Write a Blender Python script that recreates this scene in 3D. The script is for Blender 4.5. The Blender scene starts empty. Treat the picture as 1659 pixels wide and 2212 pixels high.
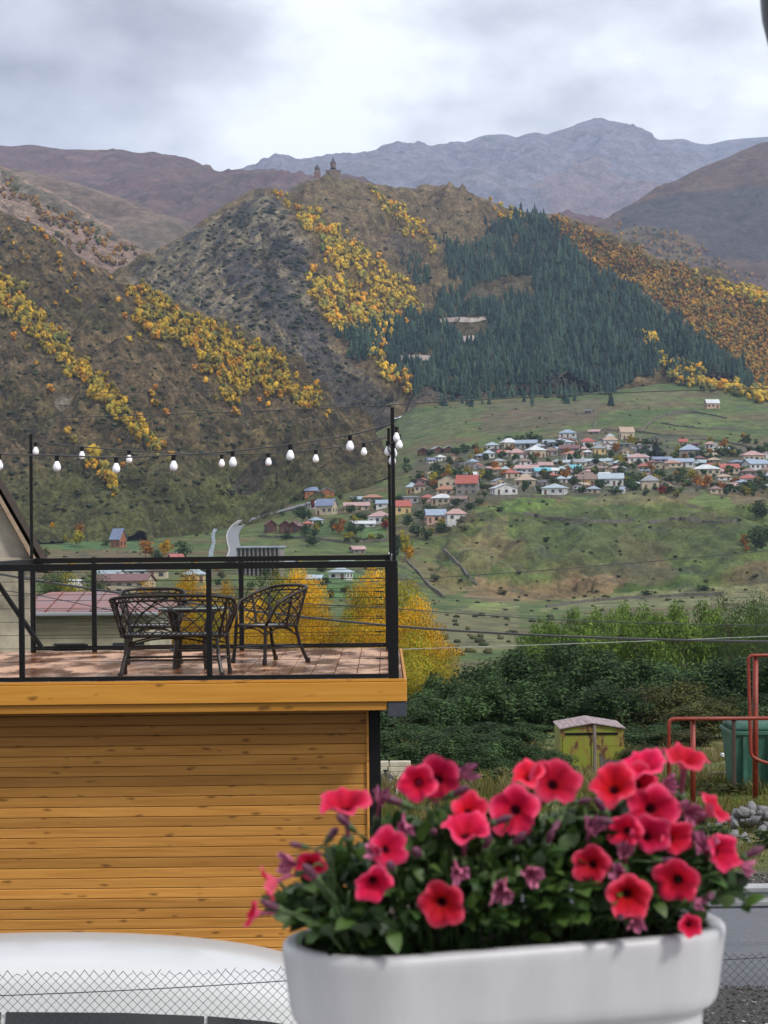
import bpy, math, random
import numpy as np
from mathutils import Vector, Matrix
from mathutils.bvhtree import BVHTree

# ------------------------------------------------------------------ camera, sky, sun, exposure
EYE = 4.25                       # eye height above the lane in front of the house
FD, CX, CY = 4350.0, 829.5, 1154.0   # focal length and principal point, in a 1659 x 2212 picture
ROLL = math.radians(0.6)
scene = bpy.context.scene
col = scene.collection

cam_d = bpy.data.cameras.new('camera')
cam = bpy.data.objects.new('camera', cam_d)
col.objects.link(cam)
scene.camera = cam
cam.location = (0, 0, EYE)
cam_d.sensor_fit = 'VERTICAL'
cam_d.sensor_height = 36.0
cam_d.lens = FD / 2212 * 36.0
cam_d.shift_x = 0.0
cam_d.shift_y = (CY - 1106.0) / 2212
cam.rotation_euler = (Matrix.Rotation(math.radians(90), 4, 'X') @ Matrix.Rotation(-ROLL, 4, 'Z')).to_euler()
cam_d.clip_start = 0.1
cam_d.clip_end = 60000
cam_d.dof.use_dof = True
cam_d.dof.focus_distance = 26.0
cam_d.dof.aperture_fstop = 12.0

SUN_EL, SUN_AZ = math.radians(44), math.radians(128)   # azimuth clockwise from +Y: behind the camera, to the right
world = bpy.data.worlds.new('World')
scene.world = world
world.use_nodes = True


def build_world():
    nt = world.node_tree
    nt.nodes.clear()
    N, L = nt.nodes.new, nt.links.new
    out = N('ShaderNodeOutputWorld')
    bg = N('ShaderNodeBackground')
    L(bg.outputs[0], out.inputs[0])
    sky = N('ShaderNodeTexSky')
    sky.sky_type = 'NISHITA'
    sky.sun_disc = False
    sky.sun_elevation = SUN_EL
    sky.sun_rotation = SUN_AZ
    sk = N('ShaderNodeMix'); sk.data_type = 'RGBA'; sk.blend_type = 'MULTIPLY'
    sk.inputs[0].default_value = 1.0
    L(sky.outputs[0], sk.inputs[6]); sk.inputs[7].default_value = (0.065, 0.065, 0.065, 1)
    tc = N('ShaderNodeTexCoord')
    mp = N('ShaderNodeMapping')
    mp.inputs['Scale'].default_value = (1.0, 1.0, 1.9)
    mp.inputs['Location'].default_value = (0.31, 0.12, 0.05)
    L(tc.outputs['Generated'], mp.inputs[0])
    n1 = N('ShaderNodeTexNoise')
    n1.inputs['Scale'].default_value = 6.5; n1.inputs['Detail'].default_value = 7
    n1.inputs['Roughness'].default_value = 0.5; n1.inputs['Distortion'].default_value = 0.25
    L(mp.outputs[0], n1.inputs['Vector'])
    n2 = N('ShaderNodeTexNoise')
    n2.inputs['Scale'].default_value = 17.0; n2.inputs['Detail'].default_value = 6
    n2.inputs['Roughness'].default_value = 0.55
    L(mp.outputs[0], n2.inputs['Vector'])
    # a rain cloud up to the left of the church
    dp = N('ShaderNodeVectorMath'); dp.operation = 'DOT_PRODUCT'
    L(tc.outputs['Generated'], dp.inputs[0])
    az, el = math.radians(-8.5), math.radians(14.3)
    dp.inputs[1].default_value = (math.sin(az) * math.cos(el), math.cos(az) * math.cos(el), math.sin(el))
    mr = N('ShaderNodeMapRange')
    mr.inputs['From Min'].default_value = 0.9945; mr.inputs['From Max'].default_value = 1.0
    mr.inputs['To Min'].default_value = 0.0; mr.inputs['To Max'].default_value = 0.38
    mr.interpolation_type = 'SMOOTHSTEP'
    L(dp.outputs['Value'], mr.inputs[0])
    a = N('ShaderNodeMath'); a.operation = 'MULTIPLY_ADD'
    L(n2.outputs[0], a.inputs[0]); a.inputs[1].default_value = 0.75
    L(n1.outputs[0], a.inputs[2])
    b = N('ShaderNodeMath'); b.operation = 'SUBTRACT'
    L(a.outputs[0], b.inputs[0]); L(mr.outputs[0], b.inputs[1])
    rp = N('ShaderNodeValToRGB')
    e = rp.color_ramp.elements
    e[0].position = 0.36; e[0].color = (0.20, 0.195, 0.215, 1)
    e[1].position = 1.0; e[1].color = (0.64, 0.65, 0.655, 1)
    k = e.new(0.70); k.color = (0.385, 0.39, 0.415, 1)
    k = e.new(0.86); k.color = (0.51, 0.522, 0.535, 1)
    L(b.outputs[0], rp.inputs[0])
    mx = N('ShaderNodeMix'); mx.data_type = 'RGBA'
    mx.inputs[0].default_value = 0.93
    L(sk.outputs[2], mx.inputs[6]); L(rp.outputs[0], mx.inputs[7])
    L(mx.outputs[2], bg.inputs[0])
    bg.inputs[1].default_value = 1.0


build_world()
sun_d = bpy.data.lights.new('sun', 'SUN')
sun_d.energy = 1.5
sun_d.angle = math.radians(10)
sun_d.color = (1.0, 0.95, 0.88)
sun = bpy.data.objects.new('sun', sun_d)
col.objects.link(sun)
sv = Vector((math.sin(SUN_AZ) * math.cos(SUN_EL), math.cos(SUN_AZ) * math.cos(SUN_EL), math.sin(SUN_EL)))
sun.rotation_euler = sv.to_track_quat('Z', 'Y').to_euler()
sun.location = (60, -80, 90)

vs = scene.view_settings
vs.view_transform = 'Standard'
vs.look = 'None'
vs.exposure = 0.97
vs.gamma = 1.0
vs.use_curve_mapping = False
scene.render.engine = 'CYCLES'
cy = scene.cycles
cy.use_denoising = True
cy.denoiser = 'OPENIMAGEDENOISE'
cy.max_bounces = 7
cy.diffuse_bounces = 3
cy.glossy_bounces = 3
cy.transmission_bounces = 5
cy.transparent_max_bounces = 8
cy.volume_bounces = 1
cy.caustics_reflective = False
cy.caustics_refractive = False

# ------------------------------------------------------------------ helpers
rng = np.random.default_rng(7)
random.seed(11)
CR, SR = math.cos(ROLL), math.sin(ROLL)


def P(px, py, d):
    """picture point at depth d (metres along the view axis) -> world"""
    u, v = px - CX, CY - py
    return Vector(((u * CR + v * SR) / FD * d, d, (v * CR - u * SR) / FD * d + EYE))


def Pn(px, py, d):
    u, v = px - CX, CY - py
    return np.stack([(u * CR + v * SR) / FD * d, d + 0 * u, (v * CR - u * SR) / FD * d + EYE], -1)


def ray(px, py):
    return (P(px, py, 1.0) - Vector((0, 0, EYE))).normalized()


def tag(o, label=None, cat=None, group=None, kind=None):
    if label: o['label'] = label
    if cat: o['category'] = cat
    if group: o['group'] = group
    if kind: o['kind'] = kind
    return o


def mesh(name, V, F, mat=None, smooth=False, cols=None):
    me = bpy.data.meshes.new(name)
    V = np.asarray(V, dtype=np.float32)
    if isinstance(F, np.ndarray) and F.ndim == 2:
        n, k = F.shape
        me.vertices.add(len(V)); me.vertices.foreach_set('co', V.ravel())
        me.loops.add(n * k); me.loops.foreach_set('vertex_index', F.astype(np.int32).ravel())
        me.polygons.add(n); me.polygons.foreach_set('loop_start', np.arange(0, n * k, k, dtype=np.int32))
        me.update(calc_edges=True)
    else:
        me.from_pydata([tuple(map(float, v)) for v in V], [], [tuple(int(i) for i in f) for f in F])
        me.update()
    if cols is not None:
        c = np.ones((len(V), 4), dtype=np.float32)
        c[:, :3] = cols
        at = me.color_attributes.new('col', 'FLOAT_COLOR', 'POINT')
        at.data.foreach_set('color', c.ravel())
    if smooth:
        me.polygons.foreach_set('use_smooth', np.ones(len(me.polygons), dtype=bool))
    if mat: me.materials.append(mat)
    return me


def link(name, me, parent=None, loc=None, rot=None, scale=None):
    o = bpy.data.objects.new(name, me)
    col.objects.link(o)
    if parent: o.parent = parent
    if loc is not None: o.location = loc
    if rot is not None: o.rotation_euler = rot
    if scale is not None: o.scale = scale
    return o


def mk(name, V, F, mat=None, parent=None, smooth=False, cols=None, loc=None, rot=None):
    return link(name, mesh(name, V, F, mat, smooth, cols), parent, loc, rot)


def empty(name, loc=(0, 0, 0), rz=0.0):
    o = bpy.data.objects.new(name, None)
    col.objects.link(o)
    o.location = loc; o.rotation_euler = (0, 0, rz); o.empty_display_size = 0.3
    return o


class MB:
    """collects shapes into one mesh"""
    def __init__(s): s.V, s.F, s.n = [], [], 0

    def add(s, V, F):
        V = np.asarray(V, float)
        s.V.append(V)
        s.F += [tuple(i + s.n for i in f) for f in F]
        s.n += len(V)
        return s

    def box(s, a, b, bev=0.0):
        (x0, y0, z0), (x1, y1, z1) = a, b
        if bev <= 0:
            V = [(x0, y0, z0), (x1, y0, z0), (x1, y1, z0), (x0, y1, z0), (x0, y0, z1), (x1, y0, z1), (x1, y1, z1), (x0, y1, z1)]
            F = [(3, 2, 1, 0), (4, 5, 6, 7), (0, 1, 5, 4), (1, 2, 6, 5), (2, 3, 7, 6), (3, 0, 4, 7)]
            return s.add(V, F)
        V, F = [], []
        rings = [(z0, bev), (z0 + bev, 0), (z1 - bev, 0), (z1, bev)]
        for z, i in rings:
            c = bev
            xa, xb, ya, yb = x0 + i, x1 - i, y0 + i, y1 - i
            V += [(xa + c, ya, z), (xb - c, ya, z), (xb, ya + c, z), (xb, yb - c, z), (xb - c, yb, z), (xa + c, yb, z), (xa, yb - c, z), (xa, ya + c, z)]
        for r in range(3):
            for k in range(8):
                F.append((r * 8 + k, r * 8 + (k + 1) % 8, r * 8 + 8 + (k + 1) % 8, r * 8 + 8 + k))
        F.append(tuple(range(7, -1, -1))); F.append(tuple(range(24, 32)))
        return s.add(V, F)

    def tube(s, pts, r, n=6, cap=True):
        V, F = tube_vf(pts, r, n, cap)
        return s.add(V, F)

    def lathe(s, prof, n=16, c=(0, 0, 0)):
        V, F = [], []
        m = len(prof)
        for r, z in prof:
            for k in range(n):
                a = 2 * math.pi * k / n
                V.append((c[0] + r * math.cos(a), c[1] + r * math.sin(a), c[2] + z))
        for j in range(m - 1):
            for k in range(n):
                F.append((j * n + k, j * n + (k + 1) % n, (j + 1) * n + (k + 1) % n, (j + 1) * n + k))
        F.append(tuple(range(n - 1, -1, -1))); F.append(tuple(range((m - 1) * n, m * n)))
        return s.add(V, F)

    def build(s, name, mat, parent=None, smooth=False, **k):
        return mk(name, np.concatenate(s.V), s.F, mat, parent, smooth, **k)

    def me(s, name, mat, smooth=False):
        return mesh(name, np.concatenate(s.V), s.F, mat, smooth)


def tube_vf(pts, r, n=6, cap=True):
    pts = [Vector(p) for p in pts]
    m = len(pts)
    rs = r if isinstance(r, (list, tuple, np.ndarray)) else [r] * m
    V, F = [], []
    up = None
    for i in range(m):
        t = (pts[min(i + 1, m - 1)] - pts[max(i - 1, 0)])
        t = t.normalized() if t.length > 1e-9 else Vector((0, 0, 1))
        if up is None:
            up = Vector((0, 0, 1)) if abs(t.z) < 0.9 else Vector((1, 0, 0))
        a = t.cross(up)
        if a.length < 1e-6:
            a = t.cross(Vector((1, 0.3, 0.1)))
        a.normalize()
        b = a.cross(t).normalized()
        up = b
        for k in range(n):
            q = 2 * math.pi * (k + 0.5) / n
            V.append(tuple(pts[i] + (a * math.cos(q) + b * math.sin(q)) * rs[i]))
    for i in range(m - 1):
        for k in range(n):
            F.append((i * n + k, i * n + (k + 1) % n, (i + 1) * n + (k + 1) % n, (i + 1) * n + k))
    if cap:
        F.append(tuple(range(n - 1, -1, -1))); F.append(tuple(range((m - 1) * n, m * n)))
    return V, F


def spline(pts, n=8):
    """Catmull-Rom through pts"""
    p = [Vector(q) for q in pts]
    p = [p[0] * 2 - p[1]] + p + [p[-1] * 2 - p[-2]]
    out = []
    for i in range(1, len(p) - 2):
        for k in range(n):
            t = k / n
            out.append(0.5 * ((2 * p[i]) + (p[i + 1] - p[i - 1]) * t + (2 * p[i - 1] - 5 * p[i] + 4 * p[i + 1] - p[i + 2]) * t * t
                              + (3 * p[i] - p[i - 1] - 3 * p[i + 1] + p[i + 2]) * t ** 3))
    out.append(p[-2])
    return out


# numpy gradient noise
_perm = np.random.default_rng(3).permutation(256)
_perm = np.concatenate([_perm, _perm])
_ga = np.random.default_rng(4).uniform(0, 2 * np.pi, 256)
_gx, _gy = np.cos(_ga), np.sin(_ga)


def pnoise(x, y):
    xi, yi = np.floor(x).astype(int), np.floor(y).astype(int)
    xf, yf = x - xi, y - yi
    xi &= 255; yi &= 255
    u = xf * xf * xf * (xf * (xf * 6 - 15) + 10)
    v = yf * yf * yf * (yf * (yf * 6 - 15) + 10)

    def g(ix, iy, fx, fy):
        h = _perm[_perm[ix & 255] + (iy & 255)]
        return _gx[h] * fx + _gy[h] * fy
    a = g(xi, yi, xf, yf); b = g(xi + 1, yi, xf - 1, yf)
    c = g(xi, yi + 1, xf, yf - 1); d = g(xi + 1, yi + 1, xf - 1, yf - 1)
    return ((a + u * (b - a)) * (1 - v) + (c + u * (d - c)) * v) * 1.5


def fbm(x, y, o=4, gain=0.5):
    s, a, f = 0, 1.0, 1.0
    for i in range(o):
        s = s + a * pnoise(x * f + 17.3 * i, y * f - 9.1 * i)
        a *= gain; f *= 2.03
    return s


def ridged(x, y, o=4, gain=0.55):
    s, a, f = 0, 1.0, 1.0
    for i in range(o):
        s = s + a * (1 - 2 * np.abs(pnoise(x * f + 31.7 * i, y * f + 5.3 * i)))
        a *= gain; f *= 2.1
    return s


def sstep(a, b, x):
    t = np.clip((x - a) / (b - a), 0, 1)
    return t * t * (3 - 2 * t)


def inpoly(px, py, poly):
    px, py = np.asarray(px, float), np.asarray(py, float)
    r = np.zeros(px.shape, bool)
    n = len(poly)
    for i in range(n):
        x0, y0 = poly[i]; x1, y1 = poly[(i + 1) % n]
        c = ((y0 > py) != (y1 > py)) & (px < (x1 - x0) * (py - y0) / (y1 - y0 + 1e-12) + x0)
        r ^= c
    return r


# ------------------------------------------------------------------ materials
def newmat(name):
    m = bpy.data.materials.new(name)
    m.use_nodes = True
    nt = m.node_tree
    b = nt.nodes['Principled BSDF']
    return m, nt, b, nt.nodes.new, nt.links.new


def mat_plain(name, c, rough=0.6, var=0.25, scale=8.0, bump=0.15, metal=0.0, spec=0.5, stretch=(1, 1, 1), bdist=0.01, c2=None, rvar=0.0, spatial='Object'):
    """base colour broken by noise, with fine relief"""
    m, nt, b, N, L = newmat(name)
    tc = N('ShaderNodeTexCoord'); mp = N('ShaderNodeMapping'); mp.inputs['Scale'].default_value = stretch
    oi = N('ShaderNodeObjectInfo')
    ad = N('ShaderNodeVectorMath'); ad.operation = 'MULTIPLY_ADD'
    ad.inputs[1].default_value = (37.0, 19.0, 53.0)
    cmb = N('ShaderNodeCombineXYZ')
    for i in range(3): L(oi.outputs['Random'], cmb.inputs[i])
    L(cmb.outputs[0], ad.inputs[0]); L(tc.outputs[spatial], ad.inputs[2])
    L(ad.outputs[0], mp.inputs[0])
    n = N('ShaderNodeTexNoise'); n.inputs['Scale'].default_value = scale; n.inputs['Detail'].default_value = 7; n.inputs['Roughness'].default_value = 0.62
    L(mp.outputs[0], n.inputs['Vector'])
    r = N('ShaderNodeValToRGB')
    lo = [max(0, x * (1 - var)) for x in c]; hi = [min(1, x * (1 + var)) for x in (c2 or c)]
    r.color_ramp.elements[0].position = 0.3; r.color_ramp.elements[0].color = (*lo, 1)
    r.color_ramp.elements[1].position = 0.7; r.color_ramp.elements[1].color = (*hi, 1)
    L(n.outputs[0], r.inputs[0]); L(r.outputs[0], b.inputs['Base Color'])
    b.inputs['Roughness'].default_value = rough
    if rvar:
        q = N('ShaderNodeMapRange'); q.inputs['From Min'].default_value = 0.35; q.inputs['From Max'].default_value = 0.65
        q.inputs['To Min'].default_value = rough - rvar; q.inputs['To Max'].default_value = rough + rvar
        L(n.outputs[0], q.inputs[0]); L(q.outputs[0], b.inputs['Roughness'])
    b.inputs['Metallic'].default_value = metal
    b.inputs['Specular IOR Level'].default_value = spec
    if bump:
        n3 = N('ShaderNodeTexNoise'); n3.inputs['Scale'].default_value = scale * 4; n3.inputs['Detail'].default_value = 5
        L(mp.outputs[0], n3.inputs['Vector'])
        bp = N('ShaderNodeBump'); bp.inputs['Strength'].default_value = bump; bp.inputs['Distance'].default_value = bdist
        L(n3.outputs[0], bp.inputs['Height']); L(bp.outputs[0], b.inputs['Normal'])
    return m


def mat_attr(name, rough=0.8, scale=0.05, var=0.3, bump=0.5, bdist=3.0, spec=0.2, detail=8, fine=None):
    """terrain: colour attribute of the surface, broken by procedural noise"""
    m, nt, b, N, L = newmat(name)
    at = N('ShaderNodeAttribute'); at.attribute_name = 'col'
    tc = N('ShaderNodeTexCoord')
    n = N('ShaderNodeTexNoise'); n.inputs['Scale'].default_value = scale; n.inputs['Detail'].default_value = detail; n.inputs['Roughness'].default_value = 0.68
    L(tc.outputs['Object'], n.inputs['Vector'])
    r = N('ShaderNodeMapRange'); r.inputs['From Min'].default_value = 0.36; r.inputs['From Max'].default_value = 0.64
    r.inputs['To Min'].default_value = 1 - var; r.inputs['To Max'].default_value = 1 + var
    L(n.outputs[0], r.inputs[0])
    n4 = N('ShaderNodeTexNoise'); n4.inputs['Scale'].default_value = scale * 5.3; n4.inputs['Detail'].default_value = 6; n4.inputs['Roughness'].default_value = 0.7
    L(tc.outputs['Object'], n4.inputs['Vector'])
    r4 = N('ShaderNodeMapRange'); r4.inputs['From Min'].default_value = 0.38; r4.inputs['From Max'].default_value = 0.62
    r4.inputs['To Min'].default_value = 1 - var * .8; r4.inputs['To Max'].default_value = 1 + var * .7
    L(n4.outputs[0], r4.inputs[0])
    pr = N('ShaderNodeMath'); pr.operation = 'MULTIPLY'; L(r.outputs[0], pr.inputs[0]); L(r4.outputs[0], pr.inputs[1])
    mx = N('ShaderNodeVectorMath'); mx.operation = 'SCALE'
    L(at.outputs['Color'], mx.inputs[0]); L(pr.outputs[0], mx.inputs['Scale'])
    L(mx.outputs[0], b.inputs['Base Color'])
    b.inputs['Roughness'].default_value = rough
    b.inputs['Specular IOR Level'].default_value = spec
    if bump:
        n2 = N('ShaderNodeTexNoise'); n2.inputs['Scale'].default_value = fine or scale * 1.7; n2.inputs['Detail'].default_value = detail; n2.inputs['Roughness'].default_value = 0.7
        L(tc.outputs['Object'], n2.inputs['Vector'])
        bp = N('ShaderNodeBump'); bp.inputs['Strength'].default_value = bump; bp.inputs['Distance'].default_value = bdist
        L(n2.outputs[0], bp.inputs['Height']); L(bp.outputs[0], b.inputs['Normal'])
    return m


def mat_leaf(name, rough=0.55, trans=0.3, tint=None, spec=0.35):
    """leaves: colour attribute times the object's own small random tint, some light shining through"""
    m, nt, b, N, L = newmat(name)
    at = N('ShaderNodeAttribute'); at.attribute_name = 'col'
    oi = N('ShaderNodeObjectInfo')
    r = N('ShaderNodeMapRange'); r.inputs['To Min'].default_value = 0.8; r.inputs['To Max'].default_value = 1.22
    L(oi.outputs['Random'], r.inputs[0])
    mx = N('ShaderNodeVectorMath'); mx.operation = 'SCALE'
    L(at.outputs['Color'], mx.inputs[0]); L(r.outputs[0], mx.inputs['Scale'])
    L(mx.outputs[0], b.inputs['Base Color'])
    b.inputs['Roughness'].default_value = rough
    b.inputs['Specular IOR Level'].default_value = spec
    if trans:
        t = N('ShaderNodeBsdfTranslucent'); L(mx.outputs[0], t.inputs[0])
        ms = N('ShaderNodeMixShader'); ms.inputs[0].default_value = trans
        L(b.outputs[0], ms.inputs[1]); L(t.outputs[0], ms.inputs[2])
        L(ms.outputs[0], nt.nodes['Material Output'].inputs[0])
    return m

# ------------------------------------------------------------------ terrain
def rowinterp(row, xs, sm=9):
    r = np.array(row, float)
    py = np.interp(xs, r[:, 0], r[:, 1]); d = np.interp(xs, r[:, 0], r[:, 2])
    if sm > 1:
        k = np.hanning(sm + 2)[1:-1]; k /= k.sum()
        pad = sm // 2
        py = np.convolve(np.pad(py, pad, 'edge'), k, 'valid'); d = np.convolve(np.pad(d, pad, 'edge'), k, 'valid')
    return py, d


BVH = {}
PROJ = {}


def proj(V):
    """world -> picture coordinates"""
    d = V[:, 1]
    a, b = V[:, 0] / d * FD, (V[:, 2] - EYE) / d * FD
    u = a * CR - b * SR; v = a * SR + b * CR
    return u + CX, CY - v


def sc(rows, k):
    return [[(a, b, d * k) for a, b, d in r] for r in rows]


def sheet(name, rows, colfn, mat, ncol=300, nrow=120, amp=8.0, wl=90.0, skew=0.0, fine=0.3, sm=9, x0=-420, x1=2080,
          back=(350, 160), weights=None, crestfix=0.25, ampfn=None, gstretch=0.33, backflat=False):
    xs = np.linspace(x0, x1, ncol)
    R = []
    for row in rows:
        py, d = rowinterp(row, xs, sm)
        R.append(Pn(xs, py, d))
    R = np.array(R)                                   # K,ncol,3
    K = len(R)
    w = weights or [1] * (K - 1)
    cnt = [max(3, int(round(nrow * q / sum(w)))) for q in w]
    G, T = [], []
    for k in range(K - 1):
        for j in range(cnt[k]):
            t = j / cnt[k]
            G.append(R[k] * (1 - t) + R[k + 1] * t); T.append((k + t) / (K - 1))
    G.append(R[-1]); T.append(1.0)
    G = np.array(G); T = np.array(T)
    sidx = 6
    for _ in range(sidx):                             # round the breaks of slope, keep both ends
        G[1:-1] = (G[:-2] + 2 * G[1:-1] + G[2:]) / 4
    ds = np.linalg.norm(np.diff(G, axis=0), axis=2)
    arc = np.concatenate([np.zeros((1, ncol)), np.cumsum(ds, 0)], 0)
    du, dv = np.gradient(G, axis=1), np.gradient(G, axis=0)
    nrm = np.cross(du, dv); nrm /= np.linalg.norm(nrm, axis=2, keepdims=True) + 1e-9
    X = G[..., 0] + skew * arc
    seed = sum(map(ord, name)) % 97
    wx = fbm(X / (wl * 2.5) + seed, arc / (wl * 2.5), 2) * 0.5
    gul = ridged(X / wl + wx + seed, arc / wl * gstretch + wx, 4)
    det = fbm(X / (wl * fine) + 9, arc / (wl * fine), 5, 0.6)
    dis = gul * 0.8 + det * 0.45
    m = np.ones_like(T)
    m = np.where(T > 0.9, crestfix + (1 - crestfix) * (1 - (T - 0.9) / 0.1), m)[:, None] * np.ones(ncol)[None]
    if ampfn is not None:
        a_, b_ = proj(G.reshape(-1, 3))
        m = m * ampfn(a_.reshape(m.shape), b_.reshape(m.shape))
    G = G + nrm * (dis * amp * m)[..., None]
    if back is not None:                              # the far side of the crest
        B1 = G[-1] + np.array([0, back[0] * 0.35, -back[1] * 0.2]); B2 = G[-1] + np.array([0, back[0], -back[1]])
        B1[:, 2] = np.maximum(B1[:, 2], np.minimum(G[-1][:, 2], -22)); B2[:, 2] = np.maximum(B2[:, 2], np.minimum(G[-1][:, 2], -24))
        G = np.concatenate([G, B1[None], B2[None]], 0)
        dis = np.concatenate([dis, dis[-1:], dis[-1:]], 0)
    nr = len(G)
    V = G.reshape(-1, 3)
    i = np.arange(nr - 1)[:, None] * ncol + np.arange(ncol - 1)[None]
    F = np.stack([i, i + 1, i + 1 + ncol, i + ncol], -1).reshape(-1, 4)
    du, dv = np.gradient(G, axis=1), np.gradient(G, axis=0)
    nrm = np.cross(du, dv); nrm /= np.linalg.norm(nrm, axis=2, keepdims=True) + 1e-9
    px, py = proj(V)
    C = colfn(px, py, V, nrm[..., 2].ravel(), dis.ravel())
    o = mk(name, V, F, mat, smooth=True, cols=np.clip(C, 0.005, 0.9))
    tag(o, kind='structure')
    BVH[name] = BVHTree.FromPolygons(V.tolist(), F.tolist())
    return o


def hit(px, py, names=None):
    o = Vector((0, 0, EYE)); dr = ray(px, py)
    best = None
    for n in (names or BVH):
        h = BVH[n].ray_cast(o, dr, 20000)
        if h[0] is not None and (best is None or h[3] < best[1]):
            best = (h[0], h[3], n)
    return best


def mixc(c, a, m):
    return c * (1 - m[:, None]) + np.array(a)[None] * m[:, None]


def nz(V, s, o=4, k=0.0):
    return fbm(V[:, 0] / s + k, (V[:, 1] + V[:, 2] * 1.3) / s - k, o)


M_terrain = mat_attr('hillside_ground', scale=0.09, var=0.62, bump=1.0, bdist=9.0, fine=0.12, detail=10)
M_far = mat_attr('far_mountain_ground', scale=0.014, var=0.3, bump=1.0, bdist=30.0, fine=0.02, detail=10)
M_valley = mat_attr('valley_grass', scale=0.13, var=0.4, bump=0.6, bdist=1.2)
M_near = mat_attr('near_earth', scale=1.4, var=0.4, bump=0.7, bdist=0.08)


# near plot, road bench and slope down towards the valley: one height function
def near_z(x, y):
    z = np.where(y < 27, 0.0, -2.75 * sstep(27, 62, y) - 2.9 * sstep(58, 108, y) - 2.6 * sstep(104, 150, y))
    return z + 0.12 * fbm(x / 4.0, y / 4.0, 3) * sstep(24, 34, y)


def near_ground():
    xs = np.concatenate([np.linspace(-75, -14, 34), np.linspace(-13.6, 16, 170), np.linspace(17, 75, 34)])
    ys = np.concatenate([np.linspace(-40, 8, 14), np.linspace(9, 75, 220), np.linspace(76, 150, 40)])
    X, Y = np.meshgrid(xs, ys)
    Z = near_z(X, Y)
    V = np.stack([X, Y, Z], -1).reshape(-1, 3)
    nc = len(xs)
    i = np.arange(len(ys) - 1)[:, None] * nc + np.arange(nc - 1)[None]
    F = np.stack([i, i + 1, i + 1 + nc, i + nc], -1).reshape(-1, 4)
    C = np.tile(np.array([0.075, 0.068, 0.062]), (len(V), 1))
    n = nz(V, 2.0, 4)
    g = sstep(24.6, 25.4, V[:, 1] + 0.5 * n)
    C = mixc(C, (0.10, 0.115, 0.035), g * 0.9)
    C = mixc(C, (0.17, 0.145, 0.07), g * sstep(0.1, 0.5, nz(V, 3.1, 3, 5)))
    o = mk('ground', V, F, M_near, smooth=True, cols=C)
    tag(o, kind='structure')
    BVH['ground'] = BVHTree.FromPolygons(V.tolist(), F.tolist())


near_ground()

# ---- valley floor, village terrace and meadow
W = (-420, 2080)


def ext(row):
    return [(W[0] - 10, row[0][1], row[0][2])] + list(row) + [(W[1] + 10, row[-1][1], row[-1][2])]


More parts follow.
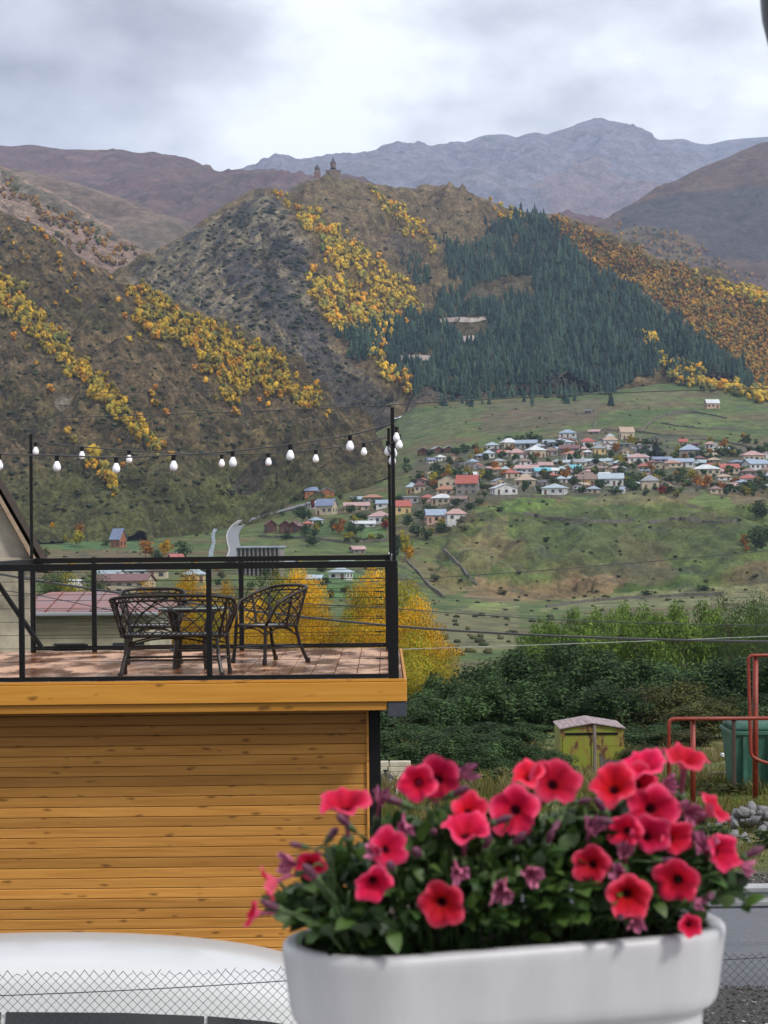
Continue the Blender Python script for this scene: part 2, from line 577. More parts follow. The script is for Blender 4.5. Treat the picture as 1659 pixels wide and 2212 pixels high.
G_FIELDS = [
    ([(880, 1075), (900, 985), (1080, 962), (1240, 938), (1400, 942), (1659, 965), (1659, 1060), (1420, 1065), (1220, 1072), (1040, 1080), (1000, 1130), (900, 1140)], (0.115, 0.10, 0.075), .65),
    ([(1062, 1100), (1100, 1078), (1160, 1066), (1200, 1076), (1192, 1096), (1110, 1106)], (0.13, 0.21, 0.045), .9),
    ([(765, 1172), (770, 1142), (832, 1138), (835, 1170)], (0.10, 0.19, 0.05), .9),
    ([(130, 1185), (150, 1150), (215, 1158), (330, 1165), (300, 1192)], (0.085, 0.17, 0.06), .9),
    ([(560, 1090), (600, 1072), (690, 1068), (650, 1090)], (0.13, 0.2, 0.05), .8),
    ([(1440, 925), (1470, 895), (1540, 890), (1570, 905), (1530, 925)], (0.14, 0.2, 0.06), .75),
    ([(1430, 965), (1460, 940), (1560, 935), (1600, 955), (1560, 965)], (0.13, 0.19, 0.055), .7),
    ([(1280, 965), (1300, 940), (1350, 935), (1380, 955), (1350, 970)], (0.12, 0.17, 0.05), .5),
    ([(1485, 1085), (1520, 1060), (1570, 1075), (1590, 1095), (1530, 1098)], (0.14, 0.22, 0.05), .8),
    ([(1590, 1065), (1659, 1080), (1659, 1095), (1580, 1090)], (0.21, 0.16, 0.09), .6),
    ([(1260, 1090), (1300, 1064), (1460, 1070), (1430, 1090)], (0.21, 0.18, 0.09), .7),
    ([(650, 1300), (660, 1238), (800, 1235), (830, 1290)], (0.08, 0.17, 0.045), .9),
    ([(900, 935), (905, 890), (1020, 870), (1010, 930), (960, 945)], (0.13, 0.16, 0.06), .8),
    ([(860, 955), (870, 880), (910, 880), (900, 950)], (0.12, 0.16, 0.065), .8),
    ([(1080, 870), (1300, 860), (1280, 900), (1120, 900)], (0.15, 0.13, 0.075), .8),
    ([(1040, 935), (1050, 885), (1290, 885), (1290, 915), (1200, 925), (1100, 935)], (0.145, 0.11, 0.07), .7),
    ([(1300, 860), (1420, 838), (1480, 850), (1400, 875)], (0.17, 0.18, 0.075), .7),
    ([(1000, 1290), (1030, 1245), (1100, 1250), (1180, 1255), (1300, 1238), (1370, 1255), (1300, 1295), (1100, 1300)], (0.27, 0.18, 0.10), .8),
    ([(1300, 1262), (1400, 1175), (1430, 1195), (1480, 1262)], (0.135, 0.105, 0.065), .7),
    ([(1100, 1110), (1400, 1100), (1600, 1110), (1590, 1220), (1450, 1200), (1300, 1230), (1150, 1220)], (0.085, 0.10, 0.04), .55),
    ([(940, 1290), (900, 1235), (860, 1215), (880, 1200), (970, 1230), (1030, 1275)], (0.21, 0.17, 0.08), .8),
    ([(970, 1240), (1000, 1180), (1060, 1120), (1100, 1110), (1090, 1180), (1060, 1240)], (0.22, 0.19, 0.085), .7),
    ([(1150, 1320), (1250, 1290), (1450, 1272), (1659, 1262), (1659, 1300), (1400, 1312)], (0.25, 0.25, 0.12), .7),
    ([(930, 1420), (940, 1320), (1120, 1300), (1120, 1400)], (0.2, 0.19, 0.09), .75),
    ([(1000, 1310), (1080, 1298), (1120, 1310), (1060, 1322)], (0.24, 0.3, 0.09), .7),
    ([(1400, 1345), (1659, 1320), (1659, 1350)], (0.2, 0.2, 0.09), .6),
    ([(20, 1245), (30, 1200), (250, 1195), (400, 1205), (300, 1230)], (0.17, 0.125, 0.075), .7),
    ([(640, 1070), (660, 1048), (800, 1045), (840, 1060), (760, 1066)], (0.2, 0.145, 0.075), .7),
]


def col_valley(px, py, V, nzv, dis):
    C = np.tile(np.array([0.080, 0.106, 0.03]), (len(V), 1))
    a, b = nz(V, 60, 4), nz(V, 17, 4, 3)
    C = mixc(C, (0.10, 0.08, 0.038), sstep(0.0, 0.5, a))
    C = mixc(C, (0.052, 0.088, 0.022), sstep(0.05, 0.5, -a + b * .4))
    wx, wy = px + 8 * nz(V, 14, 3, 9), py + 5 * nz(V, 14, 3, 4)
    for poly, c, m in G_FIELDS:
        C = mixc(C, np.array(c) * .66, inpoly(wx, wy, poly) * m)
    C = mixc(C, (0.055, 0.06, 0.04), sstep(0.35, 0.7, b + .3 * nz(V, 6, 3, 8)) * 0.65)
    return C


R_A = [
    ext([(-400, 1650, 95), (2060, 1650, 95)]),
    ext([(-400, 1462, 200), (2060, 1462, 200)]),
    ext([(-400, 1395, 310), (829, 1400, 310), (1659, 1398, 330)]),
    ext([(-400, 1300, 480), (500, 1300, 480), (900, 1335, 520), (1200, 1345, 560), (1659, 1335, 560)]),
    ext([(-400, 1255, 570), (500, 1255, 570), (760, 1262, 600), (900, 1285, 690), (1200, 1300, 735), (1659, 1285, 720)]),
    ext([(0, 1200, 740), (500, 1195, 760), (700, 1200, 740), (850, 1210, 745), (950, 1230, 745), (1050, 1200, 765), (1300, 1190, 775), (1659, 1200, 770)]),
    ext([(0, 1150, 880), (400, 1150, 890), (520, 1130, 920), (650, 1115, 900), (800, 1140, 835), (950, 1118, 825), (1050, 1080, 830), (1250, 1072, 850), (1450, 1075, 850), (1659, 1092, 840)]),
    ext([(0, 1118, 980), (400, 1120, 970), (540, 1090, 1000), (650, 1078, 1000), (800, 1085, 950), (900, 1062, 950), (1000, 1050, 915), (1250, 1036, 920), (1450, 1044, 900), (1659, 1056, 900)]),
    ext([(0, 1085, 1090), (500, 1070, 1100), (650, 1045, 1120), (850, 1000, 1090), (900, 970, 1120), (1000, 965, 1120), (1200, 938, 1150), (1400, 935, 1150), (1659, 955, 1130)]),
    ext([(0, 1065, 1180), (500, 1060, 1180), (650, 1030, 1200), (850, 955, 1220), (1000, 905, 1250), (1300, 885, 1270), (1659, 888, 1270)]),
    ext([(0, 1050, 1300), (650, 1000, 1300), (850, 915, 1330), (900, 872, 1380), (1100, 858, 1400), (1300, 850, 1400), (1450, 828, 1440), (1659, 845, 1420)]),
    ext([(0, 1040, 1400), (650, 990, 1400), (850, 905, 1430), (1100, 850, 1480), (1300, 842, 1480), (1450, 820, 1520), (1659, 835, 1500)]),
]


def amp_valley(px, py):
    return 0.25 + 0.75 * np.maximum(sstep(1120, 1080, px) * 0, np.maximum(inpoly(px, py, [(940, 1260), (1000, 1100), (1659, 1105), (1659, 1250), (1300, 1280)]) * 5.0,
                                                                  inpoly(px, py, [(860, 950), (900, 870), (1659, 830), (1659, 910), (1100, 925)]) * 0.8))


sheet('valley_floor', R_A, col_valley, M_valley, ncol=420, nrow=300, amp=1.1, wl=45, fine=0.4, back=None,
      weights=[.6, .6, .8, 1, 1, 1.5, 1, 1, 1, .8, .5], ampfn=amp_valley, gstretch=0.7)


BANDS_LEFT = [
    [(-60, 540), (0, 582), (40, 620), (110, 700), (190, 790), (255, 870), (335, 945), (356, 978), (325, 982), (270, 925), (200, 858), (120, 775), (50, 715), (0, 680), (-60, 640)],
    [(272, 612), (340, 640), (420, 688), (480, 708), (560, 748), (620, 796), (680, 846), (700, 884), (660, 884), (600, 856), (525, 850), (500, 880), (480, 830), (440, 812), (432, 762), (385, 735), (330, 742), (296, 715), (285, 665)],
    [(196, 985), (216, 1000), (252, 1058), (236, 1064), (205, 1020)],
]
BANDS_MID = [
    [(585, 412), (650, 440), (705, 472), (780, 540), (860, 600), (918, 660), (880, 690), (820, 652), (762, 605), (702, 565), (690, 525), (640, 465)],
    [(662, 590), (720, 608), (790, 640), (850, 680), (838, 735), (835, 780), (805, 772), (790, 735), (740, 722), (692, 685)],
    [(812, 795), (860, 800), (900, 830), (890, 856), (830, 820)],
    [(786, 402), (850, 440), (900, 480), (952, 530), (942, 545), (880, 505), (830, 462)],
    [(1060, 440), (1120, 455), (1130, 480), (1085, 478)],
    [(1380, 722), (1440, 760), (1480, 800), (1500, 838), (1455, 812), (1400, 762)],
]


# ---- hillside rising on the left
def rocky(C, V, px, py, dis, rock=(0.04, 0.038, 0.042), tan=(0.23, 0.175, 0.105), green=(0.085, 0.092, 0.036), kr=1.0, kt=1.0, kg=1.0, s=1.0):
    a, b, c = nz(V, 120 * s, 4, 2), nz(V, 30 * s, 4, 7), nz(V, 9 * s, 3, 1)
    C = mixc(C, green, sstep(-0.1, 0.5, a) * 0.6 * kg)
    C = mixc(C, tan, sstep(0.15, 0.6, b + 0.3 * dis * 0.4) * 0.55 * kt)
    C = mixc(C, rock, sstep(0.0, 0.45, b * 0.6 - dis * 0.28 + 0.3 * c) * 0.8 * kr)
    C = mixc(C, (0.05, 0.062, 0.03), sstep(0.25, 0.5, c + .3 * b) * 0.55 * kr)
    return C


def col_left(px, py, V, nzv, dis):
    C = np.tile(np.array([0.165, 0.125, 0.076]), (len(V), 1))
    C = rocky(C, V, px, py, dis, kr=0.75, kt=0.65, kg=0.75, green=(0.10, 0.108, 0.04))
    wx, wy = px + 12 * nz(V, 25), py + 12 * nz(V, 25, 3, 6)
    for q in BANDS_LEFT: C = mixc(C, (0.17, 0.125, 0.035), inpoly(wx, wy, q) * 0.7)
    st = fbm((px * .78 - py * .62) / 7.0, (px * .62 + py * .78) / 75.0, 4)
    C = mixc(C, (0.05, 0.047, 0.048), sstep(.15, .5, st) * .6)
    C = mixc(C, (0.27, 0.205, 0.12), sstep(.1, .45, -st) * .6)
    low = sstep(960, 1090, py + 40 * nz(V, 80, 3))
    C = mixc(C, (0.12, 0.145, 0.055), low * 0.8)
    C = mixc(C, (0.14, 0.17, 0.06), inpoly(px, py, [(360, 1100), (480, 1010), (560, 1060), (700, 1050), (600, 1100), (450, 1140)]) * 0.6)
    cl = inpoly(px + 6 * nz(V, 12), py + 9 * nz(V, 12, 3, 3), [(360, 640 + 60), (430, 720), (440, 790), (400, 760)])
    C = mixc(C, (0.05, 0.05, 0.055), cl * 0.5)
    cl = inpoly(px + 6 * nz(V, 12), py + 9 * nz(V, 12, 3, 3), [(500, 1050), (540, 1000), (580, 990), (565, 1060), (520, 1075)])
    C = mixc(C, (0.085, 0.068, 0.062), cl * 0.8)
    C = mixc(C, (0.36, 0.34, 0.32), inpoly(px + 5 * nz(V, 10), py, [(118, 855), (150, 850), (152, 880), (128, 895)]) * 0.6)
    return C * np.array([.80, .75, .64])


sheet('left_hillside', [
    [(-420, 1260, 800), (0, 1245, 800), (200, 1235, 815), (400, 1215, 850), (500, 1190, 880), (600, 1150, 940), (700, 1110, 990), (800, 1100, 1030), (900, 1120, 1080), (2080, 1300, 1100)],
    [(-420, 1090, 870), (0, 1080, 880), (200, 1075, 895), (400, 1065, 925), (500, 1050, 950), (600, 1040, 990), (700, 1030, 1030), (800, 1055, 1060), (900, 1130, 1090), (2080, 1350, 1110)],
    [(-420, 330, 1400), (-100, 430, 1300), (0, 462, 1270), (60, 482, 1255), (160, 562, 1220), (280, 617, 1190), (400, 672, 1165), (500, 712, 1150), (600, 772, 1130), (680, 842, 1115), (760, 932, 1100), (810, 1000, 1090), (860, 1085, 1085), (900, 1140, 1100), (2080, 1400, 1130)],
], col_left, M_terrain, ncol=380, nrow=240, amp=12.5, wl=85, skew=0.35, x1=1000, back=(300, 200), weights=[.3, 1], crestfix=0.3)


# ---- rocky cone, church hill and the forested ridge
def col_mid(px, py, V, nzv, dis):
    C = np.tile(np.array([0.185, 0.137, 0.08]), (len(V), 1))
    left = inpoly(px + 14 * nz(V, 40), py, [(230, 700), (285, 580), (570, 405), (600, 430), (660, 520), (680, 620), (730, 760), (850, 860), (860, 940), (600, 960)]).astype(float)
    A = rocky(C, V, px, py, dis, kr=1.0, kt=0.9, kg=1.0, green=(0.115, 0.118, 0.062))
    B = rocky(C, V, px, py, dis, kr=0.35, kt=0.5, kg=0.35)
    st = fbm((px * .6 + py * .8) / 8.0 + 4, (py * .6 - px * .8) / 60.0, 4)
    A = mixc(A, (0.05, 0.05, 0.058), sstep(.05, .42, st) * .75)
    A = mixc(A, (0.31, 0.245, 0.145), sstep(.08, .42, -st) * .65)
    for q in ([(590, 500), (640, 520), (700, 560), (690, 600), (600, 570)], [(540, 600), (600, 590), (640, 640), (700, 700), (640, 710), (560, 660)], [(480, 560), (540, 540), (560, 600), (500, 620)], [(600, 690), (680, 700), (730, 780), (660, 790)]):
        A = mixc(A, (0.045, 0.045, 0.055), inpoly(px + 16 * nz(V, 25), py + 16 * nz(V, 25, 3, 6), q) * .6)
    A = A * np.array([1.02, 1.12, 1.42])               # cone tinted lighter and bluer, to stand apart from the near ridge
    C = A * left[:, None] + B * (1 - left[:, None])
    rk = inpoly(px + 10 * nz(V, 20), py + 14 * nz(V, 22, 3, 5), [(660, 790), (690, 770), (730, 800), (830, 850), (850, 925), (740, 930), (690, 860)])
    C = mixc(C, (0.06, 0.058, 0.062), rk * 0.7)
    rk = inpoly(px + 10 * nz(V, 20), py + 10 * nz(V, 22, 3, 5), [(860, 500), (900, 490), (935, 540), (880, 560), (830, 530)])
    C = mixc(C, (0.095, 0.085, 0.08), rk * 0.6)
    wx, wy = px + 12 * nz(V, 30), py + 12 * nz(V, 30, 3, 6)
    for q in BANDS_MID: C = mixc(C, (0.2, 0.14, 0.04), inpoly(wx, wy, q) * 0.7)
    fr = inpoly(wx, wy, F_CON)
    C = mixc(C, (0.05, 0.055, 0.035), fr * 0.55)
    og = inpoly(px, py, F_OR)
    C = mixc(C, (0.15, 0.115, 0.05), og * 0.7)
    return C * np.array([.94, .9, .8])


F_CON = [(955, 520), (1000, 530), (1060, 505), (1095, 470), (1120, 458), (1180, 470), (1225, 530), (1285, 590), (1370, 622), (1420, 672), (1500, 720), (1560, 775),
         (1620, 800), (1635, 835), (1480, 835), (1430, 790), (1375, 812), (1330, 850), (1200, 856), (1050, 866), (905, 872), (890, 842), (850, 800), (830, 765), (770, 760),
         (715, 715), (760, 715), (830, 690), (905, 680), (950, 640), (1010, 615), (960, 575)]
F_OR = [(1190, 468), (1300, 508), (1400, 550), (1500, 590), (1600, 618), (1665, 642), (1760, 690), (1760, 900), (1659, 850), (1600, 800), (1480, 690), (1380, 620), (1285, 590), (1230, 530)]

sheet('church_ridge', [
    [(-420, 1100, 1250), (200, 1060, 1250), (600, 1010, 1280), (760, 990, 1300), (850, 960, 1340), (900, 900, 1380), (1100, 875, 1420), (1300, 868, 1430), (1450, 850, 1450), (1659, 865, 1430), (2080, 880, 1430)],
    [(-420, 1000, 1350), (200, 860, 1380), (400, 760, 1480), (600, 760, 1480), (700, 760, 1460), (850, 760, 1560), (950, 740, 1620), (1100, 720, 1680), (1300, 720, 1650), (1500, 750, 1560), (1659, 770, 1520), (2080, 800, 1500)],
    [(-420, 990, 1500), (150, 720, 1560), (285, 640, 1560), (420, 580, 1640), (575, 520, 1700), (640, 540, 1640), (720, 560, 1680), (850, 560, 1840), (950, 540, 1930), (1100, 560, 1930), (1300, 620, 1800), (1500, 680, 1680), (1659, 705, 1620), (2080, 760, 1560)],
    [(-420, 990, 1650), (150, 700, 1650), (285, 596, 1660), (340, 545, 1720), (420, 490, 1790), (500, 441, 1840), (545, 418, 1860), (577, 413, 1870), (612, 422, 1900), (628, 412, 2050), (645, 397, 2180), (690, 389, 2250), (755, 389, 2250), (790, 402, 2220), (850, 414, 2200), (905, 410, 2200),
     (985, 406, 2180), (1050, 436, 2120), (1090, 450, 2080), (1130, 461, 2040), (1190, 466, 2000), (1250, 482, 1960), (1320, 507, 1900), (1400, 547, 1840), (1480, 582, 1790), (1560, 607, 1750), (1620, 622, 1720), (1659, 637, 1700), (2080, 740, 1640)],
], col_mid, M_terrain, ncol=460, nrow=240, amp=15.5, wl=115, skew=-0.12, sm=5, back=(500, 220), crestfix=0.18)


# ---- ridges behind
def col_e(px, py, V, nzv, dis):
    C = np.tile(np.array([0.29, 0.20, 0.15]), (len(V), 1))
    C = rocky(C, V, px, py, dis, kr=0.2, kt=0.5, kg=0.4, s=1.6)
    C = mixc(C, (0.06, 0.075, 0.05), inpoly(px, py + 6 * nz(V, 60), [(0, 365), (120, 425), (260, 510), (250, 525), (100, 450), (0, 395)]) * 0.6)
    C = mixc(C, (0.23, 0.15, 0.12), inpoly(px, py, [(90, 520), (180, 500), (260, 575), (300, 615), (200, 580)]) * 0.6)
    return C


sheet('left_spur', [
    [(-420, 560, 1700), (0, 590, 1700), (300, 690, 1650), (450, 780, 1600), (2080, 1300, 1500)],
    [(-420, 180, 2150), (0, 356, 2100), (100, 412, 2060), (200, 470, 2020), (330, 562, 1960), (400, 640, 1900), (450, 740, 1850), (2080, 1300, 1800)],
], col_e, M_terrain, ncol=170, nrow=90, amp=6, wl=90, skew=0.2, x1=520, back=(400, 200))


def col_f2(px, py, V, nzv, dis):
    C = np.tile(np.array([0.22, 0.155, 0.115]), (len(V), 1))
    return rocky(C, V, px, py, dis, kr=0.4, kt=0.4, kg=0.5, s=2.5, green=(0.1, 0.11, 0.07))


sheet('rear_spur', [
    [(-420, 620, 2500), (0, 620, 2500), (450, 660, 2400), (2080, 900, 2300)],
    [(-420, 300, 3100), (-100, 345, 3000), (50, 368, 2950), (150, 394, 2900), (250, 425, 2850), (330, 455, 2800), (400, 482, 2760), (425, 498, 2740), (470, 560, 2700), (2080, 900, 2600)],
], col_f2, M_far, ncol=150, nrow=80, amp=9, wl=160, x1=620, back=(500, 250))


def col_f(px, py, V, nzv, dis):
    C = np.tile(np.array([0.135, 0.068, 0.064]), (len(V), 1))
    C = rocky(C, V, px, py, dis, kr=0.55, kt=0.5, kg=0.25, s=4.0, tan=(0.25, 0.16, 0.11))
    return C


sheet('left_mountains', sc([
    [(-420, 620, 3100), (0, 600, 3100), (500, 600, 3100), (900, 560, 3100), (2080, 560, 3100)],
    [(-420, 480, 3400), (0, 450, 3400), (250, 440, 3450), (420, 420, 3500), (520, 384, 3500), (590, 380, 3500), (660, 383, 3480), (800, 410, 3450), (1000, 470, 3400), (2080, 520, 3400)],
    [(-420, 330, 4200), (-100, 310, 4200), (0, 318, 4200), (25, 321, 4200), (65, 316, 4200), (140, 327, 4200), (255, 326, 4200), (350, 336, 4200), (420, 350, 4150), (448, 364, 4100), (468, 379, 4000), (520, 392, 3800), (660, 395, 3700), (800, 430, 3600), (1000, 490, 3500), (2080, 540, 3500)],
], 1.2), col_f, M_far, ncol=260, nrow=110, amp=17, wl=230, x1=1300, sm=5, back=(700, 300), crestfix=0.2)


def col_d(px, py, V, nzv, dis):
    C = np.tile(np.array([0.12, 0.066, 0.046]), (len(V), 1))
    C = rocky(C, V, px, py, dis, kr=0.4, kt=0.5, kg=0.2, s=3.0, tan=(0.23, 0.15, 0.09))
    n1, n2 = 16 * nz(V, 120), 16 * nz(V, 100, 4, 3)
    cl = inpoly(px + n1, py + n2, [(1300, 520), (1345, 455), (1420, 420), (1540, 415), (1680, 390), (1680, 560), (1560, 560), (1480, 510), (1400, 500)])
    C = mixc(C, (0.062, 0.058, 0.066), cl * 0.8)
    C = mixc(C, (0.15, 0.115, 0.05), inpoly(px + n1, py + n2, [(1310, 500), (1400, 485), (1480, 510), (1540, 560), (1480, 570), (1380, 530)]) * 0.7)
    return C


sheet('right_mountain', sc([
    [(-420, 800, 2350), (1250, 640, 2350), (1500, 700, 2300), (2080, 760, 2300)],
    [(-420, 790, 2500), (1150, 620, 2550), (1290, 520, 2650), (1400, 505, 2620), (1500, 540, 2560), (1659, 585, 2500), (2080, 600, 2450)],
    [(-420, 780, 2800), (1150, 610, 2700), (1290, 500, 2800), (1345, 462, 2850), (1450, 425, 2850), (1560, 405, 2850), (1659, 395, 2800), (2080, 350, 2750)],
    [(-420, 770, 3200), (1100, 640, 3000), (1240, 560, 3000), (1300, 492, 3050), (1345, 460, 3050), (1400, 425, 3100), (1500, 371, 3200), (1600, 331, 3250), (1659, 309, 3300), (2080, 200, 3400)],
], 1.3), col_d, M_far, ncol=170, nrow=130, amp=11, wl=170, x0=1040, sm=3, back=(600, 300), crestfix=0.3)


def col_g(px, py, V, nzv, dis):
    C = np.tile(np.array([0.165, 0.155, 0.19]), (len(V), 1))  # pale haze blue is painted into the base colour of the far rock
    C = rocky(C, V, px, py, dis, kr=0.5, kt=0.6, kg=0.15, s=8.0, tan=(0.23, 0.175, 0.175), rock=(0.105, 0.115, 0.155))
    C = mixc(C, (0.2, 0.12, 0.095), inpoly(px + 20 * nz(V, 300), py, [(1150, 400), (1290, 330), (1340, 380), (1440, 400), (1340, 500), (1200, 470)]) * 0.5)
    return C


sheet('far_peak', sc([
    [(-420, 560, 4600), (800, 540, 4600), (1300, 600, 4500), (2080, 640, 4500)],
    [(-420, 470, 5200), (450, 430, 5200), (870, 410, 5300), (1050, 400, 5400), (1200, 400, 5500), (1400, 420, 5400), (1600, 440, 5300), (2080, 460, 5200)],
    [(-420, 440, 6200), (400, 400, 6200), (515, 379, 6200), (580, 366, 6200), (640, 352, 6200), (760, 334, 6300), (880, 322, 6300), (950, 321, 6350), (1000, 325, 6400), (1060, 326, 6400), (1105, 306, 6400), (1135, 294, 6400), (1160, 291, 6400), (1185, 297, 6450), (1215, 287, 6450),
     (1250, 270, 6500), (1285, 258, 6500), (1300, 257, 6500), (1315, 263, 6500), (1350, 270, 6480), (1385, 279, 6450), (1410, 296, 6430), (1440, 315, 6400), (1480, 332, 6350), (1520, 350, 6300), (1600, 380, 6200), (2080, 420, 6000)],
], 1.35), col_g, M_far, ncol=460, nrow=150, amp=46, wl=600, x0=300, sm=1, back=(900, 400), crestfix=0.16)

sheet('farthest_ridge', sc([
    [(-420, 480, 7800), (2080, 480, 7800)],
    [(-420, 420, 8500), (700, 380, 8500), (880, 330, 8500), (975, 322, 8500), (1010, 306, 8500), (1045, 294, 8500), (1090, 292, 8500), (1140, 305, 8500), (1300, 330, 8500), (1400, 312, 8500), (1440, 303, 8500), (1480, 301, 8500),
     (1500, 310, 8500), (1530, 314, 8500), (1560, 306, 8500), (1600, 300, 8500), (1659, 297, 8500), (2080, 280, 8500)],
], 1.12), col_g, M_far, ncol=200, nrow=50, amp=30, wl=500, x0=500, sm=3, back=(500, 300), crestfix=0.15)

HILLS = ['left_hillside', 'church_ridge', 'left_spur', 'valley_floor', 'right_mountain', 'rear_spur']


# ---- woods on the slopes (each reads as one mass) --------------------------------------------
def ico(sub=0):
    t = (1 + 5 ** .5) / 2
    V = np.array([(-1, t, 0), (1, t, 0), (-1, -t, 0), (1, -t, 0), (0, -1, t), (0, 1, t), (0, -1, -t), (0, 1, -t), (t, 0, -1), (t, 0, 1), (-t, 0, -1), (-t, 0, 1)], float)
    V /= np.linalg.norm(V, axis=1, keepdims=True)
    F = [(0, 11, 5), (0, 5, 1), (0, 1, 7), (0, 7, 10), (0, 10, 11), (1, 5, 9), (5, 11, 4), (11, 10, 2), (10, 7, 6), (7, 1, 8), (3, 9, 4), (3, 4, 2), (3, 2, 6), (3, 6, 8), (3, 8, 9), (4, 9, 5), (2, 4, 11), (6, 2, 10), (8, 6, 7), (9, 8, 1)]
    V = V.tolist()
    for _ in range(sub):
        mid, nf = {}, []

        def m(a, b):
            k = (min(a, b), max(a, b))
            if k not in mid:
                p = np.array(V[a]) + np.array(V[b]); p /= np.linalg.norm(p); V.append(p.tolist()); mid[k] = len(V) - 1
            return mid[k]
        for a, b, c in F:
            x, y, z = m(a, b), m(b, c), m(c, a)
            nf += [(a, x, z), (b, y, x), (c, z, y), (x, y, z)]
        F = nf
    return np.array(V), np.array(F)


ICO0, ICO1 = ico(0), ico(1)


def tmpl_broad(r, lobes=7, h=1.0):
    Vs, Fs, S, n = [], [], [], 0
    for k in range(lobes):
        V, F = ICO0
        c = np.array([r.uniform(-.24, .24), r.uniform(-.24, .24), 0.26 + 0.6 * (k + .3) / lobes]) if k else np.array([0, 0, .48])
        s = np.array([.22, .22, .25]) * r.uniform(.65, 1.2) if k else np.array([.25, .25, .42])
        v = V * (1 + r.uniform(-.34, .34, (len(V), 1))) * s + c
        Vs.append(v); Fs.append(F + n); n += len(V)
        S.append(np.full(len(V), r.uniform(.55, 1.35)))
    a = np.linspace(0, 2 * np.pi, 4)[:3]
    tv = np.concatenate([np.stack([.03 * np.cos(a), .03 * np.sin(a), -.05 + 0 * a], 1), np.stack([.02 * np.cos(a), .02 * np.sin(a), .4 + 0 * a], 1)])
    Vs.append(tv); Fs.append(np.array([(0, 1, 4), (0, 4, 3), (1, 2, 5), (1, 5, 4), (2, 0, 3), (2, 3, 5)]) + n); S.append(np.full(6, -1.0))
    return np.concatenate(Vs), np.concatenate(Fs), np.concatenate(S)


def tmpl_conifer(r, tiers=4):
    Vs, Fs, S, n = [], [], [], 0
    for k in range(tiers):
        z0 = 0.06 + 0.72 * k / tiers; z1 = z0 + 0.42 if k < tiers - 1 else 1.0
        rad = 0.24 * (1 - 0.72 * k / tiers)
        m = 7
        a = np.linspace(0, 2 * np.pi, m, endpoint=False) + r.uniform(0, 1)
        rr = rad * r.uniform(.65, 1.2, m)
        v = np.stack([rr * np.cos(a), rr * np.sin(a), z0 + r.uniform(-.04, .04, m)], 1)
        v = np.concatenate([v, [[r.uniform(-.02, .02), r.uniform(-.02, .02), z1]]])
        f = np.array([(i, (i + 1) % m, m) for i in range(m)])
        Vs.append(v); Fs.append(f + n); n += len(v)
        S.append(np.concatenate([r.uniform(.75, 1.1, m), [1.25]]))
    return np.concatenate(Vs), np.concatenate(Fs), np.concatenate(S)


_r = np.random.default_rng(21)
T_BROAD = [tmpl_broad(_r) for _ in range(8)]
T_CON = [tmpl_conifer(_r) for _ in range(6)]
T_SMALL = [tmpl_broad(_r, 4) for _ in range(10)]
T_BUSH = []
for _ in range(5):
    V, F = ICO0
    T_BUSH.append((V * (1 + _r.uniform(-.35, .35, (12, 1))) * np.array([.6, .6, .42]) + np.array([0, 0, .22]), F, _r.uniform(.7, 1.2, 12)))


def grow(pos, hs, cols, tm, r, wide=1.0):
    Vs, Fs, Cs, n = [], [], [], 0
    for p, h, c in zip(pos, hs, cols):
        V, F, S = tm[r.integers(len(tm))]
        a = r.uniform(0, 2 * np.pi)
        ca, sa = math.cos(a), math.sin(a)
        w = wide * r.uniform(.85, 1.2)
        v = np.stack([(V[:, 0] * ca - V[:, 1] * sa) * w, (V[:, 0] * sa + V[:, 1] * ca) * w, V[:, 2]], 1) * h + np.array(p)
        Vs.append(v); Fs.append(F + n); n += len(V)
        cc = np.where((S < 0)[:, None], np.array([[.06, .045, .035]]), np.array(c)[None] * np.abs(S)[:, None])
        Cs.append(cc)
    return np.concatenate(Vs), np.concatenate(Fs), np.concatenate(Cs)


def scatter(poly, step, r, layers, exclude=(), keep=None, jit=0.9):
    """points on the slopes inside an outline of the picture"""
    q = np.array(poly)
    out = []
    for y in np.arange(q[:, 1].min(), q[:, 1].max(), step[1]):
        for x in np.arange(q[:, 0].min(), q[:, 0].max(), step[0]):
            a, b = x + r.uniform(-jit, jit) * step[0], y + r.uniform(-jit, jit) * step[1]
            out.append((a, b))
    out = np.array(out)
    m = inpoly(out[:, 0] + 7 * pnoise(out[:, 0] / 14, out[:, 1] / 14) + 17 * pnoise(out[:, 0] / 42, out[:, 1] / 42), out[:, 1] + 7 * pnoise(out[:, 0] / 14 + 9, out[:, 1] / 14) + 14 * pnoise(out[:, 0] / 42 + 5, out[:, 1] / 42), poly)
    for e in exclude: m &= ~inpoly(out[:, 0], out[:, 1], e)
    out = out[m]
    if keep is not None: out = out[r.uniform(0, 1, len(out)) < keep(out[:, 0], out[:, 1])]
    pts = []
    for a, b in out:
        h = hit(a, b, HILLS)
        if h is not None and h[2] in layers:
            pts.append((h[0].x, h[0].y, h[0].z, a, b))
    return np.array(pts) if pts else np.zeros((0, 5))


M_wood = mat_leaf('woodland_leaves', rough=0.8, trans=0.0, spec=0.1)
YEL = np.array([(0.13, 0.13, 0.035), (0.38, 0.235, 0.022), (0.24, 0.19, 0.03), (0.42, 0.265, 0.025), (0.32, 0.22, 0.028), (0.18, 0.155, 0.035), (0.40, 0.19, 0.018), (0.34, 0.24, 0.028), (0.10, 0.11, 0.035)])
OCH = np.array([(0.24, 0.135, 0.025), (0.29, 0.155, 0.022), (0.21, 0.115, 0.025), (0.16, 0.105, 0.028), (0.12, 0.10, 0.035), (0.19, 0.09, 0.025), (0.27, 0.14, 0.022), (0.085, 0.09, 0.033), (0.15, 0.085, 0.035)])
CON = np.array([(0.010, 0.024, 0.022), (0.018, 0.038, 0.03), (0.014, 0.03, 0.027), (0.032, 0.056, 0.036), (0.024, 0.046, 0.036)])


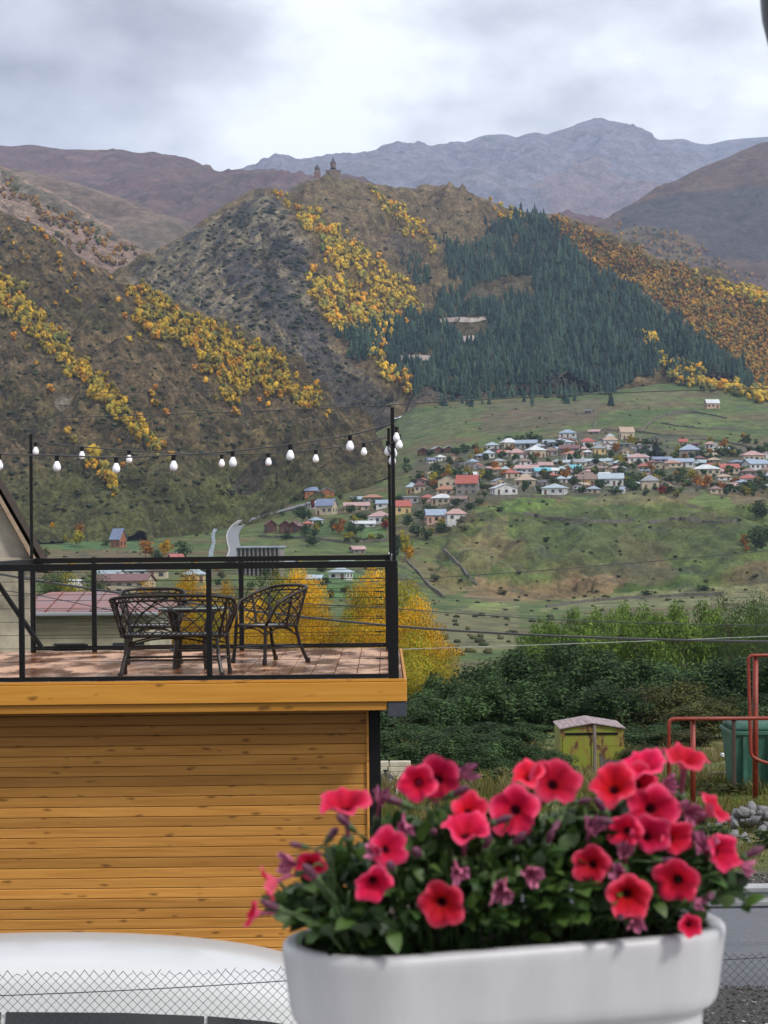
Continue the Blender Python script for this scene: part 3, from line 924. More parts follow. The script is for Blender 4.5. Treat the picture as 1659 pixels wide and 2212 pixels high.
def wood(name, label, cat, polys, step, hm, pal, tm, layers, seed, wide=1.0, exclude=(), keep=None, dx=0, halo=0.0):
    r = np.random.default_rng(seed)
    pts = [scatter(p, step, r, layers, exclude, keep) for p in polys]
    if halo:                                          # stragglers around the edge of the wood
        for p in polys:
            q = np.array(p, float); c = q.mean(0); q = c + (q - c) * np.array([1 + 14 / max(20, np.ptp(q[:, 0])) * 2, 1 + 16 / max(20, np.ptp(q[:, 1])) * 2])
            pts.append(scatter([tuple(t) for t in q], (step[0] * 1.6, step[1] * 1.6), r, layers, list(exclude) + [p], lambda x, y: halo * (pnoise(x / 16 + 5, y / 16) > 0.05)))
    pts = np.concatenate(pts)
    n = len(pts)
    ids = r.integers(len(pal), size=n)
    if dx: ids = np.clip(((pnoise(pts[:, 3] / 45, pts[:, 4] / 45) + 1) / 2 * len(pal) + r.uniform(-dx, dx, n)).astype(int), 0, len(pal) - 1)
    c = pal[ids] * r.uniform(.8, 1.2, (n, 1))
    hs = hm[0] + (hm[1] - hm[0]) * np.clip(r.normal(.45, .32, n), -.35, 1.5)
    V, F, C = grow(pts[:, :3] - np.array([0, 0, .4]), hs, c, tm, r, wide)
    o = mk(name, V, F, M_wood, cols=C)
    tag(o, label, cat, kind='stuff')
    return o


wood('left_wood', 'bands of golden birches running down the left hillside', 'woodland', BANDS_LEFT, (5.2, 6.0), (2.6, 5.6), YEL, T_BROAD, ['left_hillside'], 1, keep=lambda x, y: .12 + .8 * (pnoise(x / 16, y / 16) > -.12), dx=2, halo=.8)
wood('ridge_wood', 'golden birch woods on the cone below the church', 'woodland', BANDS_MID, (5.4, 6.2), (3.6, 7.4), YEL, T_BROAD, ['church_ridge'], 2, keep=lambda x, y: .12 + .8 * (pnoise(x / 15, y / 15) > -.12), dx=2, halo=.8)
wood('russet_wood', 'russet and olive woods on the slope right of the pines', 'woodland', [F_OR], (3.9, 4.6), (2.4, 5.2), OCH, T_SMALL, ['church_ridge'], 3, dx=2.2)
wood('golden_edge_wood', 'bright golden trees along the far right ridge line', 'woodland', [[(1500, 596), (1560, 606), (1659, 640), (1700, 652), (1700, 690), (1600, 648)], [(1440, 815), (1500, 800), (1560, 822), (1659, 845), (1700, 850), (1700, 885), (1620, 865), (1500, 842)]], (6, 7), (5, 8), YEL, T_BROAD, ['church_ridge', 'valley_floor'], 4)
CLEAR = [[(945, 688), (1050, 682), (1060, 700), (1030, 745), (1000, 745), (985, 715), (950, 705)], [(865, 766), (935, 762), (935, 786), (860, 786)], [(1095, 595), (1140, 595), (1160, 640), (1050, 648), (1040, 620)], [(1020, 620), (1090, 600), (1085, 655), (1000, 650)], [(905, 640), (950, 640), (940, 680), (890, 690)]]
wood('pine_forest', 'dark blue-green pine forest on the slope above the village', 'forest', [F_CON], (4.9, 5.6), (4.8, 11.5), CON, T_CON, ['church_ridge', 'valley_floor'], 5, wide=1.0, exclude=CLEAR, keep=lambda x, y: .45 + .5 * (pnoise(x / 22, y / 22) > -.3), dx=2.5, halo=.5)
wood('pine_fringe', 'loose pines at the upper left edge of the dark forest', 'forest', [[(865, 570), (900, 560), (945, 610), (900, 620)], [(755, 740), (800, 735), (800, 785), (760, 780)], [(820, 690), (900, 680), (900, 720), (830, 740)]], (8, 9), (7, 11), CON, T_CON, ['church_ridge'], 6)
wood('spur_wood', 'thin bands of ochre shrubs along the spur behind the left hillside', 'woodland', [[(0, 385), (80, 430), (200, 495), (330, 565), (320, 585), (200, 525), (80, 465), (0, 425)], [(60, 490), (180, 530), (290, 590), (280, 605), (160, 555), (40, 505)]], (6, 7), (4, 7), OCH, T_BROAD, ['left_spur'], 7, keep=lambda x, y: .5 + 0 * x)
wood('cliff_scrub', 'ochre scrub on the knoll below the right-hand cliffs', 'woodland', [[(1320, 500), (1400, 488), (1480, 512), (1550, 560), (1600, 590), (1659, 600), (1659, 620), (1560, 600), (1450, 565), (1360, 530)]], (7, 7), (5, 9), OCH, T_BROAD, ['right_mountain'], 8, keep=lambda x, y: .7 + 0 * x)


def scrub():
    r = np.random.default_rng(31)
    pal = np.array([(0.03, 0.042, 0.02), (0.045, 0.055, 0.024), (0.04, 0.042, 0.024), (0.07, 0.066, 0.03)])
    P1 = scatter([(0, 480), (160, 580), (280, 640), (480, 730), (690, 900), (760, 960), (640, 1050), (420, 1130), (0, 1100)], (15, 13), r, ['left_hillside'], keep=lambda x, y: .12 + .5 * (pnoise(x / 40, y / 40) > .0))
    P2 = scatter([(290, 600), (420, 500), (575, 418), (640, 460), (690, 600), (700, 720), (850, 880), (700, 900), (480, 700)], (9, 9), r, ['church_ridge'], keep=lambda x, y: .15 + .5 * (pnoise(x / 30, y / 30) > -.05))
    P3 = scatter([(650, 450), (760, 400), (1050, 420), (960, 640), (700, 560)], (22, 20), r, ['church_ridge'], keep=lambda x, y: .5 + 0 * x)
    P4 = scatter([(860, 1000), (900, 870), (1659, 850), (1659, 1290), (1000, 1300), (880, 1230)], (22, 14), r, ['valley_floor'], keep=lambda x, y: .05 + .5 * (pnoise(x / 60, y / 30) > .2))
    P5 = scatter([(20, 1260), (40, 1130), (480, 1150), (480, 1330), (900, 1340), (900, 1200), (660, 1180), (560, 1260)], (22, 10), r, ['valley_floor'], keep=lambda x, y: .3 + 0 * x)
    P6 = scatter([(880, 1290), (1000, 1290), (1659, 1270), (1659, 1380), (930, 1430)], (13, 6), r, ['valley_floor'], keep=lambda x, y: .04 + .25 * (pnoise(x / 40, y / 14) > .15))
    for nm, lb, Q, hm in (('hillside_scrub', 'low dark juniper scrub dotted over the left hillside', P1, (0.8, 2.4)), ('cone_scrub', 'low dark scrub clinging to the rocky cone', np.concatenate([P2, P3]), (1.3, 3.6)),
                          ('valley_scrub', 'small bushes dotted over the valley meadows', np.concatenate([P4, P5, P6]), (0.4, 1.5))):
        c = pal[r.integers(4, size=len(Q))] * r.uniform(.8, 1.3, (len(Q), 1))
        V, F, C = grow(Q[:, :3], r.uniform(*hm, len(Q)), c, T_BUSH, r, 1.2)
        tag(mk(nm, V, F, M_wood, cols=C), lb, 'scrub', kind='stuff')


scrub()

# ------------------------------------------------------------------ wooden cabin with a roof deck
def mat_pine(name, c1, c2, rough=0.5, knots=1.0, kscale=(2.4, 1.0, 10.0), axis='X'):
    m, nt, b, N, L = newmat(name)
    tc = N('ShaderNodeTexCoord'); oi = N('ShaderNodeObjectInfo')
    cmb = N('ShaderNodeCombineXYZ')
    for i in range(3): L(oi.outputs['Random'], cmb.inputs[i])
    ad = N('ShaderNodeVectorMath'); ad.operation = 'MULTIPLY_ADD'; ad.inputs[1].default_value = (91.0, 37.0, 23.0)
    L(cmb.outputs[0], ad.inputs[0]); L(tc.outputs['Object'], ad.inputs[2])

    def mapped(s):
        q = N('ShaderNodeMapping'); q.inputs['Scale'].default_value = s; L(ad.outputs[0], q.inputs[0]); return q
    g = N('ShaderNodeTexNoise'); g.inputs['Scale'].default_value = 1.0; g.inputs['Detail'].default_value = 6; g.inputs['Roughness'].default_value = 0.6; g.inputs['Distortion'].default_value = 0.6
    L(mapped((1.1, 9, 26)).outputs[0], g.inputs['Vector'])
    r = N('ShaderNodeValToRGB'); r.color_ramp.elements[0].position = 0.32; r.color_ramp.elements[1].position = 0.7
    r.color_ramp.elements[0].color = (*c1, 1); r.color_ramp.elements[1].color = (*c2, 1)
    L(g.outputs[0], r.inputs[0])
    w = N('ShaderNodeTexNoise'); w.inputs['Scale'].default_value = 9; w.inputs['Detail'].default_value = 3
    L(ad.outputs[0], w.inputs['Vector'])
    wv = N('ShaderNodeVectorMath'); wv.operation = 'MULTIPLY_ADD'; wv.inputs[1].default_value = (.35, .35, .35)
    km = mapped(kscale)
    L(w.outputs['Color'], wv.inputs[0]); L(km.outputs[0], wv.inputs[2])
    v = N('ShaderNodeTexVoronoi'); v.inputs['Scale'].default_value = 1.0; v.inputs['Randomness'].default_value = 1.0
    L(wv.outputs[0], v.inputs['Vector'])
    kr = N('ShaderNodeMapRange'); kr.inputs['From Min'].default_value = 0.06; kr.inputs['From Max'].default_value = 0.21
    kr.inputs['To Min'].default_value = 0.7 * knots; kr.inputs['To Max'].default_value = 0.0
    L(v.outputs['Distance'], kr.inputs[0])
    mx = N('ShaderNodeMix'); mx.data_type = 'RGBA'
    L(kr.outputs[0], mx.inputs[0]); L(r.outputs[0], mx.inputs[6]); mx.inputs[7].default_value = (0.07, 0.025, 0.008, 1)
    # boards differ a little in tone
    hv = N('ShaderNodeHueSaturation')
    q = N('ShaderNodeMapRange'); q.inputs['To Min'].default_value = 0.72; q.inputs['To Max'].default_value = 1.2
    L(oi.outputs['Random'], q.inputs[0]); L(q.outputs[0], hv.inputs['Value']); L(mx.outputs[2], hv.inputs['Color'])
    L(hv.outputs[0], b.inputs['Base Color'])
    b.inputs['Roughness'].default_value = rough; b.inputs['Specular IOR Level'].default_value = .2
    bp = N('ShaderNodeBump'); bp.inputs['Strength'].default_value = 0.25; bp.inputs['Distance'].default_value = 0.004
    L(g.outputs[0], bp.inputs['Height']); L(bp.outputs[0], b.inputs['Normal'])
    return m


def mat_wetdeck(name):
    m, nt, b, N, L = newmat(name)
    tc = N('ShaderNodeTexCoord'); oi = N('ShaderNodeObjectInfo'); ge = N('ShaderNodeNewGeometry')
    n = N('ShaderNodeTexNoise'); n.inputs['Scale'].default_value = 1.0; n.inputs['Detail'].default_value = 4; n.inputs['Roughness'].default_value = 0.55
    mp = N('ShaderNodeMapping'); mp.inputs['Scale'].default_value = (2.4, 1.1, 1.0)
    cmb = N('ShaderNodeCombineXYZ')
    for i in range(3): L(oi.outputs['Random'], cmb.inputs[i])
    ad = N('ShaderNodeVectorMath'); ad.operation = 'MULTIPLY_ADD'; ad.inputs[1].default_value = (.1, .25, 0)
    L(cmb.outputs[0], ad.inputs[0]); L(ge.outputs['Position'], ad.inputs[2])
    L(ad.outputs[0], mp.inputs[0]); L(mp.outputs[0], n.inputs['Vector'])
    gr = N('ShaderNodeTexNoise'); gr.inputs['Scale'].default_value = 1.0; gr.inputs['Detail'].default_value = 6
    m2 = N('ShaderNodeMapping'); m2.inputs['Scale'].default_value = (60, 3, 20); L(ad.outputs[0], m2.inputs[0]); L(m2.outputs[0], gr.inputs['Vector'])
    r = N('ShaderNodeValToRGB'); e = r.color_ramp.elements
    e[0].position = 0.44; e[0].color = (0.17, 0.058, 0.018, 1); e[1].position = 0.60; e[1].color = (0.62, 0.345, 0.19, 1)  # lighter stop paints the sky sheen on wet boards into the base colour
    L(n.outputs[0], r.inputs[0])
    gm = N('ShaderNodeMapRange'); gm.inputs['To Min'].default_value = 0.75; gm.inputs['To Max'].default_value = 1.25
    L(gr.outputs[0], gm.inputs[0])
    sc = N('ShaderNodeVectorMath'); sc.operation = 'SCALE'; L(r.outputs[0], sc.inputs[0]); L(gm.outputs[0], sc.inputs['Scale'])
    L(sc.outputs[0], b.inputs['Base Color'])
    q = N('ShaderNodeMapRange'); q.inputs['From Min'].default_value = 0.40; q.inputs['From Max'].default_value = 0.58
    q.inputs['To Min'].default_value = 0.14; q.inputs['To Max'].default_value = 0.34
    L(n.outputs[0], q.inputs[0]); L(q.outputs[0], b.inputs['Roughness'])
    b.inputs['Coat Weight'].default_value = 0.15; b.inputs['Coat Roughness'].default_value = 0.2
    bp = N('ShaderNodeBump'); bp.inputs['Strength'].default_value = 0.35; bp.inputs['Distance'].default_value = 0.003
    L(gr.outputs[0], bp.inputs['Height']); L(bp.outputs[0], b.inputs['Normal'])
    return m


M_pine = mat_pine('stained_pine', (0.40, 0.178, 0.038), (0.56, 0.275, 0.066), kscale=(3.2, 1.0, 11.0))
M_fascia = mat_pine('fascia_pine', (0.46, 0.20, 0.028), (0.55, 0.265, 0.045), knots=1.0, kscale=(3.0, 1.0, 7.0))
M_deck = mat_wetdeck('wet_decking_painted_sheen')
M_black = mat_plain('black_paint', (0.006, 0.006, 0.007), rough=0.5, var=0.3, scale=30, bump=0.05, spec=.18)
M_darkwood = mat_plain('dark_gap_backing', (0.05, 0.022, 0.01), rough=0.8, scale=6)  # dark colour stands in for the shade line in gaps between boards
M_slate = mat_plain('slate_grey_metal', (0.035, 0.04, 0.055), rough=0.5, scale=15, bump=0.05)
DZ = EYE - 1.36          # deck level
Y0, Y1 = 19.0, 23.95     # front and rear railing
XL, XR = -4.6, 0.14


def cabin():
    c = empty('wooden_cabin', (-2.2, 19.5, 0))
    tag(c, 'pine-clad cabin with black corner trim and a flat roof deck', 'cabin')
    o = Vector(c.location)

    def loc(x, y, z): return Vector((x, y, z)) - o
    MB().box(loc(-4.58, 19.535, 0.02), loc(-0.09, 23.9, DZ - 0.2)).build('wall_core', M_darkwood, c)
    # wall boards, each its own
    pitch = 0.0985
    L_, R_ = -4.6, -0.165
    pf = [(0.0, 0.0), (-0.017, 0.0), (-0.020, 0.004), (-0.020, 0.086), (-0.014, 0.0935), (0.0, 0.0935)]
    V = [(L_ - o.x, y, z) for y, z in pf] + [(R_ - o.x, y, z) for y, z in pf]
    F = [(i, (i + 1) % 6, 6 + (i + 1) % 6, 6 + i) for i in range(6)] + [tuple(range(5, -1, -1)), tuple(range(6, 12))]
    F = [tuple(reversed(f)) for f in F]
    me = mesh('wall_plank', V, F, M_pine)
    z = 0.06
    r = random.Random(5)
    while z + pitch < DZ - 0.16:
        link('wall_plank', me, c, (0, 19.53 - o.y + r.uniform(-.0015, .0015), z))
        z += pitch
    MB().box(loc(-0.165, 19.495, 0.0), loc(-0.055, 19.60, DZ - 0.2), 0.004).build('corner_trim', M_black, c)
    MB().box(loc(-0.19, 19.485, 0.0), loc(-0.168, 19.53, DZ - 0.2)).build('corner_batten', M_pine, c)
    # side boards on the right end
    yb = 19.6
    pf2 = [(0.0, 0.0), (0.017, 0.0), (0.020, 0.004), (0.020, 0.086), (0.014, 0.0935), (0.0, 0.0935)]
    V = [(x, 19.6 - o.y, z) for x, z in pf2] + [(x, 23.9 - o.y, z) for x, z in pf2]
    me = mesh('side_plank', V, F, M_pine)
    z = 0.06
    while z + pitch < DZ - 0.16:
        link('wall_plank', me, c, (-0.09 - o.x, 0, z)); z += pitch
    # soffit and fascias
    MB().box(loc(-4.75, 18.99, DZ - 0.295), loc(0.02, 19.6, DZ - 0.275)).build('soffit', M_pine, c)
    MB().box(loc(-4.8, 18.93, DZ - 0.213), loc(0.2, 18.96, DZ - 0.03), 0.004).build('fascia_board', M_fascia, c)
    MB().box(loc(-4.8, 18.965, DZ - 0.028), loc(0.185, 18.99, DZ - 0.001), 0.003).build('fascia_lip', M_fascia, c)
    MB().box(loc(-4.8, 18.962, DZ - 0.297), loc(0.012, 18.988, DZ - 0.215), 0.003).build('lower_fascia_board', M_fascia, c)
    MB().box(loc(0.172, 18.963, DZ - 0.213), loc(0.2, 24.2, DZ - 0.012), 0.004).build('side_fascia_board', M_fascia, c)
    MB().box(loc(0.016, 18.945, DZ - 0.36), loc(0.196, 19.35, DZ - 0.216), 0.006).build('gutter_box', M_slate, c)
    MB().box(loc(0.04, 19.0, DZ - 0.29), loc(0.17, 24.1, DZ - 0.22)).build('gutter', M_slate, c)
    MB().box(loc(-4.8, 18.99, DZ - 0.2), loc(0.168, 24.2, DZ - 0.045)).build('deck_base', M_darkwood, c)
    # deck boards run away from the viewer
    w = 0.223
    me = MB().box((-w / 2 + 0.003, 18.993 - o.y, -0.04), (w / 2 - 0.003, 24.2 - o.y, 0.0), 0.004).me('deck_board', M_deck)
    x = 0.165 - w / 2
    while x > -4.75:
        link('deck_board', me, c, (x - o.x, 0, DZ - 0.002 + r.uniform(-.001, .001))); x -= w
    return c


CABIN = cabin()


def railing():
    rl = empty('deck_railing', (-2.2, Y0, DZ))
    tag(rl, 'black steel railing with thin wires around the cabin roof deck', 'railing')
    o = Vector(rl.location)

    def bx(name, a, b, bev=0.003):
        return MB().box(Vector(a) - o, Vector(b) - o, bev).build(name, M_black, rl)
    h = 1.11
    xr = (858 - CX) / FD * Y0
    # front
    bx('top_rail', (-4.6, Y0 - .025, DZ + h - .062), (xr, Y0 + .025, DZ + h))
    bx('bottom_rail', (-4.6, Y0 - .02, DZ + .004), (xr - .1, Y0 + .02, DZ + .045))
    for px in (45, 450):
        x = (px - CX) / FD * Y0
        bx('post', (x - .025, Y0 - .024, DZ + .046), (x + .025, Y0 + .024, DZ + h - .063))
    bx('post', (xr - .098, Y0 - .03, DZ + .002), (xr + .002, Y0 + .03, DZ + h - .064))
    # back
    xl2, xr2 = (66 - CX) / FD * Y1, (842 - CX) / FD * Y1
    bx('top_rail', (xl2, Y1 - .025, DZ + h - .055), (xr2, Y1 + .025, DZ + h + .005))
    bx('bottom_rail', (xl2, Y1 - .02, DZ + .02), (xr2, Y1 + .02, DZ + .07))
    for px in (70, 202, 520):
        x = (px - CX) / FD * Y1
        bx('post', (x - .028, Y1 - .024, DZ - .002), (x + .028, Y1 + .024, DZ + h - .056))
    bx('post', (xr2 - .06, Y1 - .03, DZ - .002), (xr2, Y1 + .03, DZ + h - .056))
    # right side, seen end on
    bx('top_rail', (xr - .055, Y0 + .027, DZ + h - .055), (xr - .005, Y1 - .027, DZ + h - .002))
    bx('bottom_rail', (xr - .05, Y0 + .032, DZ + .02), (xr - .01, Y1 - .032, DZ + .06))
    mid = (Y0 + Y1) / 2
    bx('post', (xr - .055, mid - .025, DZ - .002), (xr - .005, mid + .025, DZ + h - .056))
    # left side
    bx('top_rail', (xl2, Y0 + .027, DZ + h - .055), (xl2 + .05, Y1 - .027, DZ + h))
    # added white piece painting the sky glint where the rails meet
    m = mat_plain('painted_glint', (0.75, 0.78, 0.82), rough=0.3, var=.1)
    mb = MB()
    pts = [(xr - .075 + .07 * math.sin(a), Y1 - .06, DZ + h - .10 + .125 * math.cos(a)) for a in np.linspace(0.05, 1.55, 8)]
    mb.tube([Vector(p) - o for p in pts], .016, 6)
    mb.build('corner_glint', m, rl)
    # wires
    for y, xa, xb, n in ((Y0, -4.6, xr - .1, 7), (Y1, xl2, xr2 - .06, 8)):
        for k in range(n):
            z = DZ + .05 + (h - .1) * (k + 1) / (n + 1) + (.013 if y == Y0 else 0)
            mb = MB().tube([Vector((xa, y, z)) - o, Vector(((xa + xb) / 2, y, z - .003)) - o, Vector((xb, y, z)) - o], .0024 if y == Y0 else .003, 5)
            for q in (xb - .05, xb - .09):
                mb.tube([Vector((q - .025, y, z)) - o, Vector((q + .012, y, z)) - o], .0065, 5)
            mb.build('wire', M_black, rl)
    # diagonal strut at the stair end on the left
    a, b = P(-20, 1238, 23.2) - o, P(92, 1402, 23.2) - o
    MB().tube([a, b], .03, 6).build('strut', M_black, rl)
    # light poles
    for px0, py0, px1, py1, d, rad in ((66.5, 938, 70, 1400, Y1 - .055, .021), (847.5, 880, 851.5, 1215, Y0 + .05, .019), (839.5, 925, 844, 1200, Y1 - .06, .019)):
        MB().tube([P(px0, py0, d) - o, P(px1, py1 + 8, d) - o], rad, 7).build('light_pole', M_black, rl)
    # bar lying along the back rail
    MB().box(P(122, 1398, Y1 - .1) - o, P(190, 1391, Y1 - .05) - o).build('floor_bar', M_black, rl)
    return rl


railing()

M_bulb = mat_plain('frosted_bulb', (0.86, 0.86, 0.92), rough=0.25, var=0.04, scale=4, bump=0)
M_cable = mat_plain('rubber_cable', (0.035, 0.035, 0.04), rough=0.35, scale=20, bump=0)


def bulb_parts(parent, p, s=1.0):
    o = Vector(parent.location)
    q = p - o
    sk = MB().lathe([(.012 * s, 0), (.021 * s, -.004 * s), (.021 * s, -.05 * s), (.017 * s, -.058 * s)], 10).build('socket', M_black, parent, loc=q)
    MB().lathe([(.016 * s, -.055 * s), (.02 * s, -.066 * s), (.033 * s, -.092 * s), (.038 * s, -.115 * s), (.034 * s, -.137 * s), (.02 * s, -.152 * s), (.004 * s, -.157 * s)], 14).build('bulb', M_bulb, parent, smooth=True, loc=q)


def light_string(name, label, pts, d, bulbs, s):
    W_ = [P(a, b, d) for a, b in pts]
    t = empty(name, W_[0])
    tag(t, label, 'string lights')
    o = Vector(t.location)
    sp = spline(W_, 8)
    MB().tube([p - o for p in sp], .0075, 5).build('cable', M_cable, t)
    for bx_, by_ in bulbs:
        x = P(bx_, by_, d).x
        # hang each bulb from the cable
        best = min(sp, key=lambda q: abs(q.x - x))
        bulb_parts(t, Vector((x, d, best.z + .004)), s)
    return t


ls1 = light_string('string_lights', 'front run of white bulbs from the tall pole, over the near rail', [(-60, 976), (0, 981), (130, 984), (250, 988), (375, 983), (500, 975), (627, 960), (755, 940), (846, 916)], Y0 + .05,
             [(-2, 981), (123, 1005), (251, 1008), (375, 1002), (503, 993), (627, 978), (756, 953)], 1.0)
ls2 = light_string('string_lights', 'rear run of smaller-looking white bulbs between the two back poles', [(68, 955), (120, 959), (175, 965), (280, 973), (400, 980), (480, 982), (580, 979), (680, 972), (786, 957), (841, 944)], Y1 - .06,
             [(77, 970), (177, 982), (279, 992), (479, 996), (580, 993), (682, 987), (786, 972)], 1.0)
t3 = empty('string_lights', P(850, 915, Y0 + .06)); tag(t3, 'bunch of spare white bulbs hung on the corner poles', 'string lights')
sp = spline([P(850, 915, Y0 + .04), P(856, 925, Y0 - .01), P(861, 938, Y0 - .01), P(857, 950, Y0), P(845, 958, Y0 + .02), P(838, 968, Y0 + .05), P(846, 984, Y0 + .05)], 6)
MB().tube([p - Vector(t3.location) for p in sp], .006, 5).build('cable', M_cable, t3)
for a, b in ((857, 922), (862, 938), (838, 952), (850, 956), (847, 972)):
    bulb_parts(t3, P(a, b, Y0 + (.0 if a > 852 else .09)), .92)

# ------------------------------------------------------------------ rattan furniture
M_rattan = mat_plain('dark_rattan', (0.014, 0.009, 0.007), rough=0.42, spec=.3, var=0.5, scale=40, bump=0.3, bdist=.002)
M_rattan2 = mat_plain('woven_seat', (0.30, 0.31, 0.33), rough=0.3, var=0.4, scale=40, bump=0.3, bdist=.002)


def tub_seat(name, label, loc, rz, hw=.26, dep=.24, flare=.09, hb=.80, lattice=9, kind='armchair', group=None):
    """rattan tub chair; faces local -Y, back at +Y"""
    t = empty(name, loc, rz)
    tag(t, label, kind, group)
    sz = .40

    def seat(u):      # u 0..1 round the back from front left over the back to front right
        a = u
        if a < .25: return Vector((-hw, -dep + (a / .25) * dep * 1.55, sz))
        if a > .75: return Vector((hw, -dep + ((1 - a) / .25) * dep * 1.55, sz))
        s = (a - .25) / .5
        th = math.pi * (1 - s)
        return Vector((hw * max(-1, min(1, math.copysign(abs(math.cos(th)) ** .7, math.cos(th)))), -dep + dep * 1.55 + dep * .45 * math.sin(th), sz))

    def top(u):
        p = seat(u)
        s = math.sin(math.pi * min(1, max(0, u)))
        out = Vector((p.x / hw * flare, (.10 if abs(p.x) < hw * .98 else .05) * s ** 2, 0))
        if u < .06 or u > .94:
            k = (u if u < .5 else 1 - u) / .06
            return p + out * k + Vector((0, 0, (.24 * k)))
        z = .24 + (hb - sz - .24) * (s ** .8 - math.sin(math.pi * .06) ** .8) / (1 - math.sin(math.pi * .06) ** .8)
        return p + out + Vector((0, 0, z))
    U = np.linspace(0, 1, 41)
    rail = MB().tube([top(u) for u in U], .017, 6)
    rail.tube([top(u) * .985 + Vector((0, 0, -.035)) for u in U[4:-4]], .010, 5)
    rail.build('top_rail', M_rattan, t, smooth=True)
    MB().tube([seat(u) for u in U] + [seat(0)], .016, 6).build('seat_ring', M_rattan, t, smooth=True)
    lat = MB()
    n = lattice
    for k in range(-3, n + 3):
        for sg in (1, -1):
            pts = []
            for q in np.linspace(0, 1, 7):
                u = .1 + .8 * (k + sg * (q - .5) * 3.0 + .5) / n
                if .07 <= u <= .93:
                    a, b = seat(u), top(u)
                    m = a.lerp(b, q); m += Vector((0, .0, 0))
                    pts.append(m)
            if len(pts) > 1: lat.tube(pts, .0072, 4, cap=False)
    lat.build('lattice', M_rattan, t)
    for u in (.18, .33, .67, .82):
        MB().tube([seat(u) + Vector((0, 0, -.02)), seat(u).lerp(top(u), .5), top(u)], .014, 6).build('upright', M_rattan, t)
    # seat of strips
    for k in range(11):
        x = -hw + .03 + (2 * hw - .06) * k / 10
        yb = -dep + dep * 1.55 + dep * .45 * math.sqrt(max(0, 1 - (x / hw) ** 2)) - .015
        MB().box((x - (hw / 11) * .72, -dep + .012, sz - .012), (x + (hw / 11) * .72, yb, sz + .004), .002).build('seat_strip', M_rattan2, t)
    legs = [(-hw, -dep, -.02, -.03), (hw, -dep, .02, -.03), (-hw * .86, dep * .75, -.06, .12), (hw * .86, dep * .75, .06, .12)]
    for x, y, ox, oy in legs:
        lg = MB().tube([(x, y, sz + .01), (x + ox * .3, y + oy * .3, sz * .55), (x + ox, y + oy, .004)], [.019, .019, .021], 7).build('leg', M_rattan, t)
        MB().lathe([(.024, 0.0), (.026, .012), (.024, .05)], 8, (x + ox, y + oy, 0.0)).build('foot_binding', M_rattan, lg)
    st = MB()
    fx = [Vector((x + ox * .45, y + oy * .45, sz * .42)) for x, y, ox, oy in legs]
    for a, b in ((0, 1), (2, 3), (0, 2), (1, 3)): st.tube([fx[a], fx[b]], .011, 5)
    for a, b in ((0, 1), (2, 3), (0, 2), (1, 3)):
        p, q = Vector(legs[a][:2] + (sz - .1,)), Vector(legs[b][:2] + (sz - .1,))
        mid = (p + q) / 2 + Vector((0, 0, .075))
        st.tube(spline([p, p.lerp(q, .25) + Vector((0, 0, .06)), mid, p.lerp(q, .75) + Vector((0, 0, .06)), q], 3), .009, 5)
    st.build('stretcher', M_rattan, t)
    return t


tub_seat('rattan_sofa', 'two-seat dark rattan sofa with its lattice back to the near rail', (-2.06, 19.66, DZ), 0.0 + math.pi, hw=.50, dep=.25, flare=.10, hb=.79, lattice=18, kind='sofa')
tub_seat('rattan_armchair', 'dark rattan tub chair turned sideways, right of the sofa', (-1.24, 21.55, DZ), math.radians(-48), hw=.25, dep=.25, hb=.82, lattice=9)
tub_seat('rattan_armchair', 'dark rattan tub chair behind the glass table, facing the sofa', (-2.5, 21.75, DZ), math.radians(8), hw=.26, dep=.25, hb=.79, lattice=9)


def table():
    t = empty('glass_table', (-1.98, 20.65, DZ))
    tag(t, 'small round rattan table with a glass top behind the sofa', 'table')
    m, nt, b, N, L = newmat('table_glass')
    b.inputs['Base Color'].default_value = (0.75, 0.9, 0.88, 1); b.inputs['Roughness'].default_value = 0.03
    b.inputs['Transmission Weight'].default_value = 0.75; b.inputs['IOR'].default_value = 1.5
    MB().lathe([(.34, .62), (.345, .624), (.345, .630), (.34, .634)], 32).build('glass_top', m, t, smooth=False)
    mb = MB().tube([(.31 * math.cos(a), .31 * math.sin(a), .603) for a in np.linspace(0, 2 * math.pi, 33)], .016, 6)
    mb.build('top_ring', M_rattan, t)
    MB().tube([(.22 * math.cos(a), .22 * math.sin(a), .2) for a in np.linspace(0, 2 * math.pi, 25)], .012, 5).build('lower_ring', M_rattan, t)
    for k in range(4):
        a = math.pi / 4 + k * math.pi / 2
        MB().tube([(.29 * math.cos(a), .29 * math.sin(a), .60), (.2 * math.cos(a), .2 * math.sin(a), .3), (.23 * math.cos(a), .23 * math.sin(a), .004)], .027, 7).build('leg', M_rattan, t)


table()

# ------------------------------------------------------------------ village houses
RC = {'red': (0.42, 0.075, 0.05), 'orange': (0.42, 0.16, 0.075), 'brown': (0.22, 0.13, 0.1), 'maroon': (0.16, 0.05, 0.05), 'white': (0.60, 0.63, 0.68), 'blue': (0.27, 0.36, 0.50), 'pale': (0.36, 0.46, 0.54),
      'grey': (0.26, 0.28, 0.32), 'dark': (0.09, 0.09, 0.11), 'turquoise': (0.10, 0.48, 0.62), 'tan': (0.45, 0.32, 0.22), 'pink': (0.48, 0.27, 0.26), 'slate': (0.16, 0.21, 0.36), 'mint': (0.42, 0.58, 0.52)}
WC = {'cream': (0.40, 0.34, 0.25), 'white': (0.50, 0.50, 0.50), 'stone': (0.19, 0.175, 0.16), 'yellow': (0.45, 0.33, 0.16), 'pink': (0.42, 0.27, 0.22), 'wood': (0.25, 0.09, 0.035), 'darkwood': (0.07, 0.022, 0.016), 'grey': (0.26, 0.26, 0.28)}
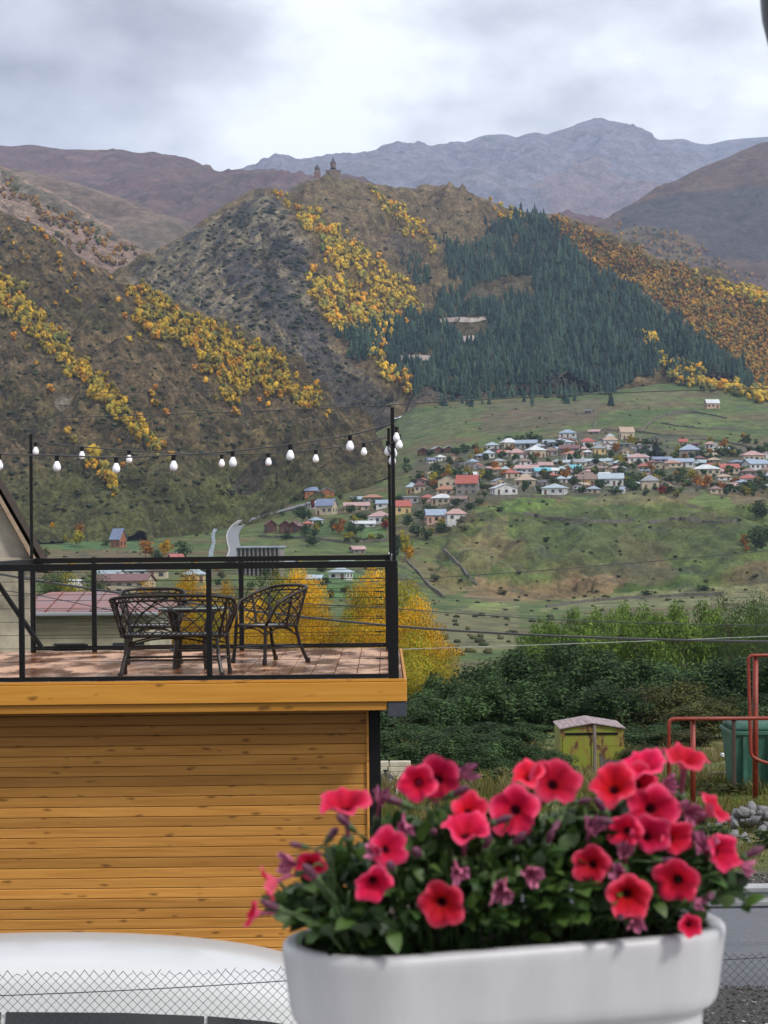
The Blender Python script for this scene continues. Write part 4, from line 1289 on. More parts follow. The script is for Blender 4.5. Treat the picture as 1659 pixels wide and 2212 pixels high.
RN = {'red': 'red', 'orange': 'orange', 'brown': 'brown', 'maroon': 'maroon', 'white': 'white metal', 'blue': 'light blue', 'pale': 'pale grey-blue', 'grey': 'grey', 'dark': 'dark grey', 'turquoise': 'turquoise', 'tan': 'tan', 'pink': 'pinkish', 'slate': 'slate blue', 'mint': 'mint green'}
WN = {'cream': 'cream', 'white': 'white', 'stone': 'grey stone', 'yellow': 'yellow', 'pink': 'pink', 'wood': 'orange timber', 'darkwood': 'dark timber', 'grey': 'grey'}
MR = {k: mat_plain('roof_' + k, tuple(.8 * (x * .85 + sum(v) / 3 * .15) for x in v), rough=0.45, var=0.25, scale=0.35, bump=0.2, bdist=.05, stretch=(1, 4, 1)) for k, v in RC.items()}
MW = {k: mat_plain('wall_' + k, v, rough=0.85, var=0.22, scale=0.5, bump=0.2, bdist=.04) for k, v in WC.items()}
M_pane = mat_plain('dark_window', (0.03, 0.035, 0.045), rough=0.15, var=0.3, scale=1, bump=0)
M_door = mat_plain('brown_door', (0.10, 0.05, 0.03), rough=0.6, scale=2)
M_ridge = mat_plain('dark_flashing', (0.12, 0.11, 0.11), rough=0.6, scale=2)

ME_WIN = MB().box((-.5, -.06, -.5), (.5, .03, .5)).me('window', M_pane)
ME_DOOR = MB().box((-.5, -.06, 0), (.5, .03, 1)).me('door', M_door)
ME_CHIM = MB().box((-.3, -.3, 0), (.3, .3, 1.3)).me('chimney', MW['stone'])
HOUSE_LABELS = {}


def roof_vf(w, dp, z, rise, kind, ov=.45):
    a, b = w / 2 + ov, dp / 2 + ov
    th = .22
    if kind == 'hip':
        k = max(0.3, a - b) if a > b else .25
        top = [(-k, 0, z + rise), (k, 0, z + rise)]
        V = [(-a, -b, z), (a, -b, z), (a, b, z), (-a, b, z)] + top + [(-a, -b, z - th), (a, -b, z - th), (a, b, z - th), (-a, b, z - th)]
        F = [(0, 1, 5, 4), (1, 2, 5), (2, 3, 4, 5), (3, 0, 4), (6, 7, 1, 0), (7, 8, 2, 1), (8, 9, 3, 2), (9, 6, 0, 3), (9, 8, 7, 6)]
    elif kind == 'gable':        # ridge across the view
        V = [(-a, -b, z), (a, -b, z), (a, b, z), (-a, b, z), (-a, 0, z + rise), (a, 0, z + rise), (-a, -b, z - th), (a, -b, z - th), (a, b, z - th), (-a, b, z - th), (-a, 0, z + rise - th), (a, 0, z + rise - th)]
        F = [(0, 1, 5, 4), (2, 3, 4, 5), (6, 10, 11, 7), (8, 11, 10, 9), (0, 6, 7, 1), (2, 8, 9, 3), (0, 4, 10, 6), (3, 9, 10, 4), (1, 7, 11, 5), (2, 5, 11, 8)]
    elif kind == 'front':        # gable end to the view
        V = [(-a, -b, z), (-a, b, z), (a, b, z), (a, -b, z), (0, -b, z + rise), (0, b, z + rise)]
        V = V + [(x, y, q - th) for x, y, q in V]
        F = [(0, 4, 5, 1), (2, 5, 4, 3), (6, 7, 11, 10), (8, 9, 10, 11), (0, 1, 7, 6), (2, 3, 9, 8), (0, 6, 10, 4), (4, 10, 9, 3), (1, 5, 11, 7), (5, 2, 8, 11)]
    else:                         # shed / flat
        V = [(-a, -b, z), (a, -b, z), (a, b, z + rise), (-a, b, z + rise)]
        V = V + [(x, y, q - th) for x, y, q in V]
        F = [(0, 1, 2, 3), (7, 6, 5, 4), (4, 5, 1, 0), (5, 6, 2, 1), (6, 7, 3, 2), (7, 4, 0, 3)]
    return V, F


def house(px, py, w, h, wall, roof, kind='hip', where='', storeys=None, yaw=None, extra=None, win=True, cat='house', d=None, rise=None, depth=None, group='village houses', name='village_house', rng_=random.Random(77)):
    r = rng_
    if d is None:
        k = hit(px, py, ['valley_floor', 'left_hillside', 'church_ridge', 'ground'])
        p = k[0]
    else:
        p = P(px, py, d)
    m = p.y / FD
    wm, hmt = w * m, h * m
    wm *= 1.04; hmt = max(hmt * 1.1, 2.8)
    dp = depth or max(5.0, min(11.0, wm * r.uniform(.6, .85)))
    if yaw is None: yaw = math.radians(r.uniform(-22, 22))
    wm = max(4.0, wm - dp * abs(math.sin(yaw)) * .7)
    rs = rise if rise is not None else {'hip': .40, 'gable': .44, 'front': .42, 'flat': .10}[kind] * hmt
    if kind in ('hip', 'gable', 'front') and rise is None: rs = max(rs, 1.1)
    wall_h = hmt - rs
    t = empty(name, (p.x, p.y + dp / 2 * .6, p.z - .15), yaw)
    st = storeys or (2 if wall_h > 4.4 else 1)
    lab = extra or '%s %s house with %s %s roof%s' % ('two-storey' if st == 2 else 'low', WN[wall], RN[roof], {'hip': 'hipped', 'gable': 'gabled', 'front': 'gable-fronted', 'flat': 'sloping'}[kind], (' ' + where) if where else '')
    tag(t, lab, cat, group)
    # walls, with the gable peaks
    a, b = wm / 2, dp / 2
    mb = MB()
    fnd = -2.2
    if kind == 'gable':
        V = [(-a, -b, fnd), (a, -b, fnd), (a, b, fnd), (-a, b, fnd), (-a, -b, wall_h), (a, -b, wall_h), (a, b, wall_h), (-a, b, wall_h), (-a, 0, wall_h + rs * .92), (a, 0, wall_h + rs * .92)]
        F = [(0, 1, 5, 4), (2, 3, 7, 6), (1, 2, 6, 9, 5), (3, 0, 4, 8, 7), (4, 5, 9, 8), (6, 7, 8, 9)]
    elif kind == 'front':
        V = [(-a, -b, fnd), (a, -b, fnd), (a, b, fnd), (-a, b, fnd), (-a, -b, wall_h), (a, -b, wall_h), (a, b, wall_h), (-a, b, wall_h), (0, -b, wall_h + rs * .92), (0, b, wall_h + rs * .92)]
        F = [(0, 1, 5, 8, 4), (2, 3, 7, 9, 6), (1, 2, 6, 5), (3, 0, 4, 7), (5, 6, 9, 8), (7, 4, 8, 9)]
    else:
        V = [(-a, -b, fnd), (a, -b, fnd), (a, b, fnd), (-a, b, fnd), (-a, -b, wall_h), (a, -b, wall_h), (a, b, wall_h), (-a, b, wall_h)]
        F = [(0, 1, 5, 4), (1, 2, 6, 5), (2, 3, 7, 6), (3, 0, 4, 7), (4, 5, 6, 7)]
    mk('wall', V, F, MW[wall], t)
    V, F = roof_vf(wm, dp, wall_h + .12, rs, kind)
    ro = mk('roof', V, F, MR[roof], t)
    if r.random() < .35 and kind != 'flat': link('chimney', ME_CHIM, ro, (wm * r.uniform(-.25, .25), dp * .12, wall_h + rs * .55))
    if win:
        nw = max(2, min(7, int(wm / 2.6)))
        sh = wall_h / st
        dk = r.randrange(nw)
        for s in range(st):
            for k in range(nw):
                x = -wm / 2 + wm * (k + .5) / nw
                if s == 0 and k == dk:
                    link('door', ME_DOOR, t, (x, -dp / 2, 0.05), scale=(1.0, 1, min(2.1, sh * .8))); continue
                link('window', ME_WIN, t, (x, -dp / 2, s * sh + sh * .55), scale=(min(1.3, wm / nw * .5), 1, min(1.4, sh * .45)))
        if abs(yaw) > .12:
            sgn = 1 if yaw < 0 else -1
            for s in range(st):
                for k in (-.25, .25):
                    link('window', ME_WIN, t, (sgn * wm / 2, dp * k, s * sh + sh * .55), (0, 0, sgn * math.pi / 2), (1.0, 1, min(1.4, sh * .45)))
    return t


UP, MID, EDGE, LOW, ROAD, FAR = 'in the top row under the meadow', 'in the middle of the village', 'on the terrace edge', 'in the lower cluster below the terrace', 'beside the valley road', 'down in the valley town'
HOUSES = [
    (916, 983, 27, 15, 'darkwood', 'grey', 'front', UP), (944, 979, 25, 14, 'darkwood', 'grey', 'front', UP), (968, 978, 22, 14, 'darkwood', 'pale', 'front', UP),
    (1100, 970, 36, 22, 'cream', 'white', 'hip', UP), (1064, 971, 29, 15, 'white', 'pale', 'hip', UP), (1139, 968, 49, 17, 'grey', 'blue', 'gable', UP), (1157, 988, 42, 24, 'cream', 'white', 'hip', MID),
    (1116, 990, 34, 19, 'cream', 'pink', 'hip', MID), (1055, 990, 24, 17, 'white', 'pale', 'hip', MID), (1078, 1005, 29, 14, 'cream', 'grey', 'hip', MID), (1133, 1005, 29, 14, 'white', 'brown', 'hip', MID),
    (1077, 1023, 27, 14, 'cream', 'orange', 'hip', MID), (1102, 1033, 37, 18, 'cream', 'red', 'hip', MID), (1139, 1022, 49, 17, 'white', 'pink', 'gable', MID), (1168, 1010, 37, 12, 'pink', 'maroon', 'hip', MID),
    (1171, 1028, 37, 17, 'grey', 'turquoise', 'gable', MID), (1202, 1024, 34, 13, 'white', 'white', 'gable', MID), (1242, 1022, 29, 17, 'white', 'turquoise', 'gable', MID), (1136, 1051, 46, 22, 'cream', 'tan', 'hip', EDGE),
    (1089, 1068, 54, 22, 'white', 'white', 'front', EDGE), (1200, 1068, 56, 22, 'white', 'pale', 'hip', EDGE), (1011, 1068, 49, 39, 'stone', 'red', 'gable', EDGE), (968, 1054, 42, 27, 'cream', 'dark', 'front', EDGE),
    (963, 1070, 39, 20, 'cream', 'orange', 'hip', EDGE), (956, 1089, 46, 21, 'cream', 'white', 'hip', LOW), (924, 1084, 27, 15, 'pink', 'red', 'hip', LOW), (992, 1087, 37, 15, 'grey', 'brown', 'gable', LOW),
    (907, 1063, 22, 22, 'cream', 'maroon', 'hip', LOW), (890, 1066, 20, 22, 'yellow', 'pale', 'hip', LOW), (887, 1088, 32, 15, 'grey', 'grey', 'flat', LOW), (941, 1129, 44, 27, 'pink', 'blue', 'gable', LOW),
    (985, 1125, 42, 24, 'white', 'pink', 'hip', LOW), (868, 1110, 37, 27, 'yellow', 'red', 'gable', LOW), (1004, 1015, 39, 15, 'stone', 'grey', 'flat', MID), (951, 995, 20, 12, 'white', 'white', 'hip', UP), (930, 1000, 18, 10, 'white', 'slate', 'gable', UP),
    (1227, 946, 37, 17, 'white', 'blue', 'hip', UP), (1212, 968, 54, 20, 'grey', 'pale', 'hip', UP), (1232, 980, 46, 18, 'stone', 'maroon', 'gable', MID), (1190, 985, 29, 18, 'stone', 'brown', 'hip', MID),
    (1237, 992, 44, 17, 'white', 'orange', 'hip', MID), (1229, 1006, 44, 12, 'white', 'pale', 'gable', MID), (1207, 1005, 32, 12, 'cream', 'grey', 'hip', MID), (1539, 882, 29, 18, 'pink', 'white', 'gable', 'alone on the upper meadow'),
    (1273, 893, 18, 8, 'stone', 'dark', 'gable', 'alone on the brown slope'), (1353, 949, 32, 25, 'cream', 'tan', 'gable', UP), (1285, 938, 27, 9, 'stone', 'pink', 'gable', UP), (1270, 966, 30, 19, 'white', 'red', 'hip', UP),
    (1293, 981, 29, 20, 'yellow', 'grey', 'hip', MID), (1318, 964, 29, 21, 'white', 'tan', 'hip', UP), (1347, 977, 45, 19, 'stone', 'grey', 'flat', MID), (1373, 960, 24, 13, 'white', 'red', 'hip', UP), (1390, 980, 37, 19, 'grey', 'brown', 'flat', MID),
    (1378, 1000, 43, 19, 'white', 'pink', 'hip', MID), (1430, 1000, 43, 13, 'grey', 'slate', 'gable', MID), (1491, 989, 45, 27, 'stone', 'blue', 'hip', MID), (1473, 1008, 53, 17, 'white', 'blue', 'gable', MID), (1513, 1010, 27, 16, 'white', 'pale', 'gable', MID),
    (1527, 1027, 56, 22, 'cream', 'white', 'hip', EDGE), (1575, 1022, 43, 19, 'cream', 'red', 'gable', MID), (1627, 998, 45, 23, 'cream', 'pink', 'hip', MID), (1635, 1014, 53, 20, 'white', 'blue', 'gable', MID), (1593, 1006, 35, 12, 'grey', 'slate', 'hip', MID),
    (1617, 1046, 40, 20, 'white', 'red', 'hip', EDGE), (1619, 1028, 37, 16, 'stone', 'brown', 'hip', MID), (1405, 1057, 37, 29, 'cream', 'grey', 'hip', EDGE), (1321, 1049, 53, 25, 'white', 'pale', 'gable', EDGE), (1270, 1049, 53, 23, 'cream', 'brown', 'gable', EDGE),
    (1289, 1022, 59, 16, 'cream', 'brown', 'hip', MID), (1297, 1003, 64, 12, 'white', 'pale', 'gable', MID), (1451, 1009, 40, 14, 'cream', 'orange', 'hip', MID), (1543, 1001, 29, 12, 'stone', 'tan', 'hip', MID), (1656, 1028, 27, 19, 'cream', 'brown', 'hip', MID),
    (669, 1070, 35, 17, 'wood', 'slate', 'gable', 'at the mouth of the gorge'), (704, 1074, 35, 19, 'wood', 'blue', 'front', 'at the mouth of the gorge'), (705, 1112, 44, 32, 'cream', 'slate', 'gable', ROAD), (690, 1098, 60, 17, 'white', 'pale', 'hip', ROAD),
    (770, 1102, 53, 16, 'cream', 'pink', 'gable', LOW), (805, 1083, 40, 14, 'stone', 'orange', 'hip', LOW), (772, 1085, 27, 10, 'white', 'pale', 'gable', LOW), (831, 1097, 35, 16, 'white', 'blue', 'gable', LOW), (821, 1131, 48, 25, 'white', 'pink', 'hip', LOW),
    (584, 1150, 26, 25, 'darkwood', 'maroon', 'front', ROAD), (617, 1151, 27, 25, 'darkwood', 'maroon', 'front', ROAD), (638, 1150, 20, 22, 'darkwood', 'maroon', 'front', ROAD), (664, 1139, 21, 13, 'pink', 'red', 'hip', ROAD), (682, 1132, 29, 14, 'white', 'blue', 'hip', ROAD),
    (784, 1139, 51, 10, 'white', 'white', 'gable', LOW), (772, 1195, 32, 12, 'stone', 'pink', 'gable', FAR), (738, 1220, 50, 15, 'white', 'mint', 'gable', FAR), (736, 1251, 48, 24, 'white', 'pale', 'hip', FAR),
    (296, 1243, 47, 14, 'white', 'pale', 'gable', FAR), (340, 1250, 39, 18, 'cream', 'brown', 'flat', FAR), (420, 1259, 44, 30, 'yellow', 'pale', 'hip', FAR), (238, 1250, 55, 15, 'white', 'pale', 'gable', FAR), (379, 1214, 25, 12, 'stone', 'red', 'gable', FAR),
    (155, 1275, 30, 12, 'white', 'white', 'gable', FAR), (680, 1262, 30, 12, 'grey', 'pale', 'gable', FAR), (620, 1225, 40, 14, 'stone', 'grey', 'gable', FAR),
]
_hr = random.Random(19)
_ct = [(a, b) for a, b, *_ in HOUSES]
for _try in range(5000):                                  # the smaller houses and sheds between them
    if len(_ct) >= 205: break
    a, b = _hr.uniform(900, 1662), _hr.uniform(950, 1066)
    if b < np.interp(a, [900, 985, 1080, 1250, 1400, 1660], [1040, 990, 965, 948, 952, 982]): continue
    if min(((a - u) / 1.9) ** 2 + (b - v) ** 2 for u, v in _ct) < 5.2 ** 2: continue
    _ct.append((a, b))
    HOUSES.append((a, b, _hr.uniform(16, 30), _hr.uniform(10, 15), _hr.choice(['white', 'cream', 'grey', 'stone', 'cream', 'white']), _hr.choice(['brown', 'grey', 'red', 'pale', 'blue', 'pink', 'white', 'maroon', 'tan', 'dark']), _hr.choice(['hip', 'gable', 'hip', 'front']), MID))
for hs in HOUSES:
    house(*hs)
house(266, 1279, 118, 36, 'cream', 'maroon', 'gable', extra='large cream two-storey house with a long maroon roof in the valley town', storeys=2, yaw=math.radians(-8), rise=1.9)
house(255, 1183, 30, 38, 'wood', 'slate', 'gable', extra='steep slate-blue roofed timber cottage alone in the green field', storeys=1, yaw=math.radians(-24), rise=4.3, name='field_cottage', cat='cottage')


def hotel():
    k = hit(562, 1245, ['valley_floor'])[0]
    m = k.y / FD
    w, h, dp = 92 * m, 64 * m, 9.0
    t = empty('flat_hotel', (k.x, k.y + 4, k.z - .3), math.radians(-8))
    tag(t, 'grey flat-roofed three-storey building with rows of columns, beside the valley road', 'building')
    mb = MB().box((-w / 2, -dp / 2 + 1.3, -2), (w / 2, dp / 2, h)); mb.build('wall', MW['stone'], t)
    MB().box((-w / 2 - .5, -dp / 2 - .4, h + .01), (w / 2 + .5, dp / 2 + .5, h + .45)).build('roof_slab', MR['pale'], t)
    n = 10
    for s in range(3):
        z = h / 3 * s
        MB().box((-w / 2, -dp / 2, z + .02), (w / 2, -dp / 2 + 1.28, z + .32)).build('floor_slab', MW['stone'], t)
        for i in range(n + 1):
            x = -w / 2 + w * i / n
            link('column', ME_COLUMN, t, (x, -dp / 2 + .3, z + .33), scale=(1, 1, h / 3 - .34))
        for i in range(n):
            link('window', ME_WIN, t, (-w / 2 + w * (i + .5) / n, -dp / 2 + 1.3, z + h / 6 + .2), scale=(w / n * .8, 1, h / 3 * .8))


ME_COLUMN = MB().box((-.2, -.2, 0), (.2, .2, 1)).me('column', MW['stone'])
hotel()


# ------------------------------------------------------------------ hilltop church and bell tower
def church():
    Ms = mat_plain('church_stone', (0.16, 0.11, 0.075), rough=0.9, var=.25, scale=.4, bump=.3, bdist=.1)
    Md = mat_plain('church_roof', (0.05, 0.035, 0.035), rough=0.8, var=.25, scale=.4, bump=.3, bdist=.1)
    b0 = hit(720, 390, ['church_ridge'])
    p = P(720, 384, 2225)
    g_ = BVH['church_ridge'].ray_cast(Vector((p.x, p.y - 9, 2000)), Vector((0, 0, -1)), 4000)[0]
    if g_ is not None: p.z = max(p.z, g_.z + 1.5)
    t = empty('hilltop_church', (p.x, p.y, p.z - 1)); tag(t, 'old stone church with a conical drum dome on the hilltop', 'church')
    m = 2225 / FD
    W_, H = 32 * m, 25 * m
    V = lambda *a: a
    MB().box((-W_ / 2, -7, -6), (W_ / 2, 7, H * .55)).build('nave', Ms, t)
    Vv, Ff = roof_vf(W_, 14, H * .55 + .1, 2.6, 'gable', .2); mk('nave_roof', Vv, Ff, Md, t)
    MB().box((-3.6, -8.6, -6), (3.6, 8.6, H * .68)).build('transept', Ms, t)
    Vv, Ff = roof_vf(7.2, 17.2, H * .68 + .1, 2.6, 'front', .2); mk('transept_roof', Vv, Ff, Md, t)
    MB().lathe([(3.1, H * .6), (3.1, H * 1.22), (3.35, H * 1.23), (3.35, H * 1.29)], 12).build('drum', Ms, t)
    MB().lathe([(3.6, H * 1.292), (1.6, H * 1.55), (.12, H * 1.85), (.05, H * 1.95)], 12).build('dome_cone', Md, t)
    for k in range(12):
        a = 2 * math.pi * (k + .5) / 12
        link('window', ME_WIN, t, (3.02 * math.sin(a), -3.02 * math.cos(a), H * .95), (0, 0, a), (.5, 1, H * .3))
    link('window', ME_WIN, t, (0, -8.6, H * .4), scale=(.7, 1, 2.4))
    q = P(685.5, 385, 2215); q.z = max(q.z, p.z - 1.0)
    t = empty('bell_tower', (q.x, q.y, q.z - 1)); tag(t, 'small stone bell tower beside the hilltop church', 'tower')
    MB().box((-3.6, -3.6, -7), (3.6, 3.6, 12 * m)).build('base', mat_plain('tower_stone', (0.17, 0.095, 0.08), rough=.9, scale=.4), t)
    for k in range(6):
        a = 2 * math.pi * k / 6
        MB().box((-.55, -.55, 12 * m + .01), (.55, .55, 19 * m)).build('pillar', Ms, t, loc=(2.1 * math.cos(a), 2.1 * math.sin(a), 0))
    MB().lathe([(3.0, 19 * m + .02), (2.9, 21 * m), (.1, 30 * m)], 10).build('cone_roof', Md, t)
    # enclosure wall, laid along the ground
    t = empty('enclosure_wall', (p.x, p.y - 14, p.z - 2)); tag(t, 'low dark stone wall around the hilltop church yard', 'wall')
    o = Vector(t.location)
    pts = [P(x, y, 2205) for x, y in ((648, 394), (668, 391), (690, 389), (720, 388), (752, 388))]
    for a, b in zip(pts[:-1], pts[1:]):
        a, b = a - o, b - o
        Vv = [(a.x, a.y - .8, a.z - 9), (b.x, b.y - .8, b.z - 9), (b.x, b.y + .8, b.z - 9), (a.x, a.y + .8, a.z - 9), (a.x, a.y - .8, a.z + 1.8), (b.x, b.y - .8, b.z + 1.8), (b.x, b.y + .8, b.z + 1.8), (a.x, a.y + .8, a.z + 1.8)]
        mk('wall_section', Vv, [(3, 2, 1, 0), (4, 5, 6, 7), (0, 1, 5, 4), (1, 2, 6, 5), (2, 3, 7, 6), (3, 0, 4, 7)], MW['stone'], t)


church()


# ------------------------------------------------------------------ valley road, stream and forest track
def ribbon(name, left, right, mat, lift=.35, layers=('valley_floor', 'left_hillside'), n=8):
    Lp = spline([(a, b, 0) for a, b in left], n); Rp = spline([(a, b, 0) for a, b in right], n)
    V = []
    for a, b in zip(Lp, Rp):
        for k in range(5):
            q = a.lerp(b, k / 4)
            h = hit(q.x, q.y, layers)
            V.append(h[0] + Vector((0, 0, lift)))
    F = []
    for i in range(len(Lp) - 1):
        for k in range(4): F.append((i * 5 + k, i * 5 + k + 1, i * 5 + 6 + k, i * 5 + 5 + k))
    o = mk(name, V, F, mat, smooth=True)
    tag(o, kind='structure')
    return o


M_road = mat_plain('pale_asphalt', (0.16, 0.17, 0.19), rough=0.7, var=0.15, scale=.3, bump=.1)
M_kerbw = mat_plain('pale_concrete', (0.34, 0.33, 0.33), rough=0.8, var=0.15, scale=.5)
M_stream = mat_plain('white_water', (0.30, 0.36, 0.42), rough=0.2, var=0.8, scale=.6, bump=.4, bdist=.2)
ribbon('valley_road', [(488, 1215), (497, 1190), (493, 1172), (492, 1155), (502, 1138), (520, 1125), (540, 1119)], [(528, 1215), (522, 1190), (517, 1172), (516, 1158), (522, 1143), (538, 1129), (556, 1120)], M_road)
ribbon('road_wall', [(484.5, 1215), (493.5, 1190), (490, 1172), (489, 1155), (499, 1137), (516, 1124)], [(488, 1215), (497, 1190), (493, 1172), (492, 1155), (502, 1138), (520, 1125)], M_kerbw, lift=.3)
ribbon('upper_road', [(556, 1117), (590, 1108), (622, 1099), (660, 1089)], [(556, 1121), (592, 1112), (625, 1103), (662, 1093)], M_road, lift=.5)
ribbon('stream', [(449, 1210), (452, 1190), (458, 1172), (456, 1158), (462, 1142)], [(460, 1210), (462, 1190), (466, 1172), (464, 1158), (470, 1144)], M_stream, lift=.25)
M_track = mat_plain('bare_track', (0.28, 0.24, 0.22), rough=.9, var=.2, scale=.2)
ribbon('forest_track', [(950, 690), (985, 686), (1020, 688), (1050, 684)], [(952, 698), (985, 697), (1020, 698), (1050, 692)], M_track, lift=.6, layers=('church_ridge',))
ribbon('forest_track', [(1000, 728), (1020, 726), (1045, 728)], [(1000, 740), (1020, 742), (1045, 738)], M_track, lift=.6, layers=('church_ridge',))
ribbon('forest_track', [(862, 770), (895, 768), (930, 770)], [(862, 780), (895, 781), (930, 780)], M_track, lift=.6, layers=('church_ridge',))


# ------------------------------------------------------------------ field walls of dry stone on the slopes
def field_wall(label, pts, w=1.0, h=1.1, layers=('valley_floor',)):
    sp = spline([(a, b, 0) for a, b in pts], 6)
    W_ = [hit(q.x, q.y, layers) for q in sp]
    W_ = [k[0] for k in W_ if k is not None]
    if len(W_) < 2: return
    rr = random.Random(len(pts) + int(pts[0][0]))
    o0 = W_[0]
    V, F = [], []
    for i, p in enumerate(W_):
        t = (W_[min(i + 1, len(W_) - 1)] - W_[max(i - 1, 0)]); t.z = 0; t.normalize()
        n = Vector((-t.y, t.x, 0)) * w * .5 * rr.uniform(.7, 1.3)
        hh = h * rr.uniform(.6, 1.25)
        q = p - o0
        V += [tuple(q - n + Vector((0, 0, -.5))), tuple(q - n * .7 + Vector((0, 0, hh))), tuple(q + n * .7 + Vector((0, 0, hh * rr.uniform(.8, 1.1)))), tuple(q + n + Vector((0, 0, -.5)))]
    for i in range(len(W_) - 1):
        for k in range(3): F.append((i * 4 + k, i * 4 + k + 1, i * 4 + 5 + k, i * 4 + 4 + k))
    F += [(0, 1, 2, 3), tuple(len(V) - 4 + k for k in (3, 2, 1, 0))]
    o = mk('field_wall', V, F, M_fwall, None, loc=o0)
    tag(o, label, 'wall')


M_fwall = mat_plain('dry_stone_wall', (.10, .09, .075), rough=.9, var=.5, scale=.9, bump=.6, bdist=.2)
for lb, pts in (
        ('field wall bounding the green terraces above the village', [(1430, 915), (1470, 922), (1540, 928), (1600, 925)]),
        ('upper field wall below the white-roofed barn', [(1440, 898), (1480, 892), (1530, 896), (1570, 905)]),
        ('winding field wall climbing from the village to the barn', [(1385, 935), (1400, 918), (1430, 900), (1480, 888)]),
        ('field wall running behind the top row of village houses', [(1240, 940), (1300, 930), (1380, 935), (1450, 942), (1540, 945)]),
        ('field wall across the slope right of the spruce', [(1440, 955), (1500, 950), (1580, 958), (1650, 975)]),
        ('straight wall down the brown slope above the village', [(1290, 912), (1283, 925), (1278, 938)]),
        ('wall along the lip of the terrace under the white houses', [(1040, 1082), (1080, 1076), (1150, 1074), (1215, 1078)]),
        ('long wall crossing the middle of the grassy terrace slope', [(1130, 1112), (1200, 1122), (1290, 1128), (1370, 1126)]),
        ('wall dropping down the left end of the terrace slope', [(960, 1190), (985, 1215), (1010, 1245), (1030, 1262)]),
        ('path wall slanting beside the tan field at the terrace foot', [(880, 1215), (905, 1240), (930, 1270), (960, 1292)]),
        ('low wall at the right end of the terrace slope', [(1400, 1130), (1470, 1122), (1540, 1130), (1600, 1126)]),
        ('field wall edging the bright green plot in the valley', [(770, 1174), (800, 1172), (836, 1170)]),
        ('field wall below the dark timber chalets', [(560, 1160), (620, 1163), (690, 1166), (760, 1176)]),
        ('meadow wall along the river flats', [(1180, 1312), (1280, 1300), (1400, 1292), (1560, 1286)])):
    field_wall(lb, pts)


# ------------------------------------------------------------------ utility poles in the valley
M_pole = mat_plain('grey_pole_wood', (.12, .10, .09), rough=.85, scale=2)
for px, py, h, wh in ((1430, 1062, 30, 'beside the terrace-edge house with the grey roof'), (1261, 1060, 34, 'before the brown-roofed house on the terrace edge'), (1547, 1048, 26, 'by the orange trees in the village'), (1375, 1020, 22, 'among the mid-village roofs'),
                      (516, 1124, 26, 'at the bend of the pale valley road'), (589, 1178, 24, 'behind the flat-roofed building'), (1120, 1070, 26, 'between two terrace-edge houses'), (1600, 1070, 26, 'at the right end of the terrace')):
    k = hit(px, py, ['valley_floor', 'left_hillside'])
    if k is None: continue
    hh = h * k[0].y / FD
    t = empty('utility_pole', k[0] - Vector((0, 0, .3))); tag(t, 'thin grey utility pole ' + wh, 'pole')
    MB().tube([(0, 0, 0), (0, 0, hh)], [.16, .11], 6).build('shaft', M_pole, t)
    MB().box((-.9, -.06, hh - .7), (.9, .06, hh - .55)).build('crossarm', M_pole, t)

# ------------------------------------------------------------------ trees and shrubs
M_leaf = mat_leaf('tree_leaves', rough=0.65, trans=0.28, spec=0.12)
M_bark = mat_plain('grey_bark', (0.10, 0.08, 0.065), rough=0.9, var=.35, scale=6, bump=.5, bdist=.02, stretch=(3, 3, .6))
PAL = {
    'dark': [(0.021, 0.043, 0.017), (0.034, 0.065, 0.025), (0.056, 0.094, 0.034), (0.026, 0.052, 0.025), (0.070, 0.108, 0.042)],
    'olive': [(0.061, 0.068, 0.023), (0.086, 0.086, 0.029), (0.050, 0.061, 0.022), (0.108, 0.101, 0.036)],
    'bright': [(0.101, 0.170, 0.031), (0.131, 0.206, 0.035), (0.081, 0.134, 0.028), (0.150, 0.214, 0.045)],
    'yellow': [(0.504, 0.281, 0.011), (0.547, 0.331, 0.018), (0.446, 0.223, 0.009), (0.374, 0.274, 0.022), (0.490, 0.252, 0.011)],
    'lime': [(0.259, 0.230, 0.022), (0.194, 0.202, 0.022), (0.346, 0.259, 0.022), (0.137, 0.166, 0.022)],
    'orange': [(0.360, 0.137, 0.018), (0.302, 0.108, 0.022), (0.259, 0.130, 0.029), (0.396, 0.187, 0.022)],
    'red': [(0.216, 0.022, 0.018), (0.158, 0.018, 0.018), (0.259, 0.036, 0.022)],
    'green': [(0.043, 0.072, 0.025), (0.058, 0.086, 0.029), (0.036, 0.061, 0.023)],
    'spruce': [(0.012, 0.024, 0.022), (0.016, 0.030, 0.024), (0.010, 0.022, 0.020)],
}


